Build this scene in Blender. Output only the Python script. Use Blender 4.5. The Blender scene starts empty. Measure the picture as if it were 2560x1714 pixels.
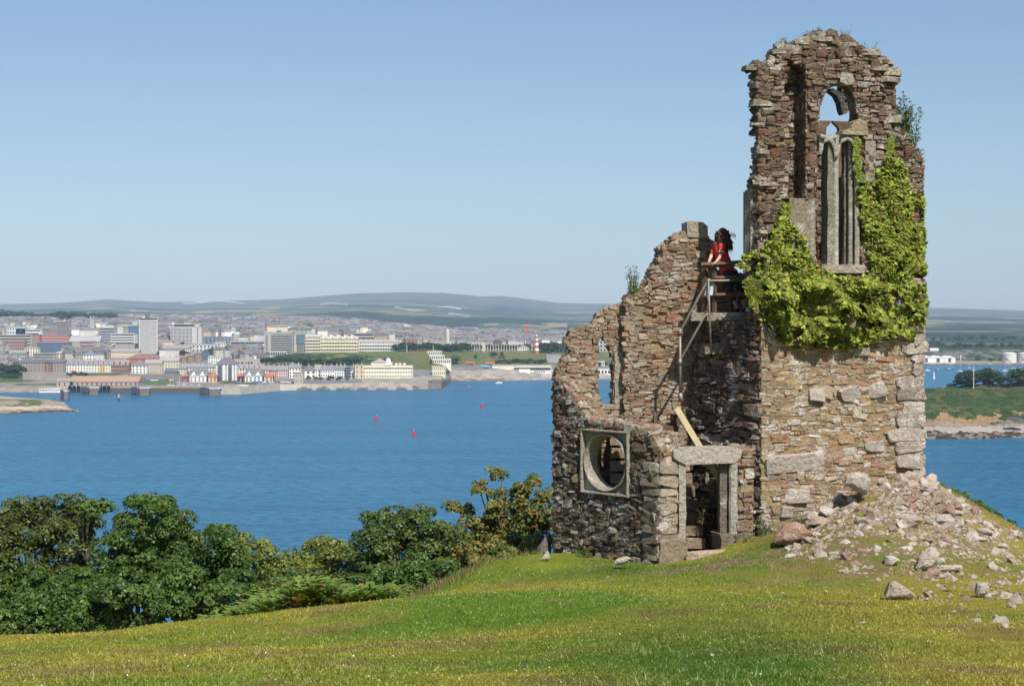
import bpy, math, random
import numpy as np
from mathutils import Vector, Matrix
S = bpy.context.scene
rad = math.radians
R_ = random.Random(7)
rng = np.random.default_rng(11)
# ---------------------------------------------------------------- camera, sky, sun
F = 4450.0; CX = 1280.0; CY = 857.0; CAMZ = 65.0
PITCH = math.atan(57.0/F)
cam_d = bpy.data.cameras.new('camera'); cam = bpy.data.objects.new('camera', cam_d)
S.collection.objects.link(cam); S.camera = cam
cam.location = (0, 0, CAMZ); cam.rotation_euler = (rad(90)-PITCH, 0, 0)
cam_d.sensor_width = 36; cam_d.lens = F/2560*36; cam_d.clip_start = 0.3; cam_d.clip_end = 60000
SUN_PHI = 22.0; SUN_EL = 50.0
w = bpy.data.worlds.new('World'); S.world = w; w.use_nodes = True
nt = w.node_tree; nt.nodes.clear()
sky = nt.nodes.new('ShaderNodeTexSky'); sky.sky_type = 'NISHITA'; sky.sun_disc = False
sky.sun_elevation = rad(SUN_EL); sky.sun_rotation = rad(180-SUN_PHI)
sky.air_density = 1.0; sky.dust_density = 0.55; sky.ozone_density = 4.5; sky.altitude = 0
bg = nt.nodes.new('ShaderNodeBackground'); bg.inputs['Strength'].default_value = 0.078
wo = nt.nodes.new('ShaderNodeOutputWorld')
nt.links.new(sky.outputs[0], bg.inputs[0]); nt.links.new(bg.outputs[0], wo.inputs[0])
sd = bpy.data.lights.new('sun', 'SUN'); sd.energy = 4.8; sd.angle = rad(0.5); sd.color = (1.0, 0.95, 0.86)
sun = bpy.data.objects.new('sun', sd); S.collection.objects.link(sun)
sv = Vector((math.sin(rad(SUN_PHI))*math.cos(rad(SUN_EL)), -math.cos(rad(SUN_PHI))*math.cos(rad(SUN_EL)), math.sin(rad(SUN_EL))))
sun.rotation_euler = sv.to_track_quat('Z', 'Y').to_euler()
sun.location = (30, -30, 120)
S.view_settings.view_transform = 'Standard'; S.view_settings.look = 'None'
S.view_settings.exposure = 0.38; S.view_settings.gamma = 1.0
S.cycles.volume_bounces = 1; S.cycles.max_bounces = 6; S.cycles.transparent_max_bounces = 4
# ---------------------------------------------------------------- helpers
cp, sp = math.cos(PITCH), math.sin(PITCH)
def raydir(px, py):
    a = (px-CX)/F; b = (CY-py)/F
    return np.array([a, cp+b*sp, -sp+b*cp])
def pt(px, py, Y):
    d = raydir(px, py); t = Y/d[1]
    return np.array([d[0]*t, Y, CAMZ+d[2]*t])
def proj(P):
    x, y, z = P[0], P[1], P[2]-CAMZ
    dep = y*cp - z*sp; up = y*sp + z*cp
    return CX+F*x/dep, CY-F*up/dep
def mpp(Y): return Y/F                        # metres per photo pixel
COL = S.collection
def link(o, parent=None):
    COL.objects.link(o)
    if parent is not None: o.parent = parent
    return o
def tag(o, label=None, cat=None, group=None, kind=None):
    if label: o['label'] = label
    if cat: o['category'] = cat
    if group: o['group'] = group
    if kind: o['kind'] = kind
    return o
def empty(name, loc, rz=0.0):
    o = bpy.data.objects.new(name, None); o.location = tuple(float(v) for v in loc); o.rotation_euler = (0, 0, rz)
    o.empty_display_size = 0.2
    return link(o)
def mesh_from(name, V, Fs, mats, col=None, mi=None, smooth=False):
    """V Nx3; Fs list of index arrays (each KxM) ; col Nx3 per-vertex"""
    me = bpy.data.meshes.new(name)
    V = np.asarray(V, dtype=np.float32)
    Fs = [np.asarray(f, dtype=np.int32) for f in Fs if len(f)]
    loops = np.concatenate([f.ravel() for f in Fs])
    tot = np.concatenate([np.full(len(f), f.shape[1], np.int32) for f in Fs])
    start = np.concatenate([[0], np.cumsum(tot)[:-1]]).astype(np.int32)
    me.vertices.add(len(V)); me.vertices.foreach_set('co', V.ravel())
    me.loops.add(len(loops)); me.loops.foreach_set('vertex_index', loops)
    me.polygons.add(len(tot)); me.polygons.foreach_set('loop_start', start); me.polygons.foreach_set('loop_total', tot)
    for m in (mats if isinstance(mats, (list, tuple)) else [mats]): me.materials.append(m)
    if mi is not None: me.polygons.foreach_set('material_index', np.asarray(mi, np.int32))
    me.polygons.foreach_set('use_smooth', np.full(len(tot), bool(smooth)))
    if col is not None:
        a = me.color_attributes.new('Col', 'FLOAT_COLOR', 'POINT')
        c = np.ones((len(V), 4), np.float32); c[:, :3] = col
        a.data.foreach_set('color', c.ravel())
    me.update(calc_edges=True)
    return me
def mk(name, V, Fs, mats, parent=None, base=None, **kw):
    """mesh object; base = world/parent-space origin"""
    V = np.asarray(V, float)
    if base is None:
        base = np.array([0., 0., 0.]) if parent is not None else np.array([V[:, 0].mean(), V[:, 1].mean(), V[:, 2].min()])
    base = np.asarray(base, float)
    me = mesh_from(name, V-base, Fs, mats, **kw)
    o = bpy.data.objects.new(name, me); o.location = tuple(float(v) for v in base)
    return link(o, parent)
class MB:
    """collects boxes, prisms and tubes into one mesh with per-vertex colour"""
    def __init__(s): s.V = []; s.Q = []; s.T = []; s.C = []; s.G = []; s.n = 0
    def add(s, V, quads=(), tris=(), col=(1, 1, 1)):
        V = np.asarray(V, float); s.V.append(V)
        if len(quads): s.Q.append(np.asarray(quads)+s.n)
        if len(tris): s.T.append(np.asarray(tris)+s.n)
        c = np.asarray(col, float)
        s.C.append(np.tile(c, (len(V), 1)) if c.ndim == 1 else c)
        s.n += len(V); return s
    def box(s, x0, x1, y0, y1, z0, z1, col=(1, 1, 1), M=None):
        V = np.array([[x, y, z] for z in (z0, z1) for y in (y0, y1) for x in (x0, x1)], float)
        if M is not None: V = (np.asarray(M)[:3, :3] @ V.T).T + np.asarray(M)[:3, 3]
        return s.add(V, [[0, 2, 3, 1], [4, 5, 7, 6], [0, 1, 5, 4], [2, 6, 7, 3], [0, 4, 6, 2], [1, 3, 7, 5]], col=col)
    def gable(s, x0, x1, y0, y1, z0, h, col=(1, 1, 1), hip=0.0, axis='x'):
        if axis == 'x':
            m = (y0+y1)/2
            V = [[x0, y0, z0], [x1, y0, z0], [x1, y1, z0], [x0, y1, z0], [x0+hip, m, z0+h], [x1-hip, m, z0+h]]
            return s.add(V, [[0, 1, 5, 4], [2, 3, 4, 5], [3, 2, 1, 0]], [[0, 4, 3], [1, 2, 5]], col=col)
        m = (x0+x1)/2
        V = [[x0, y0, z0], [x1, y0, z0], [x1, y1, z0], [x0, y1, z0], [m, y0+hip, z0+h], [m, y1-hip, z0+h]]
        return s.add(V, [[1, 2, 5, 4], [3, 0, 4, 5], [3, 2, 1, 0]], [[0, 1, 4], [2, 3, 5]], col=col)
    def tube(s, pts, rads, n=8, col=(1, 1, 1), caps=True):
        pts = [np.asarray(p, float) for p in pts]; V = []
        if not hasattr(rads, '__len__'): rads = [rads]*len(pts)
        for i, p in enumerate(pts):
            d = pts[min(i+1, len(pts)-1)]-pts[max(i-1, 0)]; d /= np.linalg.norm(d)+1e-9
            ref = np.array([0, 0, 1.]) if abs(d[2]) < .9 else np.array([1., 0, 0])
            a = np.cross(d, ref); a /= np.linalg.norm(a); b = np.cross(d, a)
            for k in range(n):
                t = 2*math.pi*k/n; V.append(p+rads[i]*(math.cos(t)*a+math.sin(t)*b))
        Q = []
        for i in range(len(pts)-1):
            for k in range(n): Q.append([i*n+k, i*n+(k+1) % n, (i+1)*n+(k+1) % n, (i+1)*n+k])
        T = []
        if caps:
            V.append(pts[0]); V.append(pts[-1]); a0 = len(V)-2; m = (len(pts)-1)*n
            for k in range(n): T.append([a0, (k+1) % n, k]); T.append([a0+1, m+k, m+(k+1) % n])
        return s.add(V, Q, T, col=col)
    def lathe(s, c, prof, n=16, col=(1, 1, 1)):
        c = np.asarray(c, float)
        return s.tube([c+np.array([0, 0, z]) for r, z in prof], [max(r, 1e-3) for r, z in prof], n, col)
    def build(s, name, mats, parent=None, base=None, smooth=False):
        return mk(name, np.concatenate(s.V), [np.concatenate(s.Q) if s.Q else [], np.concatenate(s.T) if s.T else []],
                  mats, parent, base, col=np.concatenate(s.C), smooth=smooth)
    def mesh(s, name, mats, smooth=False):
        return mesh_from(name, np.concatenate(s.V), [np.concatenate(s.Q) if s.Q else [], np.concatenate(s.T) if s.T else []], mats, col=np.concatenate(s.C), smooth=smooth)
def frame(O, U, N):
    """matrix: x along U, y along -N (into the wall), z up"""
    M = np.eye(4); M[:3, 0] = U; M[:3, 1] = -np.asarray(N); M[:3, 2] = (0, 0, 1); M[:3, 3] = O
    return M
def tps_fit(P, z, lam=1e-4):
    P = np.asarray(P, float); n = len(P)
    d = np.linalg.norm(P[:, None]-P[None], axis=2); K = np.where(d > 0, d*d*np.log(d+1e-12), 0)+lam*np.eye(n)
    A = np.zeros((n+3, n+3)); A[:n, :n] = K; A[:n, n] = 1; A[:n, n+1:] = P; A[n, :n] = 1; A[n+1:, :n] = P.T
    wgt = np.linalg.solve(A, np.concatenate([z, [0, 0, 0]]))
    def f(Q):
        Q = np.asarray(Q, float); out = np.empty(len(Q))
        for i in range(0, len(Q), 20000):
            q = Q[i:i+20000]; d = np.linalg.norm(q[:, None]-P[None], axis=2)
            out[i:i+20000] = (np.where(d > 0, d*d*np.log(d+1e-12), 0)@wgt[:n])+wgt[n]+q@wgt[n+1:]
        return out
    return f
# value noise (numpy)
_T = rng.random((64, 64, 16)).astype(np.float32)
def vnoise(x, y, z=0.0, s=1.0):
    x = np.asarray(x, float)/s; y = np.asarray(y, float)/s; z = np.asarray(z, float)/s+0*x
    xi = np.floor(x).astype(int); yi = np.floor(y).astype(int); zi = np.floor(z).astype(int)
    fx = x-xi; fy = y-yi; fz = z-zi
    fx = fx*fx*(3-2*fx); fy = fy*fy*(3-2*fy); fz = fz*fz*(3-2*fz)
    def g(a, b, c): return _T[(xi+a) % 64, (yi+b) % 64, (zi+c) % 16]
    def l(a, b, t): return a+(b-a)*t
    return l(l(l(g(0,0,0), g(1,0,0), fx), l(g(0,1,0), g(1,1,0), fx), fy), l(l(g(0,0,1), g(1,0,1), fx), l(g(0,1,1), g(1,1,1), fx), fy), fz)
def fbm(x, y, z=0.0, s=1.0, o=4):
    r = 0; a = .5; t = 0
    for i in range(o): r = r+a*vnoise(x+17*i, y+31*i, z, s); t += a; a *= .5; s *= .5
    return r/t
def inpoly(x, y, poly):
    x = np.asarray(x); y = np.asarray(y); r = np.zeros(x.shape, bool); n = len(poly); j = n-1
    for i in range(n):
        xi, yi = poly[i]; xj, yj = poly[j]
        if yi != yj:
            c = ((yi > y) != (yj > y)) & (x < (xj-xi)*(y-yi)/(yj-yi)+xi); r ^= c
        j = i
    return r
# ---------------------------------------------------------------- materials
def newmat(name):
    m = bpy.data.materials.new(name); m.use_nodes = True; t = m.node_tree; t.nodes.clear()
    o = t.nodes.new('ShaderNodeOutputMaterial'); b = t.nodes.new('ShaderNodeBsdfPrincipled')
    t.links.new(b.outputs[0], o.inputs['Surface']); return m, t, b, o
def nd(t, kind, **kw):
    n = t.nodes.new(kind)
    for k, v in kw.items():
        if k.startswith('i_'): n.inputs[k[2:].replace('_', ' ')].default_value = v
        else: setattr(n, k, v)
    return n
def ramp(t, fac, stops, interp='LINEAR'):
    r = t.nodes.new('ShaderNodeValToRGB'); r.color_ramp.interpolation = interp
    while len(r.color_ramp.elements) < len(stops): r.color_ramp.elements.new(0.5)
    for e, (p, c) in zip(r.color_ramp.elements, stops):
        e.position = p; e.color = (c[0], c[1], c[2], 1) if hasattr(c, '__len__') else (c, c, c, 1)
    t.links.new(fac, r.inputs[0]); return r.outputs[0]
def mixc(t, a, b, fac, mode='MIX'):
    m = t.nodes.new('ShaderNodeMix'); m.data_type = 'RGBA'; m.blend_type = mode
    for s, v in ((m.inputs[6], a), (m.inputs[7], b), (m.inputs[0], fac)):
        if hasattr(v, 'links') or isinstance(v, bpy.types.NodeSocket): t.links.new(v, s)
        elif hasattr(v, '__len__'): s.default_value = (v[0], v[1], v[2], 1)
        else: s.default_value = v
    return m.outputs[2]
def noise(t, scale, detail=4, rough=.55, vec=None, kind='ShaderNodeTexNoise'):
    n = t.nodes.new(kind); n.inputs['Scale'].default_value = scale
    if kind == 'ShaderNodeTexNoise': n.inputs['Detail'].default_value = detail; n.inputs['Roughness'].default_value = rough
    if vec is not None: t.links.new(vec, n.inputs['Vector'])
    return n
def geo_pos(t): return t.nodes.new('ShaderNodeNewGeometry').outputs['Position']
def bump(t, b, h, strength, dist):
    n = t.nodes.new('ShaderNodeBump'); n.inputs['Strength'].default_value = strength; n.inputs['Distance'].default_value = dist
    t.links.new(h, n.inputs['Height']); t.links.new(n.outputs[0], b.inputs['Normal']); return n
def attr(t): a = t.nodes.new('ShaderNodeAttribute'); a.attribute_name = 'Col'; return a.outputs['Color']
def simple(name, col, rough=.7, scale=6.0, var=.25, metal=0.0, bmp=0.0, spec=.3):
    m, t, b, o = newmat(name); p = geo_pos(t)
    n = noise(t, scale, 5, .6, p).outputs[0]
    c = np.array(col); lo = c*(1-var); hi = np.minimum(c*(1+var), 1)
    t.links.new(ramp(t, n, [(.3, lo), (.7, hi)]), b.inputs['Base Color'])
    b.inputs['Roughness'].default_value = rough; b.inputs['Metallic'].default_value = metal
    b.inputs['Specular IOR Level'].default_value = spec
    if bmp: bump(t, b, noise(t, scale*4, 4, .6, p).outputs[0], .6, bmp)
    return m
def vcol(name, rough=.8, scale=.5, var=.2, bmp=0.0, spec=.25, bscale=None):
    """vertex-colour albedo with procedural variation"""
    m, t, b, o = newmat(name); p = geo_pos(t)
    n = noise(t, scale, 5, .6, p).outputs[0]
    t.links.new(mixc(t, attr(t), ramp(t, n, [(.25, 1-var*1.5), (.75, min(1.0, 1+var))]), 1.0, 'MULTIPLY'), b.inputs['Base Color'])
    b.inputs['Roughness'].default_value = rough; b.inputs['Specular IOR Level'].default_value = spec
    if bmp: bump(t, b, noise(t, bscale or scale*3, 5, .65, p).outputs[0], .8, bmp)
    return m
def stone_mat(name, lichen=.5, dark=.3, lich_col=(.62, .6, .55), och=.25):
    m, t, b, o = newmat(name); p = geo_pos(t)
    base = attr(t)
    n1 = noise(t, 16, 8, .75, p).outputs[0]; c = mixc(t, base, ramp(t, n1, [(.35, 1-dark*1.3), (.5, .9), (.62, 1.0)]), 1.0, 'MULTIPLY')
    n4 = noise(t, 1.3, 3, .6, p).outputs[0]; c = mixc(t, c, (.30, .17, .06), ramp(t, n4, [(.55, 0.0), (.75, och)]))
    n2 = noise(t, 26, 8, .8, p).outputs[0]
    n3 = noise(t, 2.2, 4, .6, p).outputs[0]
    mm = t.nodes.new('ShaderNodeMath'); mm.operation = 'MULTIPLY'; t.links.new(n2, mm.inputs[0]); t.links.new(n3, mm.inputs[1])
    c = mixc(t, c, lich_col, ramp(t, mm.outputs[0], [(.335-lichen*.1, 0.0), (.385-lichen*.1, .75)]))
    t.links.new(c, b.inputs['Base Color']); b.inputs['Roughness'].default_value = .95; b.inputs['Specular IOR Level'].default_value = .15
    ad = t.nodes.new('ShaderNodeMath'); ad.operation = 'MULTIPLY_ADD'; t.links.new(noise(t, 12, 3, .6, p).outputs[0], ad.inputs[0]); ad.inputs[1].default_value = 1.6; t.links.new(noise(t, 40, 6, .8, p).outputs[0], ad.inputs[2])
    bump(t, b, ad.outputs[0], 1.0, .045)
    return m
def leaf_mat(name, trans=.25, rough=.45, spec=.4):
    m, t, b, o = newmat(name); c = attr(t); t.links.new(c, b.inputs['Base Color'])
    b.inputs['Roughness'].default_value = rough; b.inputs['Specular IOR Level'].default_value = spec
    tr = t.nodes.new('ShaderNodeBsdfTranslucent'); t.links.new(mixc(t, c, (1.0, 1.0, .4), 1.0, 'MULTIPLY'), tr.inputs[0])
    mx = t.nodes.new('ShaderNodeMixShader'); mx.inputs[0].default_value = trans
    t.links.new(b.outputs[0], mx.inputs[1]); t.links.new(tr.outputs[0], mx.inputs[2]); t.links.new(mx.outputs[0], o.inputs['Surface'])
    return m
M = {}
M['leaf'] = leaf_mat('leaf', .32); M['ivy'] = leaf_mat('ivy_leaf', .25, .55, .25); M['farleaf'] = leaf_mat('distant_leaf', .1, .7, .2)
M['bark'] = simple('bark', (.13, .10, .075), .95, 12, .4, bmp=.02)
M['stone_front'] = stone_mat('tower_stone', .44, .32, (.84, .78, .74), .22)
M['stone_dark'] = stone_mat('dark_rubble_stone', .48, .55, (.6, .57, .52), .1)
M['stone_red'] = stone_mat('red_rubble_stone', .42, .5, (.62, .58, .5), .3)
M['stone_in'] = stone_mat('inner_rubble_stone', .35, .4, (.6, .55, .48), .3)
M['granite'] = stone_mat('weathered_granite', .36, .4, (.68, .64, .56), .2)
M['rock'] = stone_mat('loose_rock', .45, .3, (.66, .62, .56), .1)
M['mortar'] = simple('earth_mortar', (.26, .18, .105), 1, 5, .35, bmp=.05, spec=.1)
M['mortar_dark'] = simple('dark_earth_mortar', (.13, .09, .06), 1, 5, .4, bmp=.05, spec=.1)
M['wood'] = simple('dark_timber', (.12, .075, .05), .8, 20, .35)
M['palewood'] = simple('pale_timber', (.46, .38, .22), .75, 25, .2)
M['steel'] = simple('galvanised_tube', (.25, .22, .19), .55, 20, .25, metal=.5)
# ================================================================ near hill
gp = []; gz = []
def G(px, py, Y):
    P = pt(px, py, Y); gp.append((P[0], Y)); gz.append(P[2]-CAMZ)
def Gw(X, Y, z): gp.append((X, Y)); gz.append(z)
for X in (-25, -10, 0, 10, 25): Gw(X, -12, .3); Gw(X, 3, -1.7)
for px in (-1500, -500, 0, 600, 1280, 1900, 2560, 3200): G(px, 1714, 14)
for a in ((-600, 1640, 28), (0, 1613, 29), (287, 1597, 30.5), (542, 1574, 32), (700, 1561, 33), (939, 1522, 34), (1044, 1498, 34.5), (1148, 1447, 35.5), (1193, 1420, 36.5), (1253, 1405, 37.5), (1328, 1398, 38),
          (0, 1650, 20), (600, 1635, 20.5), (1280, 1494, 25), (900, 1600, 23), (1380, 1398, 35.8), (1500, 1408, 35.2), (1660, 1412, 34.4), (1760, 1385, 35), (1880, 1340, 35.2), (1960, 1325, 35.2), (1750, 1392, 38), (1450, 1385, 38.5),
          (1700, 1500, 26), (2000, 1500, 25.5), (2250, 1490, 27.5), (2560, 1470, 27.5), (2100, 1262, 35.4), (2200, 1215, 35.6), (2300, 1192, 36.2), (2050, 1345, 33.3), (2200, 1320, 33),
          (2150, 1395, 31), (2400, 1380, 32.5), (2400, 1258, 36.8), (2500, 1318, 36.6), (2560, 1352, 36.6), (2560, 1400, 33), (2750, 1430, 36), (3100, 1460, 34)):
    G(*a)
for px, Y, z in ((-600, 36, -9), (0, 37, -9.2), (400, 38.5, -9.4), (800, 40, -9), (1150, 41, -7.6), (1300, 43, -7), (1500, 44, -6.4), (1900, 43, -5.6), (2300, 42, -5.6), (2560, 41, -7.2), (3000, 42, -9),
                 (-600, 48, -17), (0, 48, -17), (800, 50, -16), (1500, 52, -13), (2200, 52, -13), (3000, 52, -16)):
    Gw((px-CX)/F*Y, Y, z)
for X in (-60, -25, 0, 25, 60): Gw(X, 70, -32); Gw(X, 110, -60); Gw(X, 140, -72)
Gw(-45, 20, -14); Gw(-45, 40, -22); Gw(45, 20, -9); Gw(45, 40, -20); Gw(-40, 5, -5); Gw(40, 5, -4)
_g = tps_fit(gp, np.array(gz), 1e-2)
def ground_z(X, Y):
    X = np.atleast_1d(np.asarray(X, float)); Y = np.atleast_1d(np.asarray(Y, float))
    return _g(np.stack([X, Y], 1))+CAMZ
def gz1(X, Y): return float(ground_z(X, Y)[0])
def grass_col(X, Y):
    px = CX+F*X/np.maximum(Y, 1)
    n = fbm(X, Y, 0, 3.5, 4); n2 = fbm(X+50, Y, 0, 1.1, 3); n3 = fbm(X, Y+90, 0, .35, 3)
    green = np.array([.15, .25, .024]); yel = np.array([.38, .33, .05]); brn = np.array([.27, .185, .085]); dk = np.array([.05, .10, .015])
    t = np.clip((n-.42)*3.2+.35, 0, 1)
    t = np.clip(t+.45*np.clip((px-2050)/500, 0, 1)+.55*np.clip((500-px)/600, 0, 1)-.35*np.exp(-((px-1700)/500)**2), 0, 1)[:, None]
    c = green*(1-t)+yel*t
    crest = np.clip(1-np.abs(px-900)/700, 0, 1)*np.clip((Y-30)/4, 0, 1)
    b = np.clip((n2-.56)*4, 0, .75)[:, None]*np.clip(.35+.8*t, 0, 1); c = c*(1-b)+brn*b
    c = c*(1-.25*crest[:, None])+yel*1.05*.25*crest[:, None]
    lush = (np.exp(-((px-1780)/380)**2)*np.exp(-((Y-16)/7)**2)*.8+np.exp(-((px-1560)/110)**2-((Y-33.6)/1.2)**2)*.8+np.exp(-((px-2010)/110)**2-((Y-33.8)/1.)**2)*.8)[:, None]
    c = c*(1-lush)+np.array([.075, .16, .018])*lush
    # worn earth by the door and among the scree
    e = (np.exp(-((px-1790)/160)**2-((Y-32.3)/1.3)**2)*1.6+np.exp(-((px-2180)/260)**2-((Y-31.5)/2.6)**2)*.9+np.clip((Y-33.5)/2, 0, 1)*(px > 1990))*np.clip((n3-.3)*2.6, 0, 1)
    e = np.clip(e, 0, .9)[:, None]; c = c*(1-e)+np.array([.27, .185, .115])*e
    return c*(.8+.4*n3[:, None])
xs = np.concatenate([np.linspace(-62, -15, 40), np.linspace(-14.5, 15, 280), np.linspace(15.5, 62, 40)])
ys = np.concatenate([np.linspace(-14, 9.5, 30), np.linspace(10, 44, 320), np.linspace(44.5, 145, 80)])
GX, GY = np.meshgrid(xs, ys); gx = GX.ravel(); gy = GY.ravel(); gzv = ground_z(gx, gy)
gzv = gzv+(fbm(gx, gy, 0, .7, 3)-.5)*.09+(fbm(gx, gy, 5, 4, 2)-.5)*.12
def grid_faces(nx, ny):
    i = np.arange(nx-1)[None, :]+np.arange(ny-1)[:, None]*nx
    i = i.ravel(); return np.stack([i, i+1, i+nx+1, i+nx], 1)
m, t, b, o = newmat('turf'); p = geo_pos(t)
nn = noise(t, 30, 6, .75, p).outputs[0]; n2 = noise(t, 4, 5, .6, p).outputs[0]
c = mixc(t, attr(t), ramp(t, nn, [(.3, .7), (.5, .97), (.7, 1.0)]), 1.0, 'MULTIPLY')
c = mixc(t, c, (.26, .20, .07), ramp(t, n2, [(.52, 0.0), (.72, .45)]))
t.links.new(c, b.inputs['Base Color']); b.inputs['Roughness'].default_value = 1; b.inputs['Specular IOR Level'].default_value = .1
bump(t, b, noise(t, 45, 6, .75, p).outputs[0], 1.0, .06)
M['turf'] = m
grd = mk('ground', np.stack([gx, gy, gzv], 1), [grid_faces(len(xs), len(ys))], M['turf'], base=(0, 0, 0), col=grass_col(gx, gy), smooth=True)
tag(grd, 'grassy hill the ruin stands on', kind='structure')
# ================================================================ water
m, t, b, o = newmat('sea_water'); p = geo_pos(t)
mp = nd(t, 'ShaderNodeMapping'); t.links.new(p, mp.inputs[0]); mp.inputs['Scale'].default_value = (.6, 1.0, 1); mp.inputs['Rotation'].default_value = (0, 0, rad(12))
mp2 = nd(t, 'ShaderNodeMapping'); t.links.new(p, mp2.inputs[0]); mp2.inputs['Scale'].default_value = (.12, 1.0, 1); mp2.inputs['Rotation'].default_value = (0, 0, rad(-4))
w1 = noise(t, .35, 4, .6, mp.outputs[0]).outputs[0]; w2 = noise(t, .02, 4, .6, mp2.outputs[0]).outputs[0]; w3 = noise(t, .12, 3, .6, mp.outputs[0]).outputs[0]
c = mixc(t, (.007, .12, .25), (.015, .185, .34), ramp(t, w2, [(.3, 0.0), (.7, 1.0)]))
c = mixc(t, c, ramp(t, w1, [(.38, .45), (.6, 1.0)]), 1.0, 'MULTIPLY')
t.links.new(c, b.inputs['Base Color']); b.inputs['Roughness'].default_value = .28; b.inputs['IOR'].default_value = 1.33; b.inputs['Specular IOR Level'].default_value = .5
ad = nd(t, 'ShaderNodeMath', operation='ADD'); t.links.new(w1, ad.inputs[0]); ml = nd(t, 'ShaderNodeMath', operation='MULTIPLY'); t.links.new(w3, ml.inputs[0]); ml.inputs[1].default_value = 2.0; t.links.new(ml.outputs[0], ad.inputs[1])
bump(t, b, ad.outputs[0], 1.0, 2.2)
M['water'] = m
wv = [(-6000, -150, 0), (6000, -150, 0), (9000, 6500, 0), (-9000, 6500, 0)]
wt = mk('water', wv, [[[0, 1, 2, 3]]], M['water'], base=(0, 0, 0)); tag(wt, 'blue sea of the sound', kind='structure')
# ================================================================ mainland
K = {-900: [(1600,982),(1606,968),(1750,942),(1800,932),(2100,888),(2600,850),(3300,818),(4500,790),(5300,800)],
     300: [(1600,982),(1606,968),(1750,942),(1800,932),(2100,888),(2600,850),(3300,818),(4500,791),(5300,801)],
     545: [(1600,982),(1606,967),(1750,947),(1850,928),(2100,890),(2600,850),(3300,820),(4500,793),(5300,803)],
     700: [(1650,976),(1658,962),(1730,950),(1800,930),(1950,886),(2050,876),(2700,838),(4300,796),(5300,806)],
     910: [(1650,976),(1664,957),(1730,949),(1800,926),(1950,886),(2050,877),(2700,848),(4100,804),(5300,815)],
     1030: [(1660,976),(1674,955),(1740,947),(1800,926),(1950,888),(2050,877),(2700,855),(4000,817),(5300,825)],
     1105: [(1690,970),(1700,956),(1760,944),(1820,930),(1960,895),(2070,877),(2700,858),(4000,824),(5300,830)],
     1128: [(1870,954),(1885,940),(1915,930),(1950,914),(2000,895),(2080,877),(2700,859),(4000,825),(5300,832)],
     1400: [(1950,948),(1960,938),(1980,926),(2010,914),(2050,895),(2110,878),(2700,864),(4000,833),(5300,840)],
     1700: [(1990,945),(2000,938),(2020,925),(2060,912),(2100,895),(2180,880),(2700,866),(4000,838),(5300,842)],
     2200: [(2560,913),(2566,908),(2640,905),(2680,902),(2740,874),(3200,864),(4200,845),(5200,826),(6200,818)],
     4200: [(2560,913),(2566,908),(2640,905),(2680,902),(2740,872),(3200,862),(4200,845),(5200,826),(6200,816)]}
kpx = sorted(K); KY = np.array([[a for a, _ in K[k]] for k in kpx], float); KP = np.array([[b_ for _, b_ in K[k]] for k in kpx], float)
KZ = np.array([[pt(k, KP[i, j], KY[i, j])[2] for j in range(9)] for i, k in enumerate(kpx)])
def land_col(px):
    Yk = np.array([np.interp(px, kpx, KY[:, j]) for j in range(9)]); Zk = np.array([np.interp(px, kpx, KZ[:, j]) for j in range(9)])
    return Yk, Zk
def land_z(X, Y):
    px = CX+F*X/Y; Yk, Zk = land_col(px); return float(np.interp(Y, Yk, Zk))
_ys = np.arange(1590, 6200, 4.0)
def on_land(px, py):
    """point of the mainland seen at photo pixel px, py"""
    Yk, Zk = land_col(px); z = np.interp(_ys, Yk, Zk); z[_ys < Yk[0]] = 0
    pp = CY-F*((_ys*sp+(z-CAMZ)*cp)/(_ys*cp-(z-CAMZ)*sp))
    i = int(np.argmax((pp <= py) & (_ys >= Yk[0]))) if (pp <= py).any() else len(_ys)-1
    Y = _ys[i]; return np.array([(px-CX)/F*Y, Y, z[i]])
cpx = np.concatenate([np.linspace(-900, -50, 40), np.linspace(-40, 1420, 420), np.linspace(1440, 2260, 60), np.linspace(2270, 2600, 100), np.linspace(2620, 4200, 50)])
rt = np.concatenate([[0, .25, .5, .75], np.linspace(1, 8, 160)])
LV = []; LC = []
grass_ = np.array([.14, .165, .06]); rockc = np.array([.40, .35, .30]); urb = np.array([.27, .26, .25]); bush = np.array([.035, .065, .025]); quay = np.array([.33, .29, .25])
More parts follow.
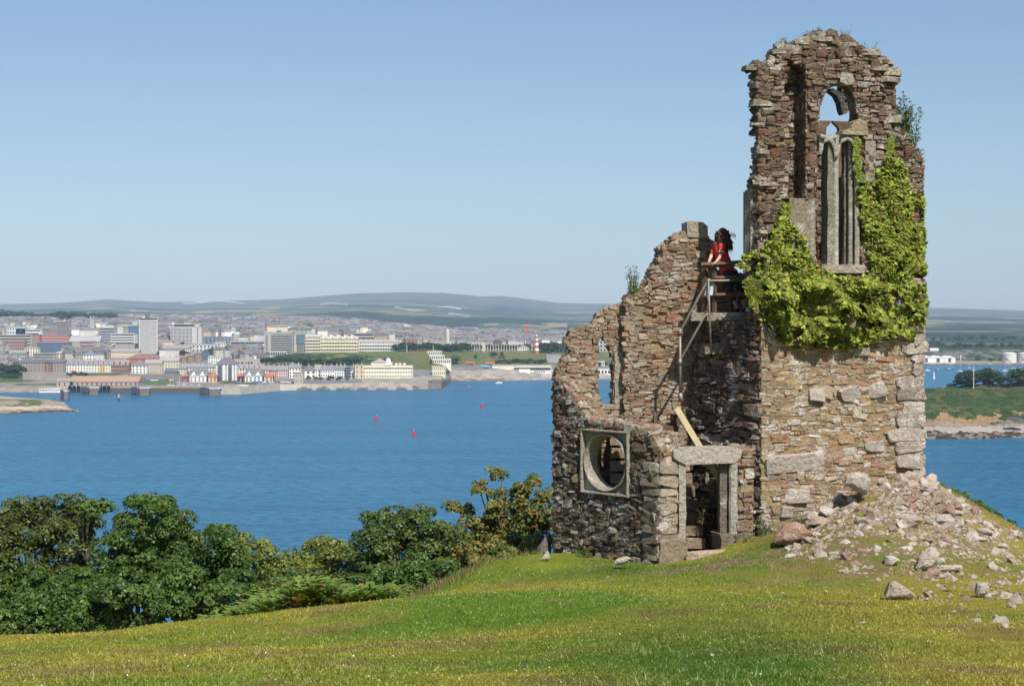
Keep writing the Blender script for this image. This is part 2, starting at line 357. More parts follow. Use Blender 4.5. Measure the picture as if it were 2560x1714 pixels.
for px in cpx:
    Yk, Zk = land_col(px); Y = np.interp(rt, range(9), Yk); Z = np.interp(rt, range(9), Zk); X = (px-CX)/F*Y
    n = fbm(X, Y, 0, 60, 5); n2 = fbm(X, Y, 3, 9, 4)
    pp = CY-F*((Y*sp+(Z-CAMZ)*cp)/(Y*cp-(Z-CAMZ)*sp))
    col = np.tile(urb, (len(Y), 1))*(.7+.6*n[:, None])
    sh = rt < 1.2
    col[sh] = rockc*(.75+.5*n2[sh, None])*(np.where(pp[sh, None] > pp[0]-6+3*math.sin(px*.13), .4, 1)) if px > 560 else quay*(.8+.4*n2[sh, None])
    if px > 1030 and px < 1800:
        q = (rt < 2.3); col[q] = rockc*(.75+.5*n2[q, None]); dk = pp > 948; col[dk] *= .5
        q = (rt >= 3.1) & (rt < 5.3); g = np.clip((n[q]-.3)*2.2, 0, 1)[:, None]; col[q] = grass_*(1-g)+np.array([.20, .19, .07])*g
    elif px > 640 and px <= 1030:
        q = (rt > 3.0) & (rt < 4.3); col[q] = np.where(n2[q, None] > .52, grass_*.9, bush)*(.6+1.2*n[q, None])
        q = (rt >= 4.1-.9*np.clip((px-880)/150, 0, 1)+(n-.5)*.8) & (rt < 5.2) & (px > 780); col[q] = grass_*(.8+.5*n[q, None])
    elif px > 1900:
        q = rt >= 3; g = fbm(X[q], Y[q], 4, 230, 5); g3 = n[q]; col[q] = np.where((g > .60)[:, None], np.array([.24, .21, .10]), np.where((g > .54)[:, None], np.array([.10, .16, .05]), np.where((g3 > .5)[:, None], np.array([.045, .075, .03]), np.array([.018, .035, .018]))))
        q = (rt >= 3) & (rt < 4.05); col[q] = np.where((n2[q] > .5)[:, None], np.array([.2, .18, .16]), np.array([.06, .09, .03]))
        q = (rt >= 1) & (rt < 3); col[q] = np.array([.36, .31, .27])
    else:
        q = (rt < 3) & (rt >= 1.2); g = (n[q] > .5)[:, None]; col[q] = np.where(g, np.array([.10, .15, .05]), quay)
    if 340 < px < 440:
        q = (rt > 1.2) & (rt < 2.2); col[q] = np.array([.13, .2, .07])
    amp = np.where(rt < 2.2, 6.5 if px > 1000 and px < 1800 else .4, 1.5)*(rt > .1)*(0.3 if px < 700 else 1)
    Z = Z+(n2-.5)*amp; Z[0] = -2
    LV.append(np.stack([X, Y, Z], 1)); LC.append(col)
LV = np.array(LV); LC = np.array(LC)
V = LV.transpose(1, 0, 2).reshape(-1, 3); C_ = LC.transpose(1, 0, 2).reshape(-1, 3)
M['land'] = vcol('distant_land', .95, .11, .38, .9, .1, .2)
tag(mk('land', V, [grid_faces(len(cpx), len(rt))], M['land'], base=(0, 0, 0), col=C_, smooth=False), 'far shore with quays and lawns', kind='structure')
# ================================================================ far hills
hx = [-4000, -800, 0, 150, 269, 389, 480, 586, 705, 800, 897, 1016, 1106, 1208, 1255, 1400, 1800, 2305, 2560, 3200, 6000]
hy = [770, 762, 760, 757, 748, 755, 754, 751, 748, 740, 733, 730, 732, 741, 739.5, 757, 765, 768, 776, 780, 790]
hp = np.concatenate([np.linspace(-3000, -50, 60), np.linspace(-40, 1420, 360), np.linspace(1440, 2260, 60), np.linspace(2270, 2600, 90), np.linspace(2620, 5200, 60)])
hY = np.concatenate([np.linspace(5000, 16000, 170), [17000, 19000]])
wt_ = np.interp(hY, [5000, 5600, 7500, 10000, 13000, 15500, 16000], [0, .02, .30, .52, .74, .98, 1.0])
HV = []; HC = []
for px in hp:
    st = np.interp(px, [-3000, 900, 1100, 1400, 2200, 2300, 5200], [808, 812, 826, 838, 835, 832, 832]); si = np.interp(px, hx, hy)
    py = st+(si-st)*wt_; X = (px-CX)/F*hY
    Z = np.array([pt(px, a, Y_)[2] for a, Y_ in zip(py, hY)])
    n = fbm(X, hY, 0, 1400, 5); n2 = fbm(X, hY, 2, 420, 4); e = np.clip((16000-hY)/3000, 0, 1)*np.clip((hY-5000)/900, 0, 1)
    Z = Z+(n-.5)*55*e+(n2-.5)*16*e; Z[-2] -= 60; Z[-1] = 0
    pp = CY-F*((hY*sp+(Z-CAMZ)*cp)/(hY*cp-(Z-CAMZ)*sp))
    moor = np.clip((hY-11500)/2500, 0, 1)[:, None]
    wood = np.array([.028, .05, .026]); fld = np.array([.10, .13, .05]); tan = np.array([.30, .25, .13]); mo = np.array([.10, .09, .06])
    c = np.where((n2 > .52)[:, None], fld, wood)
    c = np.where(((n2 > .60) & (n > .45))[:, None], tan*.9, c)
    c = c*(1-moor)+mo*(.85+.4*n2[:, None])*moor
    def patch(x0, x1, y0, y1, cc):
        q = (px > x0) & (px < x1) & (pp > y0+3*np.sin(px/23.)) & (pp < y1+3*np.sin(px/23.)); q = q & (fbm(X, hY, 5, 260, 3) > .44); c[q] = cc
    for a in ((455, 650, 752.5, 756.5), (800, 868, 759.5, 763.5), (985, 1155, 768, 773.5), (1120, 1180, 785, 789), (565, 600, 776, 781)): patch(*a, (.52, .49, .46))
    for a in ((440, 560, 779, 785), (1210, 1420, 807, 820), (600, 700, 772, 776)): patch(*a, (.34, .25, .14))
    for a in ((2290, 2355, 838, 851), (2350, 2420, 845, 858)): patch(*a, (.30, .24, .13))
    HV.append(np.stack([X, hY, Z], 1)); HC.append(c)
HV = np.array(HV).transpose(1, 0, 2).reshape(-1, 3); HC = np.array(HC).transpose(1, 0, 2).reshape(-1, 3)
m, t, b, o = newmat('moorland'); p = geo_pos(t)
vo = nd(t, 'ShaderNodeTexVoronoi'); vo.inputs['Scale'].default_value = .0042; t.links.new(p, vo.inputs['Vector'])
bw = nd(t, 'ShaderNodeSeparateColor'); t.links.new(vo.outputs['Color'], bw.inputs[0])
cc = mixc(t, attr(t), ramp(t, bw.outputs[0], [(0, .55), (.5, .85), (1, 1.0)]), .8, 'MULTIPLY')
cc = mixc(t, cc, ramp(t, noise(t, .012, 5, .7, p).outputs[0], [(.3, .6), (.6, 1.0)]), 1.0, 'MULTIPLY')
t.links.new(cc, b.inputs['Base Color']); b.inputs['Roughness'].default_value = 1; b.inputs['Specular IOR Level'].default_value = 0
M['moor'] = m
tag(mk('hills', HV, [grid_faces(len(hp), len(hY))], M['moor'], base=(0, 0, 0), col=HC, smooth=True), 'moorland hills fading to blue behind the city', kind='structure')
# ================================================================ island at right, rocky point at left
def shelf(name, label, keys, nrow, colf, amp, cols, smooth=False):
    ks = sorted(keys); n = len(keys[ks[0]]); A = np.array([[a for a, _ in keys[k]] for k in ks], float)
    Z_ = np.array([[pt(k, b_, a)[2] for a, b_ in keys[k]] for k in ks])
    r = np.linspace(0, n-1, nrow); VV = []; CC = []
    for px in cols:
        Y = np.interp(r, range(n), [np.interp(px, ks, A[:, j]) for j in range(n)]); Z = np.interp(r, range(n), [np.interp(px, ks, Z_[:, j]) for j in range(n)])
        X = (px-CX)/F*Y; c, a = colf(px, r, X, Y); nz = fbm(X, Y, Z*.5, 9, 5)-.5; nz2 = fbm(X*1.7, Y, Z, 2.5, 3)-.5
        X = X+nz*amp*a*.5; Z2 = Z+(nz*amp+nz2*amp*.5)*a; Z2[0] = -2; Z2[-1] = -2
        VV.append(np.stack([X, Y+nz2*amp*a*.8, Z2], 1)); CC.append(c)
    VV = np.array(VV).transpose(1, 0, 2).reshape(-1, 3); CC = np.array(CC).transpose(1, 0, 2).reshape(-1, 3)
    o = mk(name, VV, [grid_faces(len(cols), nrow)], M['coast'], base=(0, 0, 0), col=CC, smooth=smooth)
    return tag(o, label, kind='structure')
M['coast'] = vcol('coastal_rock', .95, .5, .3, .5, .15, .9)
def icol(px, r, X, Y):
    n = fbm(X, Y, 0, 12, 4)[:, None]; n2 = fbm(X, Y, 7, 3, 3)[:, None]; c = np.zeros((len(r), 3)); a = np.ones(len(r))
    g = np.array([.05, .085, .022]); g2 = np.array([.13, .135, .05]); rk = np.array([.31, .25, .18]); orr = np.array([.34, .21, .11]); kel = np.array([.06, .045, .03]); sand = np.array([.42, .37, .33])
    rr = r[:, None]
    c = np.where(rr < 1.1, np.where(n2 > .55, rk*.8, kel), np.where(rr < 2.0, sand*(.85+.3*n), np.where(rr < 2.6, rk*(.7+.6*n2), np.where(n > .5, orr*(.7+.6*n2), rk*(.6+.6*n2)))))
    lim = 3.2+1.3*(n-.5)*2
    n4 = fbm(X, Y, 9, 5, 4)[:, None]; c = np.where(rr > lim, np.where(n > .53, g, np.where(n4 > .5, g*.7, g2))*(.45+1.0*n4), c); a = np.where(r > 4.2, .45, np.where((r > 1.2) & (r < 2.0), .15, 1.0))
    return c, a
shelf('island', 'green island with rocky beach across the water', {2150: [(975,1096),(990,1080),(1006,1066),(1024,1052),(1040,1020),(1070,992),(1110,975),(1170,1050)], 2300: [(975,1096),(990,1080),(1006,1066),(1024,1052),(1040,1020),(1070,992),(1110,974),(1170,1050)],
   2420: [(975,1096),(990,1081),(1006,1068),(1024,1054),(1042,1022),(1075,985),(1120,961),(1180,1050)], 2560: [(980,1095),(996,1080),(1012,1066),(1032,1052),(1050,1012),(1085,978),(1130,955),(1200,1050)],
   3000: [(980,1094),(996,1080),(1012,1064),(1032,1048),(1060,1000),(1100,965),(1150,940),(1250,1050)]}, 150, icol, 4.2, np.concatenate([np.linspace(2150, 2290, 20), np.linspace(2292, 2600, 260), np.linspace(2605, 3000, 60)]))
def pcol(px, r, X, Y):
    n = fbm(X, Y, 0, 12, 4)[:, None]; n2 = fbm(X*.4, Y, 7, 3, 3)[:, None]; rr = r[:, None]
    pk = np.array([.52, .42, .36]); br = np.array([.30, .22, .13]); dk = np.array([.06, .045, .03]); g = np.array([.12, .15, .05])
    c = np.where(rr < .35, dk, np.where(rr < 1.1, br*(.6+.8*n2), pk*(.75+.5*n2))); c = np.where((rr > 2.1) & (rr < 4.1), np.where(n > .5, g, np.array([.34, .28, .2])), c)
    return c, np.where(r > 2.2, .3, 1.0)
shelf('headland', 'pink sloping rock point at the left', {-700: [(1225,1040),(1237,1026),(1250,1018),(1275,999),(1330,995),(1450,990),(1500,1000)], 0: [(1238,1036),(1246,1026),(1258,1018),(1280,1000),(1330,996),(1450,990),(1500,992)],
   120: [(1265,1029),(1270,1022),(1278,1014),(1292,1000),(1330,998),(1370,999),(1420,1002)], 158: [(1272,1027.5),(1275,1023),(1281,1018),(1290,1006),(1300,1004),(1310,1006),(1340,1016)], 178: [(1272,1027),(1275,1025.5),(1278,1024),(1281,1023.5),(1284,1023.5),(1290,1024),(1300,1024)],
   196: [(1272,1027),(1274,1026.9),(1276,1026.8),(1278,1026.8),(1281,1026.8),(1285,1026.5),(1290,1026.4)]}, 60, pcol, 2.4, np.linspace(-700, 196, 260))
# ================================================================ ruin: planes
A15 = rad(15); A42 = rad(50); A45 = rad(5)
U_f = np.array([math.cos(A15), math.sin(A15), 0]); N_f = np.array([math.sin(A15), -math.cos(A15), 0])
class Plane:
    def __init__(s, O, U, N): s.O = np.array(O, float); s.U = np.array(U, float); s.N = np.array(N, float)
    def hit(s, px, py):
        d = raydir(px, py); c0 = np.array([0, 0, CAMZ]); t = np.dot(s.O-c0, s.N)/np.dot(d, s.N); P = c0+t*d
        return (float(np.dot(P-s.O, s.U)), float(P[2]))
    def poly(s, L): return [s.hit(*a) for a in L]
    def w(s, u, z, d=0.0): return s.O*np.array([1, 1, 0])+s.U*u+np.array([0, 0, z])+s.N*d
    def off(s, d): return Plane(s.O+s.N*d, s.U, s.N)
Cf = pt(1903, 1300, 35.3); P_front = Plane(Cf, U_f, N_f)
A40 = rad(30); U_l = np.array([-math.sin(A40), math.cos(A40), 0]); N_l = np.array([-math.cos(A40), -math.sin(A40), 0])
P_left = Plane(Cf, U_l, N_l)                         # u runs back from the front corner
El = Cf+U_l*2.45
Kd = pt(1645, 1300, 34.85); P_door = Plane(Kd, U_f, N_f)
U_o = np.array([-math.cos(A42), math.sin(A42), 0]); N_o = np.array([-math.sin(A42), -math.cos(A42), 0])
P_ocu = Plane(Kd, -U_o, N_o)                         # u runs to the right, 0 at the corner
Lend = Kd+U_o*3.19
U_a = np.array([math.cos(A45), math.sin(A45), 0]); N_a = np.array([math.sin(A45), -math.cos(A45), 0])
P_win = Plane(Lend, U_a, N_a)
_b0 = pt(1568, 1300, 37.2); _bu = (El-_b0)*[1, 1, 0]; _bu /= np.linalg.norm(_bu); P_back = Plane(_b0, _bu, np.array([_bu[1], -_bu[0], 0]))
# ---------------------------------------------------------------- stones
OCT = np.array([(1, .62), (.66, 1), (-.66, 1), (-1, .62), (-1, -.62), (-.66, -1), (.66, -1), (1, -.62)])
class Stones:
    def __init__(s): s.P = []; s.W = []; s.H = []; s.D = []; s.U = []; s.Vv = []; s.N = []; s.C = []; s.flat = []
    def add(s, P, U, Vv, N, w, h, d, col): s.P.append(P); s.U.append(U); s.Vv.append(Vv); s.N.append(N); s.W.append(w); s.H.append(h); s.D.append(d); s.C.append(col)
    def arrays(s):
        n = len(s.P); P = np.array(s.P); U = np.array(s.U); Vv = np.array(s.Vv); N = np.array(s.N)
        W = np.array(s.W)[:, None, None]; H = np.array(s.H)[:, None, None]; D = np.array(s.D)[:, None, None]
        a = rng.normal(0, .1, n); ca, sa = np.cos(a), np.sin(a)
        U2 = U*ca[:, None]+Vv*sa[:, None]; V2 = Vv*ca[:, None]-U*sa[:, None]
        base = np.tile(OCT, (n, 1, 1)); rw = (H/W)[:, :, 0]; ax = np.minimum(rw, 1); ay = np.minimum(1/rw, 1)
        inn = np.abs(OCT[:, 0]) < .9; base[:, inn, 0] = np.sign(OCT[inn, 0])*(1-.34*ax); base[:, ~inn, 1] = np.sign(OCT[~inn, 1])*(1-.38*ay)
        base = base+rng.normal(0, 1, (n, 8, 2))*np.stack([.17*ax+0*base[:, :, 0], .15*ay+0*base[:, :, 0]], 2)
        rings = []
        tilt = rng.normal(0, .22, (n, 1, 2))
        for sc, dp in ((1.02, -1.3), (1.0, .6), (.9, 1.0)):
            q = base*sc+rng.normal(0, .05, (n, 8, 2)); uu = q[:, :, :1]*W/2; vv = q[:, :, 1:]*H/2
            dd = D*dp+(q*tilt).sum(2, keepdims=True)*np.minimum(W, H)*.35*(dp > 0)+rng.normal(0, .12, (n, 8, 1))*D*(dp > 0)
            rings.append(P[:, None]+U2[:, None]*uu+V2[:, None]*vv+N[:, None]*dd)
        cen = P[:, None]+N[:, None]*D*1.05+U2[:, None]*rng.normal(0, .1, (n, 1, 1))*W
        V = np.concatenate(rings+[cen], 1)                 # n x 25
        off = (np.arange(n)*25)[:, None, None]
        k = np.arange(8); k2 = (k+1) % 8
        q = np.concatenate([np.stack([k, k2, k2+8, k+8], 1), np.stack([k+8, k2+8, k2+16, k+16], 1)]); tr = np.stack([k+16, k2+16, np.full(8, 24)], 1)
        C = np.repeat(np.array(s.C)[:, None], 25, 1)*(1+rng.normal(0, .05, (n, 25, 1)))
        return V.reshape(-1, 3), (q[None]+off).reshape(-1, 4), (tr[None]+off).reshape(-1, 3), np.clip(C, 0, 1).reshape(-1, 3)
    def build(s, name, mat, parent):
        V, q, tr, C = s.arrays(); return mk(name, V, [q, tr], mat, parent, col=C)
PAL = {
 'front': [((.37, .285, .19), 5), ((.33, .24, .155), 4), ((.50, .42, .33), 3), ((.62, .57, .52), 2.2), ((.38, .17, .10), 1.5), ((.44, .30, .12), 1.6), ((.30, .21, .15), 1.5)],
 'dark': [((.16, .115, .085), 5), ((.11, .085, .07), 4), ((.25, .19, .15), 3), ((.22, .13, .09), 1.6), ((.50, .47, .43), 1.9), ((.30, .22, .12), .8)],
 'red': [((.20, .145, .105), 5), ((.15, .105, .08), 4), ((.29, .20, .14), 3), ((.42, .35, .27), 2.4), ((.36, .25, .12), 1.4), ((.27, .12, .085), 2), ((.55, .50, .44), .9)],
 'inner': [((.32, .25, .175), 5), ((.28, .18, .125), 4), ((.40, .31, .23), 4), ((.33, .15, .10), 2.4), ((.50, .43, .36), 1.6), ((.22, .16, .12), 2)],
}
PK = {'front': 1.22, 'dark': 1.2, 'red': 1.08, 'inner': 1.25}
def pick(pal):
    L = PAL[pal]; t = R_.random()*sum(a for _, a in L)
    for c, a in L:
        t -= a
        if t <= 0: break
    k = R_.uniform(.82, 1.18)*PK[pal]; mean = PAL[pal][0][0]; q = .62; return tuple(min(1, (v*q+mv*(1-q))*k*R_.uniform(.96, 1.04)) for v, mv in zip(c, mean))
def lay(st, pl, poly, holes, pal, hr=(.05, .12), wr=(.1, .34), dr=(.02, .06), d0=0.0, big=.07, zones=None, V=np.array([0, 0, 1.])):
    """lay rubble courses over a wall face"""
    us = [a[0] for a in poly]; zs = [a[1] for a in poly]; z = min(zs)-.02
    U = pl.U; N = pl.N; ph = R_.uniform(0, 6)
    skip = []
    while z < max(zs):
        h = R_.uniform(*hr); u = min(us)-R_.random()*.3
        while u < max(us)+.05:
            ww = R_.uniform(*wr)*(.6+.5*h/hr[1]); hh = h; bigst = R_.random() < big
            if bigst: ww *= 1.35; hh = h*1.9
            cu = u+ww/2; cz = z+hh/2+.05*math.sin(cu*2.1+ph)+.02*math.sin(cu*7)
            ok = inpoly(cu, cz, poly) and not any(inpoly(cu, cz, H) for H in holes)
            if ok and not any(abs(cu-a) < (ww+c)/2.3 and abs(cz-b2) < (hh+d)/2.3 for a, b2, c, d in skip):
                lo, hi = cu-ww/2, cu+ww/2
                for sgn in (-1, 1):
                    e = cu+sgn*ww*.42
                    if not inpoly(e, cz, poly) or any(inpoly(e, cz, H) for H in holes):
                        if sgn < 0: lo = cu-ww*.22
                        else: hi = cu+ww*.22
                if hi-lo > .05:
                    pp_ = pal if zones is None else zones(cu, cz, pal)
                    d = R_.uniform(*dr)*(1.3 if bigst else 1)
                    parts = [(cz, hh)] if (hh < .1 or bigst or R_.random() < .6) else [(cz-hh*.25, hh*.48), (cz+hh*.25, hh*.48)]
                    for c_, h_ in parts:
                        st.add(pl.w((lo+hi)/2, c_, d0), U, V, N, (hi-lo)*.985, h_*.97, d, pick(pp_))
                    if bigst: skip.append((cu, cz, hi-lo, hh))
            u += ww
        z += h
        skip = [q for q in skip if q[1]+q[3] > z-.1]
def slab(name, mat, parent, pl, poly, d_front, thick, col=(1, 1, 1)):
    """prism with the outline poly, front at d_front, going back by thick"""
    import bmesh
    bm = bmesh.new(); f = [bm.verts.new(pl.w(u, z, d_front)) for u, z in poly]; face = bm.faces.new(f)
    r = bmesh.ops.extrude_face_region(bm, geom=[face]); vs = [v for v in r['geom'] if isinstance(v, bmesh.types.BMVert)]
    bmesh.ops.translate(bm, verts=vs, vec=Vector(tuple(-pl.N*thick))); bmesh.ops.recalc_face_normals(bm, faces=bm.faces)
    me = bpy.data.meshes.new(name); bm.to_mesh(me); bm.free(); me.materials.append(mat)
    a = me.color_attributes.new('Col', 'FLOAT_COLOR', 'POINT'); a.data.foreach_set('color', np.tile([*col, 1], len(me.vertices)).astype(np.float32))
    return link(bpy.data.objects.new(name, me), parent)
def edge_stones(st, pl, poly, thick, pal, closed=True, only=None, dr=(.02, .07), hr=(.07, .14)):
    """stones across the wall thickness along outline edges (tops, broken ends, reveals)"""
    n = len(poly); cx = sum(a[0] for a in poly)/n; cz = sum(a[1] for a in poly)/n
    area = sum(poly[i][0]*poly[(i+1) % n][1]-poly[(i+1) % n][0]*poly[i][1] for i in range(n))
    for i in range(n if closed else n-1):
        if only is not None and i not in only: continue
        (u0, z0), (u1, z1) = poly[i], poly[(i+1) % n]; L = math.hypot(u1-u0, z1-z0)
        if L < .02: continue
        du, dz = (u1-u0)/L, (z1-z0)/L; nu, nz = (dz, -du) if area > 0 else (-dz, du)
        E = pl.U*du+np.array([0, 0, dz]); NN = pl.U*nu+np.array([0, 0, nz]); s_ = 0
        while s_ < L:
            steep = abs(dz) > .7
            a = R_.uniform(*hr) if steep else R_.uniform(.1, .28); a = min(a, L-s_+.03); t_ = -.02
            while t_ < thick:
                b_ = R_.uniform(.12, .3); P = pl.w(u0+du*(s_+a/2), z0+dz*(s_+a/2), -(t_+b_/2))
                st.add(P, E, -pl.N, NN, a*.97, b_*.97, R_.uniform(*dr)*(1.2 if steep else 1), pick(pal)); t_ += b_
            s_ += a
def wall(name, root, pl, polys, holes, thick, pal, mat, core='mortar', back=None, zones=None, faces=True, **kw):
    """root > wall core with masonry mesh"""
    c = None
    for poly in polys:
        o = slab(name, M[core], root, pl, poly, -.015, thick-.03)
        if c is None: c = o
    for o in [x for x in root.children if x.name.startswith(name) and x is not c and x.type == 'MESH' and x.get('tmp') is None and x.parent is root and x.data.materials[0] is M[core]]: pass
    st = Stones()
    for poly in polys: lay(st, pl, poly, holes, pal, zones=zones, **kw)
    return c, st
def join_slabs(name, mat, parent, items, col=(1, 1, 1)):
    """several prisms as one mesh. items: (plane, poly, d_front, thick)"""
    import bmesh
    bm = bmesh.new()
    for pl, poly, df, th in items:
        f = [bm.verts.new(pl.w(u, z, df)) for u, z in poly]; face = bm.faces.new(f)
        r = bmesh.ops.extrude_face_region(bm, geom=[face]); vs = [v for v in r['geom'] if isinstance(v, bmesh.types.BMVert)]
        bmesh.ops.translate(bm, verts=vs, vec=Vector(tuple(-pl.N*th)))
    bmesh.ops.recalc_face_normals(bm, faces=bm.faces)
    me = bpy.data.meshes.new(name); bm.to_mesh(me); bm.free(); me.materials.append(mat)
    a = me.color_attributes.new('Col', 'FLOAT_COLOR', 'POINT'); a.data.foreach_set('color', np.tile([*col, 1], len(me.vertices)).astype(np.float32))
    return link(bpy.data.objects.new(name, me), parent)
ruin = empty('ruined_folly', pt(1903, 1400, 36.0)); bpy.context.view_layer.update()
tag(ruin, 'ruined rubble stone folly with tall broken tower, round window and granite doorway', 'ruin')
RO = np.array(ruin.location)
class Root0:  # parts are modelled in world space under the ruin's empty
    pass
def under(o):
    o.parent = ruin; o.matrix_parent_inverse = Matrix.Translation(-ruin.location); return o
# ---- tower front: column strips of one plane, openings left between them
def PF(L): return P_front.poly(L)
lowF = PF([(1903, 1420), (1903, 668), (2038, 668), (2150, 668), (2307, 668), (2307, 1420)])
pierL = PF([(1902, 668), (1902, 560), (1902, 460), (1892, 455), (1906, 440), (1908, 300), (1898, 262), (1908, 240), (1896, 215), (1903, 185), (1888, 165), (1935, 152), (1942, 125), (1960, 118), (1958, 668)])
jamb = PF([(2015, 668), (2015, 110), (2040, 92), (2060, 90), (2066, 200), (2048, 235), (2040, 280), (2038, 668)])
crown = PF([(1950, 122), (1962, 118), (2008, 104), (2040, 92), (2075, 86), (2108, 100), (2140, 118), (2140, 232), (2118, 212), (2098, 203), (2075, 208), (2062, 220), (2030, 240), (2014, 172), (1962, 145)])
rightF = PF([(2138, 222), (2140, 118), (2165, 124), (2182, 140), (2215, 150), (2228, 172), (2242, 178), (2244, 200), (2232, 232), (2236, 262), (2232, 300), (2246, 322), (2262, 340), (2280, 372), (2300, 395), (2305, 440), (2300, 520), (2306, 600), (2307, 668), (2158, 668), (2158, 340), (2150, 335), (2148, 262)])
rec = P_front.off(-.48)
recP = rec.poly([(1945, 668), (1945, 120), (2022, 108), (2022, 668)])
# left wall of the tower (faces left, in the shade)
leftLow = [(0, P_left.hit(1903, 1430)[1]-.3), (0, P_left.hit(1903, 668)[1]), (P_left.hit(1865, 668)[0], P_left.hit(1865, 668)[1]), (P_left.hit(1865, 668)[0], P_left.hit(1862, 800)[1]), (2.5, P_left.hit(1862, 800)[1]-.02), (2.5, P_left.hit(1745, 1430)[1])]
zt = lambda py: pt(1903, py, 35.5)[2]
leftUp = [(0, zt(668)), (0, zt(165))]+[P_left.hit(a, b_) for a, b_ in ((1886, 170), (1892, 240), (1884, 300), (1890, 380), (1886, 455), (1885, 668))]
leftTop = [(2.6, zt(800)), (2.6, zt(210)), (3.47, zt(200)), (3.47, zt(800))]
zb = zt(1420)
backW = Plane(Cf-N_f*3.47, U_f, N_f)
bh = backW.poly([(2046, 300), (2050, 262), (2060, 236), (2078, 218), (2104, 212), (2122, 212), (2133, 218), (2133, 300)])
bh2 = backW.poly([(2070, 345), (2071, 318), (2080, 314), (2086, 302), (2094, 314), (2102, 318), (2106, 345)])
W_ = 3.52
bL = bh[0][0]; bR = bh[-1][0]; bl0 = backW.hit(1960, 500)[0]
zTop = backW.hit(2090, 150)[1]
pieces = [(backW, [(bl0, zb), (bl0, zTop-.35), (bL-.3, zTop), (bL, zTop), (bL, zb)], -.0, .2),
          (backW, [(bR, zb), (bR, zTop), (bR+.3, zTop-.3), (bR+.45, zTop-.9), (bR+.45, zb)], -.0, .2),
          (backW, [(bL, zTop), (bL, bh[1][1]), (bh[2][0], bh[2][1]), (bh[3][0], bh[3][1]), (bh[4][0], bh[4][1]), (bh[5][0], bh[5][1]), (bR, bh[6][1]), (bR, zTop)], -.0, .2),
          (backW, [(bL, bh[0][1]), (bR, bh[0][1]), (bR, bh2[0][1]), (bh2[-1][0], bh2[0][1]), (bh2[-2][0], bh2[-2][1]), (bh2[3][0], bh2[3][1]), (bh2[1][0], bh2[1][1]), (bh2[0][0], bh2[0][1]), (bL, bh2[0][1])], -.1, .12),
          (backW, [(bL, bh2[0][1]-.0), (bL, zb), (bR, zb), (bR, bh2[0][1]-.0)], -.0, .5)]
right = Plane(Cf+U_f*3.52, -N_f, U_f)
leftP = P_left
items_tower = [(P_front, lowF, -.015, .6), (P_front, pierL, -.015, .3), (P_front, jamb, -.01, .34), (P_front, crown, -.02, .3), (P_front, rightF, -.015, .28), (rec, recP, -.01, .2),
   (leftP, leftLow, -.02, .5), (leftP, leftUp, -.02, .3), 
   (right, [(0.02, zb), (.02, zt(410)), (.6, zt(330)), (.9, zt(380)), (3.4, zt(420)), (3.4, zb)], -.02, .5)]
under(join_slabs('mortar_core', M['mortar'], None, [(P_front, lowF, .008, .6)]))
under(join_slabs('upper_mortar_core', M['mortar_dark'], None, items_tower[1:]+pieces))
def zfront(u, z, pal):
    return 'red' if z > zt(700)+.0 and R_.random() < .8 else 'front'
st = Stones()
lay(st, P_front, lowF, [], 'front', hr=(.045, .13), wr=(.09, .36), big=.07, dr=(.008, .035))
# large squared quoins at the right edge
z = zt(1240)
while z < zt(700):
    h = R_.uniform(.17, .3); wq = R_.choice((.28, .5, .62)); st.add(P_front.w(3.52-wq/2+R_.uniform(0, .04), z+h/2, .03), U_f, np.array([0, 0, 1.]), N_f, wq, h*.96, .05, tuple(np.array((.56, .48, .40))*R_.uniform(.65, 1.15)))
    st.add(right.w(.2, z+h/2, .02), right.U, np.array([0, 0, 1.]), right.N, .45, h*.96, .05, (.5, .46, .4)); z += h
for px, py, ww, hh in ((1985, 1157, 1.28, .34), (2040, 985, .38, .3), (2118, 985, .38, .3), (2190, 975, .36, .3), (2250, 1090, .6, .2), (2185, 1115, .42, .22), (1965, 1280, .3, .22), (1990, 1240, .5, .24), (2150, 880, .3, .2), (2290, 870, .5, .22)):
    u, z = P_front.hit(px, py); st.add(P_front.w(u, z, .035), U_f, np.array([0, 0, 1.]), N_f, ww, hh, .055, tuple(np.array((.60, .52, .45))*R_.uniform(.85, 1.1)))
under(st.build('front_masonry', M['stone_front'], None))
st = Stones()
for pl_, d_ in ((pierL, .07), (jamb, .05), (crown, .08), (rightF, .08)):
    lay(st, P_front, pl_, [], 'red', hr=(.04, .11), wr=(.1, .32), dr=(.02, d_), big=.06)
lay(st, rec, recP, [], 'dark', hr=(.05, .12), wr=(.1, .3), dr=(.02, .07))  # darker palette paints the shade inside the recess
edge_stones(st, P_front, pierL, .3, 'red', dr=(.01, .1))
edge_stones(st, P_front, jamb, .34, 'red', dr=(.005, .015))
edge_stones(st, P_front, crown, .3, 'red', only=(0, 1, 2, 3, 4, 5), dr=(.03, .12))
edge_stones(st, P_front, rightF, .28, 'red', dr=(.01, .07))
lay(st, leftP, leftUp, [], 'red', hr=(.05, .12), wr=(.12, .3), dr=(.02, .09))
lay(st, right, [(0.02, zb), (.02, zt(410)), (.6, zt(330)), (.9, zt(380)), (3.4, zt(420)), (3.4, zb)], [], 'front', hr=(.1, .2), wr=(.25, .5))
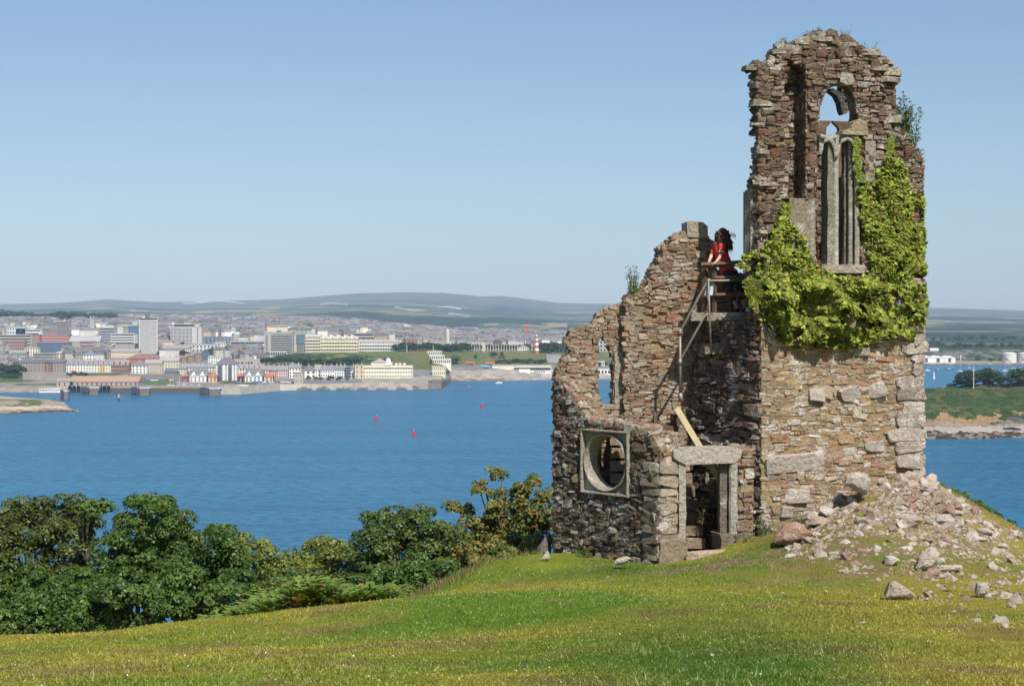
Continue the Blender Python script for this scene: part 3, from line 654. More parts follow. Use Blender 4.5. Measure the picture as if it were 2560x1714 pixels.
# thin slates sticking out of the broken left edge and top
for px, py, ww in ((1880, 168, .5), (1886, 213, .32), (1894, 257, .4), (1888, 307, .3), (1893, 377, .25), (1893, 455, .35), (1905, 460, .4), (1950, 130, .34), (1975, 120, .4), (2020, 105, .5), (2060, 98, .4), (2120, 110, .5), (2170, 132, .5), (2208, 155, .4), (2226, 182, .3), (2195, 172, .5), (2215, 200, .34), (2190, 200, .4), (2225, 300, .4), (2255, 340, .4), (2290, 400, .4)):
    u, z = P_front.hit(px, py); st.add(P_front.w(u+.12*(px < 1910), z, -.12), U_f, -N_f, np.array([R_.uniform(-.1, .1), R_.uniform(-.1, .1), 1.]), ww, R_.uniform(.3, .5), R_.uniform(.03, .05), tuple(np.array((.42, .37, .3))*R_.uniform(.7, 1.2)))
under(st.build('upper_masonry', M['stone_red'], None))
st = Stones()
lay(st, leftP, leftLow, [], 'dark', hr=(.05, .13), wr=(.1, .38), dr=(.03, .09), big=.1)  # dark palette keeps this side looking shaded, shade put into the stone colour
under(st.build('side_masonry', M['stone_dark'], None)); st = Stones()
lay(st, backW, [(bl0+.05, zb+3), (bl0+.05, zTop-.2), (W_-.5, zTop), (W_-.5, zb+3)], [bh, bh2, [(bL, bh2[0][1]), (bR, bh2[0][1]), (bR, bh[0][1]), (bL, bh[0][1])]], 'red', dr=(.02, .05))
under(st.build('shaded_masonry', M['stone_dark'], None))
# ---- granite window work in the tower
def shaft(name, px, py0, py1, r, pl, d, col=(.42, .40, .35), n=8, parent=None, mat='granite'):
    u, z0 = pl.hit(px, py0); u1, z1 = pl.hit(px, py1); mb = MB(); k = 9; P = [pl.w(u+(u1-u)*i/k+R_.uniform(-.004, .004), z0+(z1-z0)*i/k, d) for i in range(k+1)]
    mb.tube(P, [r*R_.uniform(.96, 1.04) for _ in P], n, col); return under(mb.build(name, M[mat], None, base=(0, 0, 0)))
def bar(pl, pxa, pya, pxb, pyb, d, th, name, col=(.42, .4, .35), mat='granite', jit=.012, chamfer=.0):
    (u0, z0), (u1, z1) = pl.hit(pxa, pyb), pl.hit(pxb, pya)
    n = max(3, int((z1-z0)/.25)); L = [(u0+R_.uniform(-jit, jit), z0+(z1-z0)*i/n) for i in range(n+1)]; Rr = [(u1+R_.uniform(-jit, jit), z0+(z1-z0)*i/n) for i in range(n, -1, -1)]
    o = slab(name, M[mat], None, pl, L+Rr, d, th, col); return under(o)
PD = P_front.off(-.72); bar(PD, 2058, 346, 2068, 672, 0, .1, 'window_jamb', (.12, .11, .10))  # deep jambs coloured near black, shade of the opening painted in
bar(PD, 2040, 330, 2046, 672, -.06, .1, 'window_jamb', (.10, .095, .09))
mu = bar(P_front, 2070, 355, 2086, 662, -.02, .3, 'mullion', (.30, .29, .24)); shaft('mullion', 2092, 355, 662, .062, P_front, -.06, (.52, .5, .42), 10)
shaft('window_shaft', 2131, 350, 662, .05, P_front, -.1, (.40, .38, .32)); shaft('window_shaft', 2143, 340, 662, .055, P_front, -.02, (.44, .42, .35))
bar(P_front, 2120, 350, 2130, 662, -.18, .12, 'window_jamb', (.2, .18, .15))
bar(P_front, 2160, 345, 2186, 455, .06, .16, 'jamb_block', (.40, .36, .28))
bar(P_front, 1972, 497, 2036, 655, .05, .42, 'jamb_block', (.33, .28, .2)); shaft('window_shaft', 2026, 500, 655, .085, P_front, .0, (.4, .37, .3))
bar(P_front, 2048, 662, 2156, 682, .12, .5, 'window_sill', (.50, .42, .32), jit=.02)
# cusped heads of the two lights
def arc_pts(x0, y0, x1, y1, xc, yc, n=8):
    return [((1-t)**2*x0+2*t*(1-t)*xc+t*t*x1, (1-t)**2*y0+2*t*(1-t)*yc+t*t*y1) for t in [i/n for i in range(n+1)]]
hd = []
for a, b_, ap in ((2052, 2091, 2072), (2094, 2140, 2118)):
    top = [(a-3, 336), (b_+3, 336)]
    lower = arc_pts(b_, 378, ap, 344, b_-2, 352)+arc_pts(ap, 344, a, 378, a+2, 352)
    hd.append((P_front, P_front.poly([(a-3, 378), (a-3, 337), (b_+3, 337), (b_+3, 378)]+lower), -.02-.01*(a > 2080), .22))
o = under(join_slabs('cusped_head', M['granite'], None, hd, (.50, .48, .38)))
for A_ in ([(2088, 392), (2086, 370), (2078, 354), (2062, 343), (2048, 340)], [(2090, 392), (2094, 368), (2104, 352), (2116, 346), (2128, 352), (2138, 368), (2140, 388)], [(2048, 386), (2052, 366), (2062, 352), (2074, 346), (2090, 342)]):
    mb = MB(); mb.tube([P_front.w(*P_front.hit(*q), .03) for q in A_], [.04, .045, .045]+[.04]*(len(A_)-3), 8, (.52, .50, .42)); under(mb.build('tracery_arch', M['granite'], None, base=(0, 0, 0)))
# granite arch over the window
ar = arc_pts(2040, 310, 2098, 196, 2040, 225, 10)+arc_pts(2098, 196, 2146, 262, 2138, 215, 6)
mb = MB(); mb.tube([P_front.w(*P_front.hit(*q), -.04) for q in ar], .05, 8, (.24, .21, .17)); under(mb.build('window_arch', M['granite'], None, base=(0, 0, 0)))
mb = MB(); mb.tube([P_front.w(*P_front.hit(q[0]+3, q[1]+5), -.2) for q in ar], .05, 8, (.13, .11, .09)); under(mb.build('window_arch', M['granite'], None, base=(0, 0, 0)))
# tracery in the far window: broken mullion and cusps, backlit shade put into the colour
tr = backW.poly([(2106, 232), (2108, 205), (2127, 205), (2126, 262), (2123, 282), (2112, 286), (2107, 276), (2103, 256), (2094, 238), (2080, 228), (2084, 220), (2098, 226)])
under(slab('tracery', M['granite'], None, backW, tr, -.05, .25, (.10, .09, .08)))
under(slab('keystone', M['granite'], None, P_front, P_front.poly([(2097, 182), (2128, 186), (2130, 212), (2112, 214), (2096, 206)]), .09, .4, (.45, .43, .38)))
under(slab('corbel_stone', M['granite'], None, P_front, P_front.poly([(2100, 337), (2102, 328), (2122, 322), (2126, 306), (2140, 300), (2160, 302), (2166, 340)]), .11, .35, (.42, .33, .22)))
# moulded jamb of the side opening
for k, (u_, r_) in enumerate(((P_left.hit(1884, 500)[0], .06), (P_left.hit(1877, 500)[0], .05), (P_left.hit(1871, 500)[0], .045), (P_left.hit(1866, 500)[0], .04))):
    mb = MB(); mb.tube([P_left.w(u_, zt(660), .03), P_left.w(u_, zt(466+4*k), .03)], r_, 8, (.36, .32, .26)); under(mb.build('jamb_moulding', M['granite'], None, base=(0, 0, 0)))
# ---- doorway wall
lint_y = 1122
dwL = P_door.poly([(1645, 1425), (1645, 1130), (1660, 1118), (1692, 1122), (1692, 1425)])
dwR = P_door.poly([(1846, 1425), (1846, 1122), (1884, 1118), (1884, 1425)])
under(join_slabs('door_wall_core', M['mortar'], None, [(P_door, dwL, -.015, .5), (P_door, dwR, -.015, .5)]))
st = Stones()
lay(st, P_door, dwL, [], 'front', hr=(.08, .2), wr=(.16, .3), dr=(.02, .05), big=.2); 
st2 = Stones(); lay(st2, P_door, dwR, [], 'inner'); edge_stones(st2, P_door, dwR, .5, 'inner', only=(1,)); under(st2.build('right_pier_masonry', M['stone_front'], None))
edge_stones(st, P_door, dwL, .5, 'inner', only=(1, 2))
zq = zt(1425)
while zq < zt(1150):
    h = R_.uniform(.1, .27); st.add(P_door.w(.2, zq+h/2, .02), U_f, np.array([0, 0, 1.]), N_f, R_.uniform(.34, .44), h*.95, .05, tuple(np.array((.40, .33, .25))*R_.uniform(.8, 1.2)))
    st.add(P_ocu.w(-.18, zq+h/2, .03), P_ocu.U, np.array([0, 0, 1.]), N_o, R_.uniform(.3, .5), h*.95, .04, tuple(np.array((.30, .25, .19))*R_.uniform(.6, 1.2))); zq += h
under(st.build('door_wall_masonry', M['stone_front'], None))
bar(P_door, 1694, 1150, 1712, 1350, .05, .4, 'door_jamb', (.52, .46, .38), jit=.02)
bar(P_door, 1804, 1158, 1823, 1335, -.08, .14, 'door_jamb', (.22, .19, .15)); shaft('door_shaft', 1833, 1335, 1150, .09, P_door, .0, (.50, .47, .40), 10)  # inner jamb darkened in colour for the shade beside the lit shaft
bar(P_door, 1797, 1330, 1882, 1372, .1, .5, 'door_plinth', (.26, .21, .15), jit=.03)
bar(P_door, 1646, 1350, 1714, 1408, .1, .4, 'door_plinth', (.36, .29, .2), jit=.03)
lp = P_door.poly([(1679, 1142), (1680, 1123), (1712, 1117), (1724, 1120), (1790, 1116), (1840, 1117), (1852, 1121), (1850, 1135), (1840, 1150), (1832, 1156), (1712, 1160), (1690, 1150)])
under(slab('lintel', M['granite'], None, P_door, lp, .1, .5, (.58, .52, .45)))
# ---- wall with the round window
ow = P_ocu.poly([(1648, 1425), (1648, 1120), (1625, 1086), (1580, 1068), (1552, 1060), (1484, 1055), (1466, 1042), (1450, 1018), (1436, 998), (1420, 976), (1408, 962), (1396, 948), (1387, 944), (1387, 1405)])
# cut a square bay for the window frame
(fl, fz1), (fr, _) = P_ocu.hit(1458, 1068), P_ocu.hit(1577, 1075); fz0 = P_ocu.hit(1517, 1236)[1]; fz1 = P_ocu.hit(1517, 1074)[1]
ring = [(fl, fz0), (fl, fz1), (fr, fz1), (fr, fz0)]
uL, uR = ow[-1][0], ow[0][0]
def clip_poly(poly, keep):  # keep: ('u>',v)
    k, v = keep; out = []; n = len(poly)
    f = {'u>': lambda p: p[0]-v, 'u<': lambda p: v-p[0], 'z>': lambda p: p[1]-v, 'z<': lambda p: v-p[1]}[k]
    for i in range(n):
        a, b_ = poly[i], poly[(i+1) % n]; fa, fb = f(a), f(b_)
        if fa >= 0: out.append(a)
        if fa*fb < 0: t_ = fa/(fa-fb); out.append((a[0]+t_*(b_[0]-a[0]), a[1]+t_*(b_[1]-a[1])))
    return out
TH = .5
items = [(P_ocu, clip_poly(ow, ('u<', fl)), -.015, TH), (P_ocu, clip_poly(ow, ('u>', fr)), -.015, TH)]
mid = clip_poly(clip_poly(ow, ('u>', fl)), ('u<', fr)); items.append((P_ocu, clip_poly(mid, ('z<', fz0)), -.015, TH))
tp = clip_poly(mid, ('z>', fz1)); 
if len(tp) > 2: items.append((P_ocu, tp, -.015, TH))
under(join_slabs('round_window_wall_core', M['mortar_dark'], None, items))
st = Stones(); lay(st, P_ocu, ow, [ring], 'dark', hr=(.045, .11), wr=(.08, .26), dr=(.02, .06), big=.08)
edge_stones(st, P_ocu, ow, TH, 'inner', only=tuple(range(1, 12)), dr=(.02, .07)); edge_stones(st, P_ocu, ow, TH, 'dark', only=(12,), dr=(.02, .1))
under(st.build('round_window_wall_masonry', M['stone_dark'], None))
# carved square frame with circular hole, hood roll and deep splay
cu, cz_ = (fl+fr)/2+.01, (fz0+fz1)/2; hw = (fr-fl)/2; hh_ = (fz1-fz0)/2; NR = 48
def sq(t, a, b_):
    c, s_ = math.cos(t), math.sin(t); k = 1/max(abs(c)/1, abs(s_)/1); return (cu+a*c*k, cz_+b_*s_*k)
def ci(t, r): return (cu+r*hw/hh_*math.cos(t), cz_+r*math.sin(t))
rr_ = hh_*.93
prof = [('s', 1.0, -.05), ('s', 1.0, .07), ('s', .985, .1), ('s', .95, .1), ('s', .93, .07), ('s', .925, .0), ('c', rr_*.985, -.02), ('c', rr_*.975, .05), ('c', rr_*.94, .08), ('c', rr_*.90, .06), ('c', rr_*.87, .0), ('c', rr_*.85, -.14), ('c', rr_*.86, -.26)]
V = []; 
for kind, a, d in prof:
    for i in range(NR):
        t_ = 2*math.pi*i/NR; q = sq(t_, hw*a, hh_*a) if kind == 's' else ci(t_, a); V.append(P_ocu.w(q[0]+R_.uniform(-.004, .004), q[1]+R_.uniform(-.004, .004), d))
Q = [[r*NR+i, r*NR+(i+1) % NR, (r+1)*NR+(i+1) % NR, (r+1)*NR+i] for r in range(len(prof)-1) for i in range(NR)]
o = mk('round_window_frame', V, [Q], M['granite'], None, base=(0, 0, 0), col=np.tile((.44, .39, .32), (len(V), 1))); under(o)
# filling behind the frame corners so nothing shows through
mb = MB()
for i in range(4):
    sx, sz = ((-1, -1), (1, -1), (1, 1), (-1, 1))[i]; pts_ = [(cu+sx*hw*1.0, cz_+sz*hh_*1.0)]+[ci(rad(a), rr_*.93) for a in np.linspace(*((180, 270), (270, 360), (0, 90), (90, 180))[i], 8)]
    pts_ = [pts_[0]]+([(cu-hw, cz_)] if 0 else [])+pts_[1:]
    P3 = [P_ocu.w(*q, -.06) for q in pts_]+[P_ocu.w(*q, -.25) for q in pts_]; n = len(pts_)
    mb.add(P3, [[k, (k+1) % n, (k+1) % n+n, k+n] for k in range(n)], [[0, k, k+1] for k in range(1, n-1)]+[[n, n+k+1, n+k] for k in range(1, n-1)], (.25, .22, .18))
under(mb.build('frame_backing', M['granite'], None, base=(0, 0, 0)))
# ---- window wall (inner face) and back wall
wl = P_win.poly([(1396, 1405), (1394, 942), (1394, 925), (1402, 914), (1406, 900), (1422, 890), (1430, 876), (1418, 862), (1412, 848), (1424, 842), (1428, 826), (1462, 818), (1488, 812), (1503, 816), (1504, 832), (1494, 850), (1491, 868), (1491, 1012), (1560, 1012), (1562, 1405)])
wr_ = P_win.poly([(1484, 806), (1490, 800), (1488, 786), (1512, 778), (1516, 768), (1545, 762), (1572, 758), (1572, 1012), (1536, 1012), (1536, 905), (1534, 882), (1522, 858), (1508, 838), (1502, 820), (1492, 812)])
under(join_slabs('window_wall_core', M['mortar'], None, [(P_win, wl, -.015, .22), (P_win, wr_, -.015, .22)]))
st = Stones()
for q in (wl, wr_): lay(st, P_win, q, [], 'inner', hr=(.05, .12), wr=(.1, .3), dr=(.015, .05)); edge_stones(st, P_win, q, .22, 'inner', dr=(.01, .05))
under(st.build('window_wall_masonry', M['stone_in'], None))
bar(P_win, 1536, 880, 1556, 1012, .06, .2, 'window_jamb', (.46, .4, .3)); bar(P_win, 1484, 1010, 1562, 1022, .06, .25, 'window_sill', (.5, .42, .32))
mb = MB(); mb.tube([P_win.w(*P_win.hit(*q), -.04) for q in [(1490, 808), (1500, 820), (1512, 837), (1526, 858), (1538, 876), (1544, 892)]], .055, 8, (.34, .27, .2)); under(mb.build('window_arch', M['granite'], None, base=(0, 0, 0)))
bw_ = P_back.poly([(1568, 1405), (1568, 762), (1575, 750), (1582, 738), (1610, 730), (1628, 712), (1640, 690), (1636, 680), (1650, 668), (1655, 648), (1664, 640), (1660, 620), (1690, 610), (1686, 598), (1700, 590), (1716, 582), (1722, 588), (1768, 592), (1777, 607), (1783, 640), (1790, 688), (1800, 692), (1875, 695), (1875, 1405)])
under(join_slabs('back_wall_core', M['mortar'], None, [(P_back, bw_, -.015, .5)]))
st = Stones(); lay(st, P_back, bw_, [], 'inner', hr=(.045, .11), wr=(.1, .32), dr=(.015, .05), big=.06); edge_stones(st, P_back, bw_, .5, 'inner', dr=(.02, .09))
under(st.build('back_wall_masonry', M['stone_in'], None))
under(slab('chimney_stone', M['granite'], None, P_back, P_back.poly([(1717, 592), (1716, 556), (1728, 552), (1756, 556), (1768, 566), (1768, 596)]), .05, .45, (.48, .42, .33)))
# ---- stairs
for i in range(10):
    f = i/9; Y0 = 35.95+1.2*f; y_top = 1345-(1345-1055)*f; zt_ = pt(1650, y_top, Y0)[2]; xr = pt(1765-60*f, 1300, Y0)[0]; xl = pt(1525, 1300, Y0)[0]
    mb = MB(); n = 6; xs_ = np.linspace(xl, xr, n); 
    for j in range(n-1):
        dz = R_.uniform(-.012, .012); mb.box(xs_[j]+.004, xs_[j+1]-.004, Y0+R_.uniform(0, .03), Y0+.26, zt_-.21, zt_+dz, tuple(np.array((.36, .27, .19))*R_.uniform(.8, 1.15)))
    under(mb.build('step', M['granite'], None, base=(0, 0, 0)))
mb = MB(); mb.box(pt(1540, 1300, 35.6)[0], pt(1640, 1300, 35.6)[0], 36.2, 38, zb-.5, zt(1300), (.3, .22, .15)); under(mb.build('stair_base', M['mortar_dark'], None, base=(0, 0, 0)))
mb = MB(); x0, x1 = pt(1622, 0, 36.4)[0], pt(1698, 0, 36.4)[0]; mb.box(x0, x1, 36.4, 37.0, pt(0, 1097, 36.4)[2], pt(0, 1064, 36.4)[2], (.22, .15, .1)); mb.box(x0+.5, x1+.1, 36.5, 37.0, pt(0, 1070, 36.4)[2], pt(0, 1036, 36.4)[2], (.18, .12, .09)); under(mb.build('landing_block', M['granite'], None, base=(0, 0, 0)))
# ---- platform slab
Pa = P_left.w(.98, 0, 0); sl = MB()
zpl = pt(1790, 781, 36.35)[2]
x0 = pt(1729, 0, 36.35)[0]
top = [(x0, 36.35), (pt(1870, 0, 36.35)[0], 36.35), (pt(1900, 0, 37.3)[0], 37.5), (pt(1731, 0, 37.3)[0], 37.5)]
V = [(a, b_, zpl) for a, b_ in top]+[(a, b_, zpl-.17) for a, b_ in top]
sl.add(V, [[0, 1, 2, 3], [4, 7, 6, 5], [0, 4, 5, 1], [1, 5, 6, 2], [2, 6, 7, 3], [3, 7, 4, 0]], col=(.40, .36, .29)); under(sl.build('platform_slab', M['granite'], None, base=(0, 0, 0)))
for px, py, ww in ((1790, 870, .5), (1825, 872, .35)):
    P = pt(px, py, 36.6); mb = MB(); mb.box(-ww/2, ww/2, -.1, .5, -.12, .1, (.3, .27, .22), M=Matrix.Translation(P) @ Matrix.Rotation(A15-.2, 4, 'Z')); under(mb.build('corbel_stone', M['granite'], None, base=(0, 0, 0)))
# ================================================================ rails, beam
rl = empty('timber_railing', pt(1790, 780, 36.35)); tag(rl, 'dark timber guard rail at the edge of the stone platform', 'railing')
def tb(name, parent, boxes, mat, **k):
    mb = MB()
    for (a, ra) in boxes: mb.tube(a, ra, 4, (1, 1, 1))
    o = mb.build(name, mat, None, base=(0, 0, 0)); o.parent = parent; o.matrix_parent_inverse = Matrix.Translation(-parent.location); return o
Yr = 36.5
for px, y0, y1, r_, yy in ((1762, 668, 782, .065, Yr+.1), (1786, 672, 782, .05, Yr), (1827, 668, 780, .06, Yr+.5), (1868, 655, 780, .05, Yr+.1)):
    tb('post', rl, [([pt(px, y1, yy), pt(px, y0, yy)], r_)], M['wood'])
for name, a, b_, r_ in (('top_rail', (1753, 663), (1866, 657), .06), ('mid_rail', (1786, 696), (1866, 693), .05), ('low_rail', (1786, 738), (1866, 736), .05)):
    tb(name, rl, [([pt(*a, Yr-.08), pt(*b_, Yr-.08)], r_)], M['wood'])
hr_ = empty('tube_handrail', pt(1700, 1000, 36.3)); tag(hr_, 'rusty steel tube handrail running down from the platform', 'handrail')
def tube(name, parent, P, r, mat, col=(1, 1, 1)):
    mb = MB(); mb.tube(P, r, 8, col); o = mb.build(name, mat, None, base=(0, 0, 0), smooth=True); o.parent = parent; o.matrix_parent_inverse = Matrix.Translation(-parent.location); return o
Yt = 36.25
tube('rail', hr_, [pt(1866, 700, Yt), pt(1790, 702, Yt), pt(1775, 702, Yt), pt(1768, 706, Yt), pt(1758, 722, Yt), pt(1700, 828, Yt), pt(1698, 838, Yt)], .026, M['steel'])
tube('rail', hr_, [pt(1772, 782, Yt), pt(1762, 790, Yt), pt(1700, 900, Yt), pt(1698, 912, Yt)], .024, M['steel'])
tube('upright', hr_, [pt(1700, 828, Yt), pt(1701, 990, Yt)], .03, M['steel'])
tube('upright', hr_, [pt(1771, 702, Yt-.03), pt(1774, 790, Yt-.03), pt(1778, 885, Yt-.03)], .022, M['steel'])
tube('clamp', hr_, [pt(1700, 822, Yt), pt(1700, 838, Yt)], .045, M['steel']); tube('clamp', hr_, [pt(1700, 897, Yt), pt(1700, 912, Yt)], .045, M['steel']); tube('clamp', hr_, [pt(1767, 702, Yt), pt(1777, 702, Yt)], .05, M['steel'])
tube('foot_socket', hr_, [pt(1700, 982, Yt), pt(1704, 1004, Yt)], .05, M['steel'])
M['plate'] = simple('pale_blue_plate', (.45, .58, .72), .5, 5, .1)
for px in (1766, 1778):
    mb = MB(); a, b_, c_, d_ = pt(px-4, 738, Yt+.05), pt(px+4, 738, Yt+.05), pt(px+6, 706, Yt+.05), pt(px-1, 706, Yt+.05); th = np.array([0, .03, 0])
    mb.add([a, b_, c_, d_, a+th, b_+th, c_+th, d_+th], [[0, 1, 2, 3], [7, 6, 5, 4], [0, 4, 5, 1], [1, 5, 6, 2], [2, 6, 7, 3], [3, 7, 4, 0]]); o = mb.build('bracket_plate', M['plate'], None, base=(0, 0, 0)); o.parent = hr_; o.matrix_parent_inverse = Matrix.Translation(-hr_.location)
mb = MB(); a, b_ = pt(1692, 1020, 36.3), pt(1803, 1206, 35.6); d = (b_-a)/np.linalg.norm(b_-a); s1 = np.cross(d, [0, 1, 0]); s1 /= np.linalg.norm(s1); s2 = np.cross(d, s1)
mb.add([a+s1*i*.06+s2*j*.04 for i, j in ((-1, -1), (1, -1), (1, 1), (-1, 1))]+[b_+s1*i*.06+s2*j*.04 for i, j in ((-1, -1), (1, -1), (1, 1), (-1, 1))], [[0, 1, 2, 3], [7, 6, 5, 4], [0, 4, 5, 1], [1, 5, 6, 2], [2, 6, 7, 3], [3, 7, 4, 0]])
tag(mb.build('timber_beam', M['palewood']), 'pale squared timber leaning down behind the door lintel', 'beam')
mb = MB(); q = pt(1638, 1068, 36.5); mb.tube([q, q+(0, 0, .24), q+(0, 0, .34)], [.055, .05, .004], 5); tag(mb.build('wooden_stake', M['wood']), 'short pointed dark stake standing on the stone steps', 'stake')
# ================================================================ rocks
def rock_mesh(seed, sx, sy, sz, n=46, mat='rock', col=(.46, .40, .34), sharp=.0):
    import bmesh
    r = random.Random(seed); bm = bmesh.new()
    for _ in range(n if n < 46 else 16):
        v = Vector((r.gauss(0, 1), r.gauss(0, 1), r.gauss(0, 1))); v.normalize(); v *= r.uniform(.8, 1.0)
        bm.verts.new((v.x*sx, v.y*sy, v.z*sz))
    g = bmesh.ops.convex_hull(bm, input=bm.verts); bmesh.ops.delete(bm, geom=[v for v in bm.verts if not v.link_faces], context='VERTS')
    bmesh.ops.bevel(bm, geom=list(bm.edges), offset=min(sx, sy, sz)*.07, segments=1, affect='EDGES')
    me = bpy.data.meshes.new('rock'); bm.to_mesh(me); bm.free(); me.materials.append(M[mat]); a = me.color_attributes.new('Col', 'FLOAT_COLOR', 'POINT')
    cc = np.ones((len(me.vertices), 4), np.float32); cc[:, :3] = np.array(col)*np.array([r.uniform(.85, 1.1)]); a.data.foreach_set('color', cc.ravel()); return me
def rock_hull(name, pts3, col, label, mat='rock', cat='rock', th=None):
    import bmesh
    bm = bmesh.new()
    for p in pts3: bm.verts.new(tuple(p))
    bmesh.ops.convex_hull(bm, input=bm.verts); bmesh.ops.delete(bm, geom=[v for v in bm.verts if not v.link_faces], context='VERTS')
    bmesh.ops.bevel(bm, geom=list(bm.edges), offset=.012, segments=1, affect='EDGES'); 
    bmesh.ops.subdivide_edges(bm, edges=list(bm.edges), cuts=1, use_grid_fill=False)
    for v in bm.verts: v.co += Vector([R_.uniform(-.006, .006) for _ in range(3)])
    me = bpy.data.meshes.new(name); bm.to_mesh(me); bm.free(); me.materials.append(M[mat]); a = me.color_attributes.new('Col', 'FLOAT_COLOR', 'POINT')
    a.data.foreach_set('color', np.tile([*col, 1], len(me.vertices)).astype(np.float32)); c = sum((v.co for v in me.vertices), Vector())/len(me.vertices); c.z = min(v.co.z for v in me.vertices)
    me.transform(Matrix.Translation(-c)); o = bpy.data.objects.new(name, me); o.location = c; link(o); tag(o, label, cat); return o
def px_ground(px, py, lo=13.0, hi=41.0):
    Ys = np.linspace(lo, hi, 240); d = raydir(px, py); X = d[0]/d[1]*Ys; Z = CAMZ+d[2]/d[1]*Ys; g = ground_z(X, Ys); i = int(np.argmax(Z <= g)) if (Z <= g).any() else None
    return None if i is None else np.array([X[i], Ys[i], g[i]])
def outline_rock(name, pxs, col, label, depth=.35, Y=None, mat='rock'):
    col = tuple(min(.9, v*1.4) for v in col)
    base = max(p[1] for p in pxs); cx_ = sum(p[0] for p in pxs)/len(pxs); g = px_ground(cx_, base); Y0 = Y if Y else float(g[1])
    P = [pt(a, b_, Y0) for a, b_ in pxs]; c = sum(P)/len(P); Q = [(p-c)*.72+c+np.array([0, depth, 0]) for p in P]; Fm = [(p-c)*.55+c+np.array([0, -depth*.35, .02]) for p in P]
    return rock_hull(name, P+Q+Fm, col, label, mat)
outline_rock('rock', [(2210, 1497), (2226, 1456), (2238, 1451), (2262, 1470), (2290, 1486), (2280, 1497)], (.44, .36, .27), 'pointed triangular pale rock alone on the grass')
outline_rock('boulder', [(1934, 1358), (1938, 1340), (1962, 1312), (1990, 1303), (2012, 1312), (2022, 1330), (2010, 1352), (1970, 1364)], (.36, .22, .16), 'big reddish boulder with white lichen at the foot of the tower', .5)
outline_rock('boulder', [(2112, 1210), (2118, 1190), (2135, 1180), (2165, 1183), (2178, 1200), (2172, 1228), (2165, 1238), (2140, 1228)], (.42, .37, .32), 'undercut grey boulder jutting from the scree against the tower wall', .5, Y=34.9)
outline_rock('slab_stone', [(2250, 1228), (2275, 1230), (2400, 1295), (2392, 1310), (2340, 1290), (2270, 1250)], (.52, .43, .34), 'long pale slab tilted down the scree slope', .3, Y=35.0)
outline_rock('rock', [(2288, 1424), (2300, 1392), (2330, 1374), (2352, 1380), (2345, 1405), (2325, 1426)], (.48, .41, .34), 'tall leaning pale block in the lower scree', .3)
outline_rock('rock', [(2210, 1416), (2214, 1390), (2236, 1388), (2252, 1400), (2228, 1418)], (.5, .43, .36), 'white faced rock with red side left of the leaning block', .25)
outline_rock('rock', [(2342, 1428), (2350, 1414), (2405, 1412), (2410, 1420), (2380, 1430)], (.5, .42, .35), 'flat cream slab lying right of the leaning block', .2)
outline_rock('rock', [(2440, 1492), (2444, 1458), (2462, 1454), (2474, 1466), (2470, 1490)], (.47, .41, .35), 'upright pale stone near the right edge of the grass', .2)
outline_rock('rock', [(1350, 1400), (1368, 1376), (1372, 1378), (1375, 1396), (1362, 1404)], (.5, .45, .4), 'small white rock at the left foot of the ruin', .2)
outline_rock('rock', [(1532, 1412), (1540, 1398), (1570, 1390), (1582, 1396), (1560, 1410)], (.52, .45, .36), 'flat pale stone in the grass below the round window wall', .2, Y=34.0)
outline_rock('boulder', [(1341, 1398), (1345, 1370), (1362, 1340), (1375, 1328), (1378, 1390)], (.20, .17, .16), 'dark leaning boulder behind the left end of the ruin', .4, Y=37.6)
outline_rock('doorstep', [(1714, 1408), (1716, 1378), (1830, 1372), (1832, 1392), (1790, 1402)], (.42, .32, .23), 'worn flat doorstep stone below the granite doorway', .3, Y=34.75)
rms = [rock_mesh(i, .5, R_.uniform(.28, .42), R_.uniform(.16, .32), col=((.64, .53, .43), (.54, .42, .31), (.45, .30, .22), (.74, .64, .55))[i % 4]) for i in range(14)]
scree_poly = [(2040, 1262), (2100, 1205), (2200, 1192), (2305, 1188), (2400, 1250), (2500, 1315), (2575, 1350), (2640, 1400), (2640, 1600), (2500, 1600), (2350, 1520), (2150, 1440), (1980, 1400), (1950, 1345), (2000, 1330)]
cand = 0; nrock = 0
while nrock < 298 and cand < 9000:
    cand += 1; px = R_.uniform(1940, 2620); py = 1190+R_.random()**1.5*400
    if not inpoly(px, py, scree_poly): continue
    dens = math.exp(-max(0, py-(1330+.16*(px-2000)))/85.)
    if R_.random() > dens: continue
    g = px_ground(px, py, 20, 38.5)
    if g is None or (g[1] > 35.4 and px < 2290 and np.dot(g-Cf, N_f) < .05): continue
    s_ = R_.choice((.12, .15, .2, .26, .34, .45))*R_.uniform(.8, 1.25)*(1.15 if py < 1340 else .8)
    o = bpy.data.objects.new('rubble_stone', rms[R_.randrange(14)]); o.location = (g[0], g[1], g[2]+s_*.02); o.scale = (s_, s_, s_*R_.uniform(.8, 1.3)); o.rotation_euler = (R_.uniform(-.5, .5), R_.uniform(-.2, .9), R_.uniform(0, 6.3)); link(o)
    mi_ = rms.index(o.data); cw_ = ('cream', 'tan', 'reddish brown', 'whitish')[mi_ % 4]; sw_ = 'small' if s_ < .15 else ('medium' if s_ < .28 else 'large')
    zw_ = ('against the tower wall' if px < 2300 and py < 1275 else 'on the right shoulder of the scree' if px >= 2300 and py < 1340 else 'at the left edge of the scree' if px < 2120 else 'in the middle of the scree' if py < 1390 and px < 2380 else 'in the lower scree' if px < 2380 else 'in the scree near the right edge of the view')
    tag(o, sw_+' '+cw_+' rubble stone '+zw_, 'rubble stone', 'rubble stones fallen from the tower'); nrock += 1
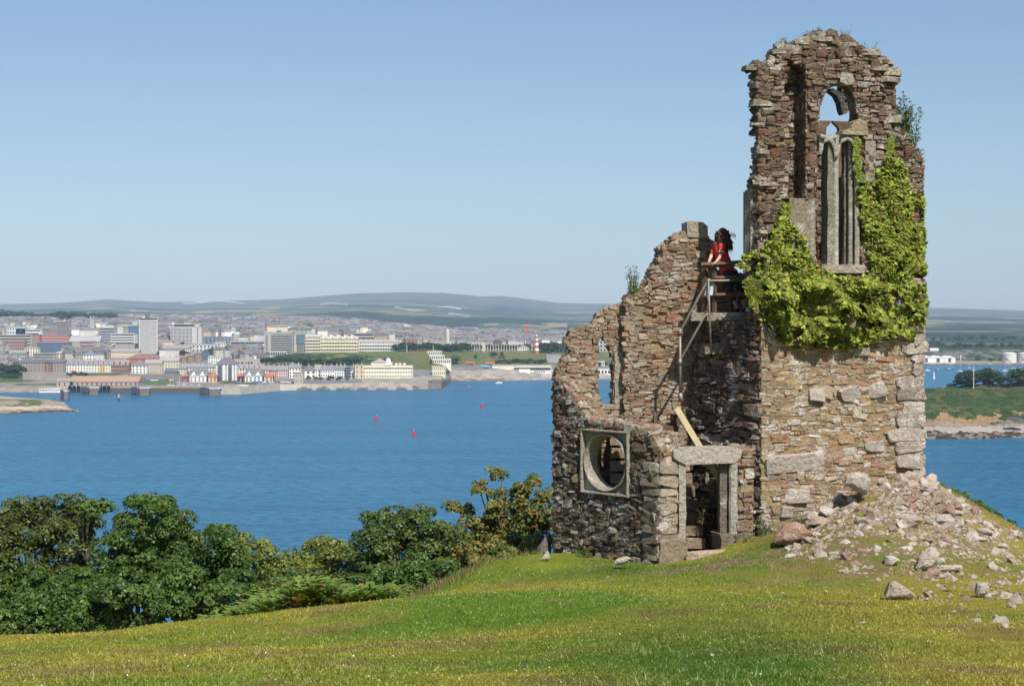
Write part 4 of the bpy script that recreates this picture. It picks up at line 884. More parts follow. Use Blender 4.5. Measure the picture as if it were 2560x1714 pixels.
for i in range(34):
    px = R_.uniform(1500, 2300); py = R_.uniform(1400, 1560) if R_.random() < .8 else R_.uniform(1390, 1640)
    g = px_ground(px, py, 14, 35)
    if g is None: continue
    s_ = R_.uniform(.04, .12); o = bpy.data.objects.new('field_stone', rms[R_.randrange(14)]); o.location = tuple(g); o.scale = (s_, s_, s_*.8); o.rotation_euler = (0, .2, R_.uniform(0, 6)); link(o)
    tag(o, 'small stone half sunk in the open grass', 'stone', 'small stones scattered in the grass')
# gravel and fines between the stones
mbV = []; mbQ = []; mbC = []; nn_ = 0; tetra = np.array([(1, 0, -.3), (-.5, .87, -.3), (-.5, -.87, -.3), (.1, .1, .7)])
PX = rng.uniform(1960, 2640, 26000); PY = 1190+rng.random(26000)**1.5*330
keep = inpoly(PX, PY, scree_poly); PX = PX[keep]; PY = PY[keep]
Ysm = np.linspace(24, 38.5, 70)
for px, py in zip(PX[:8000], PY[:8000]):
    d = raydir(px, py); X = d[0]/d[1]*Ysm; Z = CAMZ+d[2]/d[1]*Ysm; g = ground_z(X, Ysm); hit = Z <= g
    if not hit.any(): continue
    i = int(np.argmax(hit)); f_ = R_.random(); X[i] = X[i]*f_+X[i-1]*(1-f_); Yh = Ysm[i]*f_+Ysm[i-1]*(1-f_); g[i] = g[i]*f_+g[i-1]*(1-f_)
    if Ysm[i] > 35.3 and np.dot(np.array([X[i], Ysm[i], 0])-Cf*[1, 1, 0], N_f) < .02 and px < 2300: continue
    if R_.random() > math.exp(-max(0, py-1350)/70.): continue
    s_ = R_.uniform(.02, .06)+.09*R_.random()**5; a = R_.uniform(0, 6.3); c, s2_ = math.cos(a), math.sin(a); T_ = tetra*[s_, s_*.7, s_*.6]; T_ = np.stack([T_[:, 0]*c-T_[:, 1]*s2_, T_[:, 0]*s2_+T_[:, 1]*c, T_[:, 2]], 1)
    mbV.append(T_+[X[i], Yh, g[i]+.01]); mbQ += [[nn_, nn_+1, nn_+3], [nn_+1, nn_+2, nn_+3], [nn_+2, nn_, nn_+3]]; nn_ += 4
    mbC.append(np.tile(np.array(R_.choice(((.50, .40, .32), (.42, .31, .22), (.30, .20, .14), (.60, .51, .43))))*R_.uniform(.8, 1.1), (4, 1)))
tag(mk('gravel', np.concatenate(mbV), [mbQ], M['rock'], base=(0, 0, 0), col=np.concatenate(mbC)), 'small stone chippings between the scree stones', 'gravel', kind='stuff')
# ================================================================ leaves
def leaves(P, Nn, size, col, asp=.62, curl=.0, rs=None):
    """one folded leaf (2 quads sharing the midrib) per point"""
    r = rs or rng; n = len(P); Nn = Nn+r.normal(0, .35, (n, 3)); Nn /= np.linalg.norm(Nn, axis=1, keepdims=True)+1e-9
    T_ = r.normal(0, 1, (n, 3)); T_ -= (T_*Nn).sum(1, keepdims=True)*Nn; T_ /= np.linalg.norm(T_, axis=1, keepdims=True)+1e-9; B = np.cross(Nn, T_)
    s_ = (size*r.uniform(.6, 1.35, n))[:, None] if np.ndim(size) == 0 else size[:, None]
    a = P+T_*s_*.5; c = P-T_*s_*.5; b_ = P+B*s_*asp*.5-Nn*s_*.06; d = P-B*s_*asp*.5-Nn*s_*.06
    V = np.stack([a, b_, c, d], 1).reshape(-1, 3); Q = np.arange(n*4).reshape(-1, 4); return V, Q, np.repeat(col, 4, 0)
def clump_cloud(cents, rads, per, flat=.8, r=None, up=.35):
    r = r or rng; n = len(cents)*per; c = np.repeat(cents, per, 0); rd = np.repeat(rads, per)[:, None]
    d = r.normal(0, 1, (n, 3)); d /= np.linalg.norm(d, axis=1, keepdims=True); d[:, 2] = np.where(d[:, 2] < -.45, -d[:, 2], d[:, 2])
    rr = r.uniform(.55, 1.0, (n, 1))**.6; P = c+d*rr*rd*np.array([1, 1, flat]); N = d+np.array([0, 0, up]); return P, N/np.linalg.norm(N, axis=1, keepdims=True)
def crown_from_blobs(blobs, Y, per_area, leaf, pal, r, dens=1.0, ythick=.85, crad=.30, hollow=.5):
    """blobs: photo-pixel ellipses (px, py, rx, ry). gives leaf mesh arrays"""
    Ps = []; Ns = []; CI = []
    tot_c = []; tot_r = []; tone = []
    for (bx, by, rx, ry) in blobs:
        Yb = Y+r.uniform(-.5, .5); c = pt(bx, by, Yb); a, b_ = rx*mpp(Yb), ry*mpp(Yb); dpt = max(a, b_)*ythick
        nc = max(6, int(4*(a*b_+a*dpt+b_*dpt)/3*dens*1.9/(crad*crad*2.2)))
        d = r.normal(0, 1, (nc, 3)); d /= np.linalg.norm(d, axis=1, keepdims=True); q = r.uniform(hollow, 1.0, (nc, 1))
        tot_c.append(c+d*q*np.array([a, dpt, b_])); tot_r.append(r.uniform(.6, 1.3, nc)*crad)
    c = np.concatenate(tot_c); rd = np.concatenate(tot_r); P, N = clump_cloud(c, rd, per_area, .75, r)
    t = np.repeat(r.uniform(0, 1, len(c)), per_area); col = np.array(pal[0])*(1-t[:, None])+np.array(pal[1])*t[:, None]
    sp_ = r.random(len(P)) < pal[3]; col[sp_] = np.array(pal[2]); col *= r.uniform(.75, 1.25, (len(P), 1))
    return leaves(P, N, leaf, col, .65, rs=r), c
def limbs(mb, base, targets, r0, r, col=(.5, .45, .4), bend=.25):
    base = np.asarray(base, float)
    for tg in targets:
        mid = base+(tg-base)*.5+r.normal(0, bend, 3)*np.linalg.norm(tg-base)*.3+np.array([0, 0, .1*np.linalg.norm(tg-base)])
        m2 = base+(tg-base)*.78+r.normal(0, .1, 3)*np.linalg.norm(tg-base)*.2
        mb.tube([base, (base+mid)/2+r.normal(0, .03, 3), mid, m2, tg], [r0, r0*.75, r0*.5, r0*.3, r0*.08], 6, col)
def near_tree(name, label, cat, blobs, Y, pal, seed, leaf=.082, per=140, crad=.27, dens=1.35, trunk=None, hollow=.45, bare=0):
    r = np.random.default_rng(seed); bx = np.mean([b_[0] for b_ in blobs]); c0 = pt(bx, 1500, Y); zg = gz1(c0[0], Y)
    t_ = empty(name, (c0[0], Y, zg)); tag(t_, label, cat)
    (V, Q, C), cc = crown_from_blobs(blobs, Y, per, leaf, pal, r, dens, crad=crad, hollow=hollow)
    L = np.array([c0[0], Y, zg]); mk('crown', V-L, [Q], M['leaf'], t_, col=C)
    mb = MB(); low = min(cc[:, 2]); top = np.array([c0[0], Y, zg+max(.8, (np.median(cc[:, 2])-zg)*.45)])-L
    mb.tube([np.array([0, 0, -.4]), np.array([.05, 0, top[2]*.5]), top], [.22, .17, .14], 8, (.55, .5, .45)); mb.build('trunk', M['bark'], t_)
    mb = MB(); idx = r.choice(len(cc), min(9+bare, len(cc)), replace=False); limbs(mb, top, [cc[i]-L for i in idx], .09, r); mb.build('limbs', M['bark'], t_)
    return t_
G1 = ((.050, .10, .018), (.115, .19, .034), (.20, .10, .04), .012)
G1b = ((.06, .088, .02), (.125, .155, .036), (.20, .13, .06), .012)
G2 = ((.12, .165, .028), (.26, .28, .06), (.24, .17, .05), .03)
G3 = ((.08, .13, .026), (.22, .22, .05), (.38, .17, .07), .12)
near_tree('tree', 'leftmost dark green tree with thin dead twigs on its crown', 'tree', [(20, 1400, 130, 130), (95, 1320, 95, 70), (60, 1290, 60, 45), (165, 1290, 70, 50), (-60, 1330, 90, 90), (150, 1420, 80, 90), (60, 1490, 110, 70)], 40, G1b, 1, bare=14)
near_tree('tree', 'second tree from the left, sparse crown with blue water seen through gaps', 'tree', [(190, 1270, 40, 30), (180, 1330, 60, 60), (228, 1298, 24, 26), (215, 1400, 50, 60), (120, 1455, 70, 50)], 41.5, G1b, 2, dens=.75, bare=12)
near_tree('tree', 'tall rounded dark oak, highest crown of the left trees', 'tree', [(385, 1300, 80, 50), (340, 1350, 90, 70), (420, 1350, 80, 80), (370, 1420, 130, 80), (300, 1400, 60, 70), (360, 1262, 34, 18), (418, 1268, 18, 20), (250, 1275, 24, 20)], 39.5, G1, 3)
near_tree('tree', 'dark tree sloping down to the right beside the rounded oak', 'tree', [(480, 1390, 70, 60), (540, 1370, 56, 44), (555, 1335, 24, 16), (520, 1440, 70, 50), (575, 1400, 50, 60)], 40.5, G1, 4)
near_tree('bush', 'dark bush at the crest of the field, far left corner', 'bush', [(20, 1560, 60, 60), (90, 1545, 70, 60), (170, 1540, 70, 60), (-50, 1560, 60, 70)], 35.5, G1, 5, crad=.24)
near_tree('bush', 'dark bush at the field edge under the rounded oak', 'bush', [(260, 1530, 70, 60), (340, 1520, 70, 55), (420, 1500, 70, 60), (300, 1480, 70, 50)], 36, G1, 6, crad=.24)
near_tree('bush', 'dark green bush between the oak and the bracken', 'bush', [(490, 1500, 70, 60), (550, 1490, 55, 55), (600, 1470, 50, 50), (450, 1450, 60, 50)], 37, G1, 7, crad=.24)
near_tree('tree', 'yellow green tree sloping to the water in the left middle', 'tree', [(630, 1390, 50, 42), (672, 1420, 50, 50), (640, 1470, 60, 50), (700, 1450, 36, 50), (600, 1365, 30, 24)], 42, G2, 8)
near_tree('tree', 'bright yellow green tree with a rounded top beside the dark dome', 'tree', [(800, 1370, 44, 40), (845, 1375, 46, 34), (770, 1410, 45, 45), (730, 1410, 40, 34), (860, 1420, 50, 50), (800, 1440, 60, 40)], 42.5, G2, 9)
near_tree('tree', 'dense dark dome shaped tree in the centre of the slope', 'tree', [(1010, 1325, 110, 60), (930, 1365, 70, 60), (1110, 1400, 80, 60), (1080, 1360, 90, 70), (1000, 1420, 120, 60), (900, 1440, 80, 50), (1040, 1290, 50, 20)], 40, ((.055, .10, .02), (.12, .17, .038), (.24, .13, .05), .012), 10)
near_tree('bush', 'low dark bush under the dome shaped tree', 'bush', [(1000, 1450, 70, 40), (1080, 1430, 70, 40), (930, 1470, 60, 30)], 38, G1, 11, crad=.22)
near_tree('hawthorn_tree', 'reddish hawthorn with upright twigs beside the ruin', 'tree', [(1180, 1330, 60, 50), (1300, 1330, 60, 60), (1270, 1300, 60, 50), (1245, 1270, 50, 55), (1240, 1195, 16, 20), (1330, 1210, 14, 22), (1210, 1225, 26, 22), (1320, 1260, 50, 60), (1160, 1275, 34, 16), (1350, 1320, 50, 50), (1230, 1350, 90, 50), (1132, 1268, 18, 10), (1365, 1270, 26, 60), (1290, 1230, 28, 22)], 43.5, G3, 12, crad=.19, dens=1.0, leaf=.09, per=60, hollow=.3, bare=20)
near_tree('bush', 'mixed green and rusty bush at the foot of the hawthorn', 'bush', [(1160, 1400, 70, 45), (1230, 1385, 70, 30), (1120, 1420, 60, 45), (1300, 1370, 60, 32), (1352, 1372, 40, 34)], 39.5, G3, 13, crad=.2, leaf=.08)
near_tree('bush', 'green bush behind the scree to the right of the tower', 'bush', [(2335, 1222, 26, 20), (2385, 1245, 34, 22), (2430, 1275, 34, 24), (2480, 1310, 36, 30), (2520, 1335, 30, 22), (2440, 1310, 70, 40)], 42, G1, 14, crad=.16, leaf=.085)
near_tree('tree', 'rounded green tree filling the dip before the yellow green trees', 'tree', [(560, 1420, 60, 60), (620, 1450, 60, 50), (680, 1480, 60, 50), (740, 1470, 60, 50)], 41, G1, 17)
near_tree('bush', 'low dark undergrowth filling the gap under the left trees', 'bush', [(60, 1470, 90, 60), (200, 1470, 90, 50), (330, 1450, 90, 50)], 38.5, G1, 15, crad=.24)
near_tree('bush', 'green undergrowth behind the bracken', 'bush', [(620, 1500, 60, 50), (700, 1495, 60, 45), (780, 1480, 70, 45), (860, 1480, 60, 40)], 38.5, G1b, 16, crad=.24)
# ---- bracken
def fern(mb, base, h, r, col):
    n = r.integers(4, 8)
    for k in range(n):
        a = r.uniform(0, 6.3); lean = r.uniform(.15, .9); L = h*r.uniform(.7, 1.2); P = []
        for i in range(6):
            t_ = i/5; P.append(base+np.array([math.cos(a)*lean*L*t_*t_, math.sin(a)*lean*L*t_*t_, L*(t_-.3*t_*t_)]))
        side = np.array([-math.sin(a), math.cos(a), 0])
        for i in range(1, 6):
            for sgn in (-1, 1):
                w_ = L*.26*(1-abs(i/5-.35))*sgn; m_ = (P[i]+P[i-1])/2; c = col*r.uniform(.75, 1.25)
                mb.add([P[i-1], m_+side*w_*.5+(0, 0, .01), m_+side*w_+(P[i]-P[i-1])*.6-(0, 0, .02), P[i]], [[0, 1, 2, 3]], col=c)
r = np.random.default_rng(21); mb = MB()
for i in range(800):
    px = r.uniform(530, 960); cy = np.interp(px, [530, 700, 939, 1044], [1574, 1561, 1522, 1498]); up = r.uniform(-2, 1)*18-2
    Y = 34.2+r.uniform(0, 3.2); X = (px-CX)/F*Y; b_ = np.array([X, Y, gz1(X, Y)])
    y_top = cy-r.uniform(0, 115)*max(.1, 1-abs(px-760)/300); ztop = pt(px, y_top, Y)[2]; P0 = b_.copy(); P0[2] = max(b_[2], ztop-.5)
    if P0[2] > b_[2]+.1: mb.tube([b_, P0], .012, 4, (.1, .15, .04))
    for q in range(2): fern(mb, P0+(r.normal(0, .1), 0, 0), .62, r, np.array((.17, .26, .045))*r.uniform(.65, 1.15) if r.random() > .08 else np.array((.35, .2, .06)))
tag(mb.build('bracken', M['leaf'], base=(0, 0, 0)), 'bright green bracken along the crest of the field', 'bracken', kind='stuff')
# ---- ivy on the tower
r = np.random.default_rng(5)
ivy_poly = [(1858, 700), (1850, 665), (1862, 640), (1888, 632), (1905, 615), (1925, 590), (1932, 560), (1955, 510), (1972, 515), (1966, 545), (1990, 580), (2008, 600), (2012, 620), (2020, 645), (2052, 668), (2080, 690), (2150, 688), (2166, 660), (2162, 600), (2150, 560), (2152, 520), (2135, 500), (2145, 470), (2180, 455), (2195, 420), (2215, 395), (2240, 395), (2262, 430), (2275, 480), (2300, 485), (2308, 560), (2306, 650), (2314, 720), (2306, 800), (2280, 842), (2230, 838), (2180, 850), (2140, 868), (2060, 870), (1990, 868), (1940, 850), (1905, 820), (1880, 770)]
n = 36000; px = r.uniform(1845, 2320, n); py = r.uniform(390, 880, n)
dn = fbm(px, py, 3, 26, 3); edge = inpoly(px+8*(fbm(px, py, 9, 18, 2)-.5)*3, py+8*(fbm(px, py, 12, 18, 2)-.5)*3, ivy_poly)
keep = edge & (px < 2307) & (dn > .345); px, py = px[keep], py[keep]; lump = fbm(px, py, 0, 34, 4)
P = []; 
for a, b_, l_ in zip(px, py, lump):
    u, z = P_front.hit(a, b_); band = math.exp(-((b_-770)/70)**2)*(.85 if a < 2150 else .35)*(.4 if a > 2270 else 1)
    dd = .05+max(0, (l_-.3))*.8*(.35+band*1.5)+r.uniform(-.03, .05); P.append(P_front.w(u, z, dd) if u > -.0 else P_front.w(u, z, min(dd, .12)-.25*min(1, -u*2)))
P = np.array(P); t = np.clip(r.normal(.5, .28, len(P)), 0, 1)[:, None]; C = np.array((.09, .17, .02))*(1-t)+np.array((.44, .46, .07))*t; C *= r.uniform(.7, 1.2, (len(P), 1)); dk_ = r.random(len(P)) < .12; C[dk_] = (.22, .15, .07)
Nn = np.tile(N_f*.8+np.array([0, 0, .65]), (len(P), 1))+np.stack([(fbm(px+30, py, 0, 20, 2)-.5)*3, 0*px, (fbm(px, py+30, 0, 20, 2)-.5)*3], 1)
V, Q, C2 = leaves(P, Nn, .082, C, .95, rs=r)
iv = empty('ivy', P_front.w(1.5, pt(2000, 860, 35.5)[2], .1)); tag(iv, 'thick yellow green ivy wrapped round the middle of the tower', 'ivy')
L = np.array(iv.location); mk('foliage', V-L, [Q], M['ivy'], iv, col=C2)
# under-layer of darker stems and leaves, and a few trails
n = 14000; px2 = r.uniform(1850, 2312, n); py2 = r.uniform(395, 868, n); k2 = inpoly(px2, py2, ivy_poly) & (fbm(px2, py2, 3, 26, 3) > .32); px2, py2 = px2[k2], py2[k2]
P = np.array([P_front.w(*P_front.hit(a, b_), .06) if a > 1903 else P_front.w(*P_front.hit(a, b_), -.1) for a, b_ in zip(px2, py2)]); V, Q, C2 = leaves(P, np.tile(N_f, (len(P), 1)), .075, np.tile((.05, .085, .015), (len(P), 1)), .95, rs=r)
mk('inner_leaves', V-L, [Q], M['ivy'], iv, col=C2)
mb = MB()
for k in range(90):
    a, b_ = r.uniform(1860, 2300), r.uniform(600, 840)
    if not inpoly(a, b_, ivy_poly): continue
    pts_ = []
    for i in range(6): pts_.append(P_front.w(*P_front.hit(a, b_), .16+.1*math.sin(i))-L); a += r.normal(0, 9); b_ -= r.uniform(-4, 12)
    mb.tube(pts_, .006, 4, (1.6, 1.3, 1.0))
for (a, b_), (c, d) in (((2136, 345), (2144, 455)), ((2225, 345), (2216, 400)), ((1966, 510), (1962, 560))):
    m_ = 260 if c != 1962 else 90; q = r.random(m_); X_ = a+(c-a)*q+r.normal(0, 4, m_); Y_ = b_+(d-b_)*q
    P = np.array([P_front.w(*P_front.hit(x, y), .09) for x, y in zip(X_, Y_)]); V, Q, C2 = leaves(P-L, np.tile(N_f, (m_, 1)), .065, np.tile((.2, .26, .04), (m_, 1))*r.uniform(.7, 1.3, (m_, 1)), .95, rs=r); mk('ivy_trail', V, [Q], M['ivy'], iv, col=C2)
mb.build('stems', M['bark'], iv)
# ---- shrubs and herbs growing on the masonry
def herb(name, label, px0, px1, py0, py1, plane, n, leaf, col, seed, cat='plant', twig=14, group=None, stem=(.5, .4, .3), lean=0, dens=1.0):
    r = np.random.default_rng(seed); mb = MB(); V = []; Q = []; C = []; base = plane.w(*plane.hit((px0+px1)/2, py1), -.15); root = empty(name, base); tag(root, label, cat, group)
    for k in range(twig):
        a = r.uniform(px0+.25*(px1-px0), px1-.25*(px1-px0)); tx = r.uniform(px0, px1)+lean; ty = py0+(py1-py0)*abs(r.normal(0, .35)); d0 = r.uniform(-.3, .05)
        P = [plane.w(*plane.hit(a+(tx-a)*f+r.normal(0, 1.5), py1+(ty-py1)*f), d0)-base for f in (0, .25, .5, .75, 1)]; mb.tube(P, [.008, .007, .005, .004, .002], 4, stem)
        m_ = int(n*dens/twig); q = r.uniform(.2, 1, m_); pp_ = np.array([np.interp(q, (0, .25, .5, .75, 1), [p[i] for p in P]) for i in range(3)]).T+r.normal(0, .035, (m_, 3))
        v, qd, c = leaves(pp_, r.normal(0, 1, (m_, 3))+[0, -.5, .6], leaf, np.tile(col, (m_, 1))*r.uniform(.6, 1.4, (m_, 1)), .4, rs=r); Q.append(qd+sum(len(x) for x in V)); V.append(v); C.append(c)
    mk('foliage', np.concatenate(V), [np.concatenate(Q)], M['leaf'], root, col=np.concatenate(C)); mb.build('stems', M['bark'], root); return root
Pf1 = P_front.off(-.1)
herb('shrub', 'leafy buddleia shrub growing out of the right edge of the tower top', 2240, 2306, 232, 400, P_front, 1500, .075, (.075, .13, .03), 31, 'shrub', 26)
herb('plant', 'tuft of green leaves on the highest point of the tower', 2018, 2064, 66, 100, Pf1, 260, .05, (.11, .15, .04), 32)
herb('plant', 'low green tuft on the left shoulder of the tower top', 1945, 1995, 90, 130, Pf1, 260, .045, (.10, .13, .04), 33)
herb('dry_weed', 'brown dry weed stalks right of the tower summit', 2078, 2140, 68, 120, Pf1, 170, .035, (.16, .10, .05), 34, twig=18)
herb('dry_weed', 'thin dry stalks on the right slope of the tower top', 2140, 2205, 100, 150, Pf1, 200, .035, (.12, .11, .06), 35, twig=18)
herb('plant', 'upright green weed on the stepped back wall', 1562, 1606, 662, 760, P_back, 520, .05, (.12, .19, .05), 36, twig=16)
herb('plant', 'low bright tuft beside the upright weed on the back wall', 1575, 1640, 708, 760, P_back, 420, .045, (.2, .26, .06), 37, twig=16)
herb('plant', 'small green plant at the foot of the round window wall', 1435, 1468, 1372, 1412, P_ocu.off(.3), 300, .05, (.09, .17, .03), 38)
herb('plant', 'leafy plant at the corner between doorway and tower', 1855, 1900, 1340, 1380, P_front.off(.35), 420, .055, (.09, .16, .03), 39)
herb('plant', 'green weeds in front of the tower base left of the boulder', 1895, 1945, 1300, 1345, P_front.off(.25), 420, .05, (.09, .15, .035), 40)
herb('plant', 'green weeds above the reddish boulder', 1985, 2030, 1286, 1320, P_front.off(.2), 300, .05, (.10, .15, .04), 41)
herb('plant', 'leafy nettles in the shadow of the undercut boulder', 2090, 2135, 1255, 1330, P_front.off(.35), 520, .06, (.07, .15, .03), 42)
herb('dry_branch', 'bare pale branches leaning on the wall beside the undercut boulder', 2060, 2118, 1205, 1310, P_front.off(.25), 24, .03, (.2, .16, .06), 43, 'branch', 8, stem=(2.4, 1.9, 1.2))
herb('plant', 'yellow flowered plant in the shaded wall below the platform', 1795, 1815, 878, 900, P_left.off(.1), 90, .05, (.30, .30, .04), 44, twig=6)
herb('plant', 'green weeds beside the stairs inside the doorway', 1740, 1780, 1240, 1310, P_door.off(-.75), 260, .05, (.11, .18, .03), 45)
herb('grass_tuft', 'grass tuft on the broken wall top beside the steps', 1610, 1668, 1078, 1124, P_door.off(-.2), 420, .04, (.17, .18, .06), 46, 'grass tuft')
herb('grass_tuft', 'yellowish grass on the wall top left of the lintel', 1640, 1700, 1098, 1130, P_door.off(-.1), 380, .04, (.22, .20, .08), 47, 'grass tuft')
# ---- turf blades
n = 260000; r = np.random.default_rng(77); Yb = 13+(r.random(n)**1.25)*25; ub = r.uniform(-.33, .33, n); X = ub*Yb
px = CX+F*ub; lim = np.interp(px, [-200, 0, 542, 939, 1148, 1253, 1328, 1400, 2600], [29, 30, 32.5, 34.6, 36, 37.6, 36.5, 35.2, 38]); keep = (Yb < lim+.3)
zone = np.zeros(n, bool); Z = ground_z(X, Yb); pyb = CY-F*((Yb*sp+(Z-CAMZ)*cp)/(Yb*cp-(Z-CAMZ)*sp)); zone = inpoly(px, pyb, scree_poly) & (r.random(n) < .6)
keep &= ~zone & ~((np.stack([X-Cf[0], Yb-Cf[1]], 1) @ N_f[:2] < .03) & (px > 1640)) & ~((np.stack([X-Kd[0], Yb-Kd[1]], 1) @ N_o[:2] < .05) & (px < 1660) & (px > 1372))
X, Yb, Z = X[keep], Yb[keep], Z[keep]; n = len(X); Z = Z+(fbm(X, Yb, 0, .7, 3)-.5)*.09+(fbm(X, Yb, 5, 4, 2)-.5)*.12
h = r.uniform(.010, .030, n)*(.6+1.1*fbm(X, Yb, 0, 1.0, 3))*(1+1.5*(r.random(n) < .02)); a = r.uniform(0, 6.3, n); w_ = r.uniform(.004, .009, n)*(.5+Yb/24)
B = np.stack([X, Yb, Z-.005], 1); s_ = np.stack([np.cos(a), np.sin(a), 0*a], 1)*w_[:, None]; tipd = np.stack([r.normal(0, .5, n)*h, r.normal(0, .5, n)*h, h], 1)
V = np.stack([B-s_, B+s_, B+tipd], 1).reshape(-1, 3); C = grass_col(X, Yb)*r.uniform(.88, 1.2, (n, 1)); dry = r.random(n) < .08; C[dry] = np.array((.36, .31, .14))*r.uniform(.7, 1.1, (dry.sum(), 1))
tag(mk('grass', V, [np.arange(3*n).reshape(-1, 3)], M['leaf'], base=(0, 0, 0), col=np.repeat(C, 3, 0)), 'short cropped grass over the hill', 'grass', kind='stuff')
r = np.random.default_rng(78); i = r.choice(n, 200, replace=False); P = B[i]+[0, 0, .04]; V, Q, C = leaves(P, np.tile([0, -.3, 1.], (200, 1)), .016, np.tile((.75, .73, .68), (200, 1)), 1.0, rs=r)
tag(mk('daisies', V, [Q], M['leaf'], base=(0, 0, 0), col=C), 'tiny white daisies dotted in the grass', 'daisies', kind='stuff')
# longer dry grass along the crest
n = 9000; px = r.uniform(-50, 1350, n); cY = np.interp(px, [-200, 0, 542, 939, 1148, 1253, 1328], [29, 30, 32.5, 34.6, 36, 37.6, 38.2])+r.normal(0, .5, n); X = (px-CX)/F*cY; Z = ground_z(X, cY)
h = r.uniform(.06, .2, n); a = r.uniform(0, 6.3, n); B = np.stack([X, cY, Z], 1); s_ = np.stack([np.cos(a), np.sin(a), 0*a], 1)*.008; V = np.stack([B-s_, B+s_, B+np.stack([r.normal(0, .3, n)*h, r.normal(0, .3, n)*h, h], 1)], 1).reshape(-1, 3)
C = np.where(r.random((n, 1)) < .5, np.array([(.30, .24, .10)]), np.array([(.16, .19, .05)]))*r.uniform(.7, 1.2, (n, 1))
tag(mk('tall_grass', V, [np.arange(3*n).reshape(-1, 3)], M['leaf'], base=(0, 0, 0), col=np.repeat(C, 3, 0)), 'longer dry grass along the crest', 'grass', kind='stuff')
# ================================================================ people
M['skin'] = simple('skin', (.62, .36, .27), .6, 8, .08, spec=.3); M['shirt'] = simple('red_shirt', (.62, .055, .035), .8, 14, .2); M['black'] = simple('charcoal_cloth', (.035, .037, .043), .85, 14, .2)
M['hair'] = simple('dark_brown_hair', (.075, .035, .022), .5, 40, .4); M['pink'] = simple('pink_shirt', (.75, .42, .44), .8, 14, .12); M['shoe'] = simple('black_shoe', (.02, .02, .022), .6, 10, .2); M['white'] = simple('white_print', (.7, .68, .66), .7, 10, .1)
def sph(mb, c, r, sc=(1, 1, 1), n=10, m=7, rz=0.0):
    V = [(0, 0, -1)]; 
    for j in range(1, m):
        a = -math.pi/2+math.pi*j/m
        for i in range(n): V.append((math.cos(a)*math.cos(2*math.pi*i/n), math.cos(a)*math.sin(2*math.pi*i/n), math.sin(a)))
    V.append((0, 0, 1)); V = np.array(V)*np.array(sc)*r; c0, s0 = math.cos(rz), math.sin(rz); V = np.stack([V[:, 0]*c0-V[:, 1]*s0, V[:, 0]*s0+V[:, 1]*c0, V[:, 2]], 1)+np.asarray(c, float)
    Q = [[1+j*n+i, 1+j*n+(i+1) % n, 1+(j+1)*n+(i+1) % n, 1+(j+1)*n+i] for j in range(m-2) for i in range(n)]; L = len(V)-1; b_ = 1+(m-2)*n
    mb.add(V, Q, [[0, 1+(i+1) % n, 1+i] for i in range(n)]+[[L, b_+i, b_+(i+1) % n] for i in range(n)])
def chain(mb, P, Rr, sc=(1, 1, 1), rz=0.0):
    for k in range(len(P)-1):
        a, b_ = np.array(P[k], float), np.array(P[k+1], float); L = np.linalg.norm(b_-a); n = max(2, int(L/(min(Rr[k], Rr[k+1])*.3)))
        for i in range(n+1): f = i/n; sph(mb, a+(b_-a)*f, Rr[k]*(1-f)+Rr[k+1]*f, sc, rz=rz)
def fuse(name, mb, mat, parent, voxel=.012):
    me = mb.mesh(name, mat); o = bpy.data.objects.new(name, me); COL.objects.link(o); md = o.modifiers.new('r', 'REMESH'); md.mode = 'VOXEL'; md.voxel_size = voxel; md.use_smooth_shade = True
    sm = o.modifiers.new('s', 'SMOOTH'); sm.factor = .6; sm.iterations = 3; dg = bpy.context.evaluated_depsgraph_get(); me2 = bpy.data.meshes.new_from_object(o.evaluated_get(dg)); me2.materials.clear(); me2.materials.append(mat)
    me2.polygons.foreach_set('use_smooth', np.ones(len(me2.polygons), bool)); bpy.data.objects.remove(o); o = bpy.data.objects.new(name, me2); return link(o, parent)
def hand(mb, W, d, side, curl=.5):
    """palm + five fingers; d: direction of the forearm, side: thumb side"""
    d = d/np.linalg.norm(d); side = side-d*np.dot(side, d); side /= np.linalg.norm(side); nrm = np.cross(d, side)
    if nrm[2] > 0: nrm = -nrm
    for k in np.linspace(-1, 1, 5): chain(mb, [W+side*.022*k, W+d*.075+side*.030*k], [.017, .014])
    for k, L in zip((-1.05, -.35, .35, 1.0), (.060, .076, .082, .072)):
        a = W+d*.085+side*.030*k; b_ = a+d*L*.5+nrm*L*.2*curl; c = b_+d*L*.25+nrm*L*.45*curl; chain(mb, [a, b_, c], [.0095, .0085, .0075])
    a = W+d*.025+side*.028; chain(mb, [a, a+side*.03+d*.03, a+side*.036+d*.06+nrm*.012], [.013, .011, .009])
def head(mb, c, face, r=.105):
    f = np.array(face, float); f /= np.linalg.norm(f); up = np.array([0, 0, 1.]); s_ = np.cross(f, up); s_ /= np.linalg.norm(s_); rz = math.atan2(f[1], f[0])
    sph(mb, c+up*.02, r, (1.0, .82, 1.08), 14, 10, rz); sph(mb, c+f*.035-up*.055, .06, (1, .9, 1), rz=rz); sph(mb, c+f*.06-up*.088, .028); chain(mb, [c+f*.095+up*.005, c+f*.118-up*.025], [.012, .016])
    chain(mb, [c+f*.082+s_*.02-up*.055, c+f*.088-up*.055, c+f*.082-s_*.02-up*.055], [.012, .013, .012])
    for k in (-1, 1): sph(mb, c+s_*.083*k-up*.005, .026, (.5, .35, 1), rz=rz); chain(mb, [c+f*.088+s_*.02*k+up*.03, c+f*.082+s_*.045*k+up*.03], [.012, .011])
    return f, s_
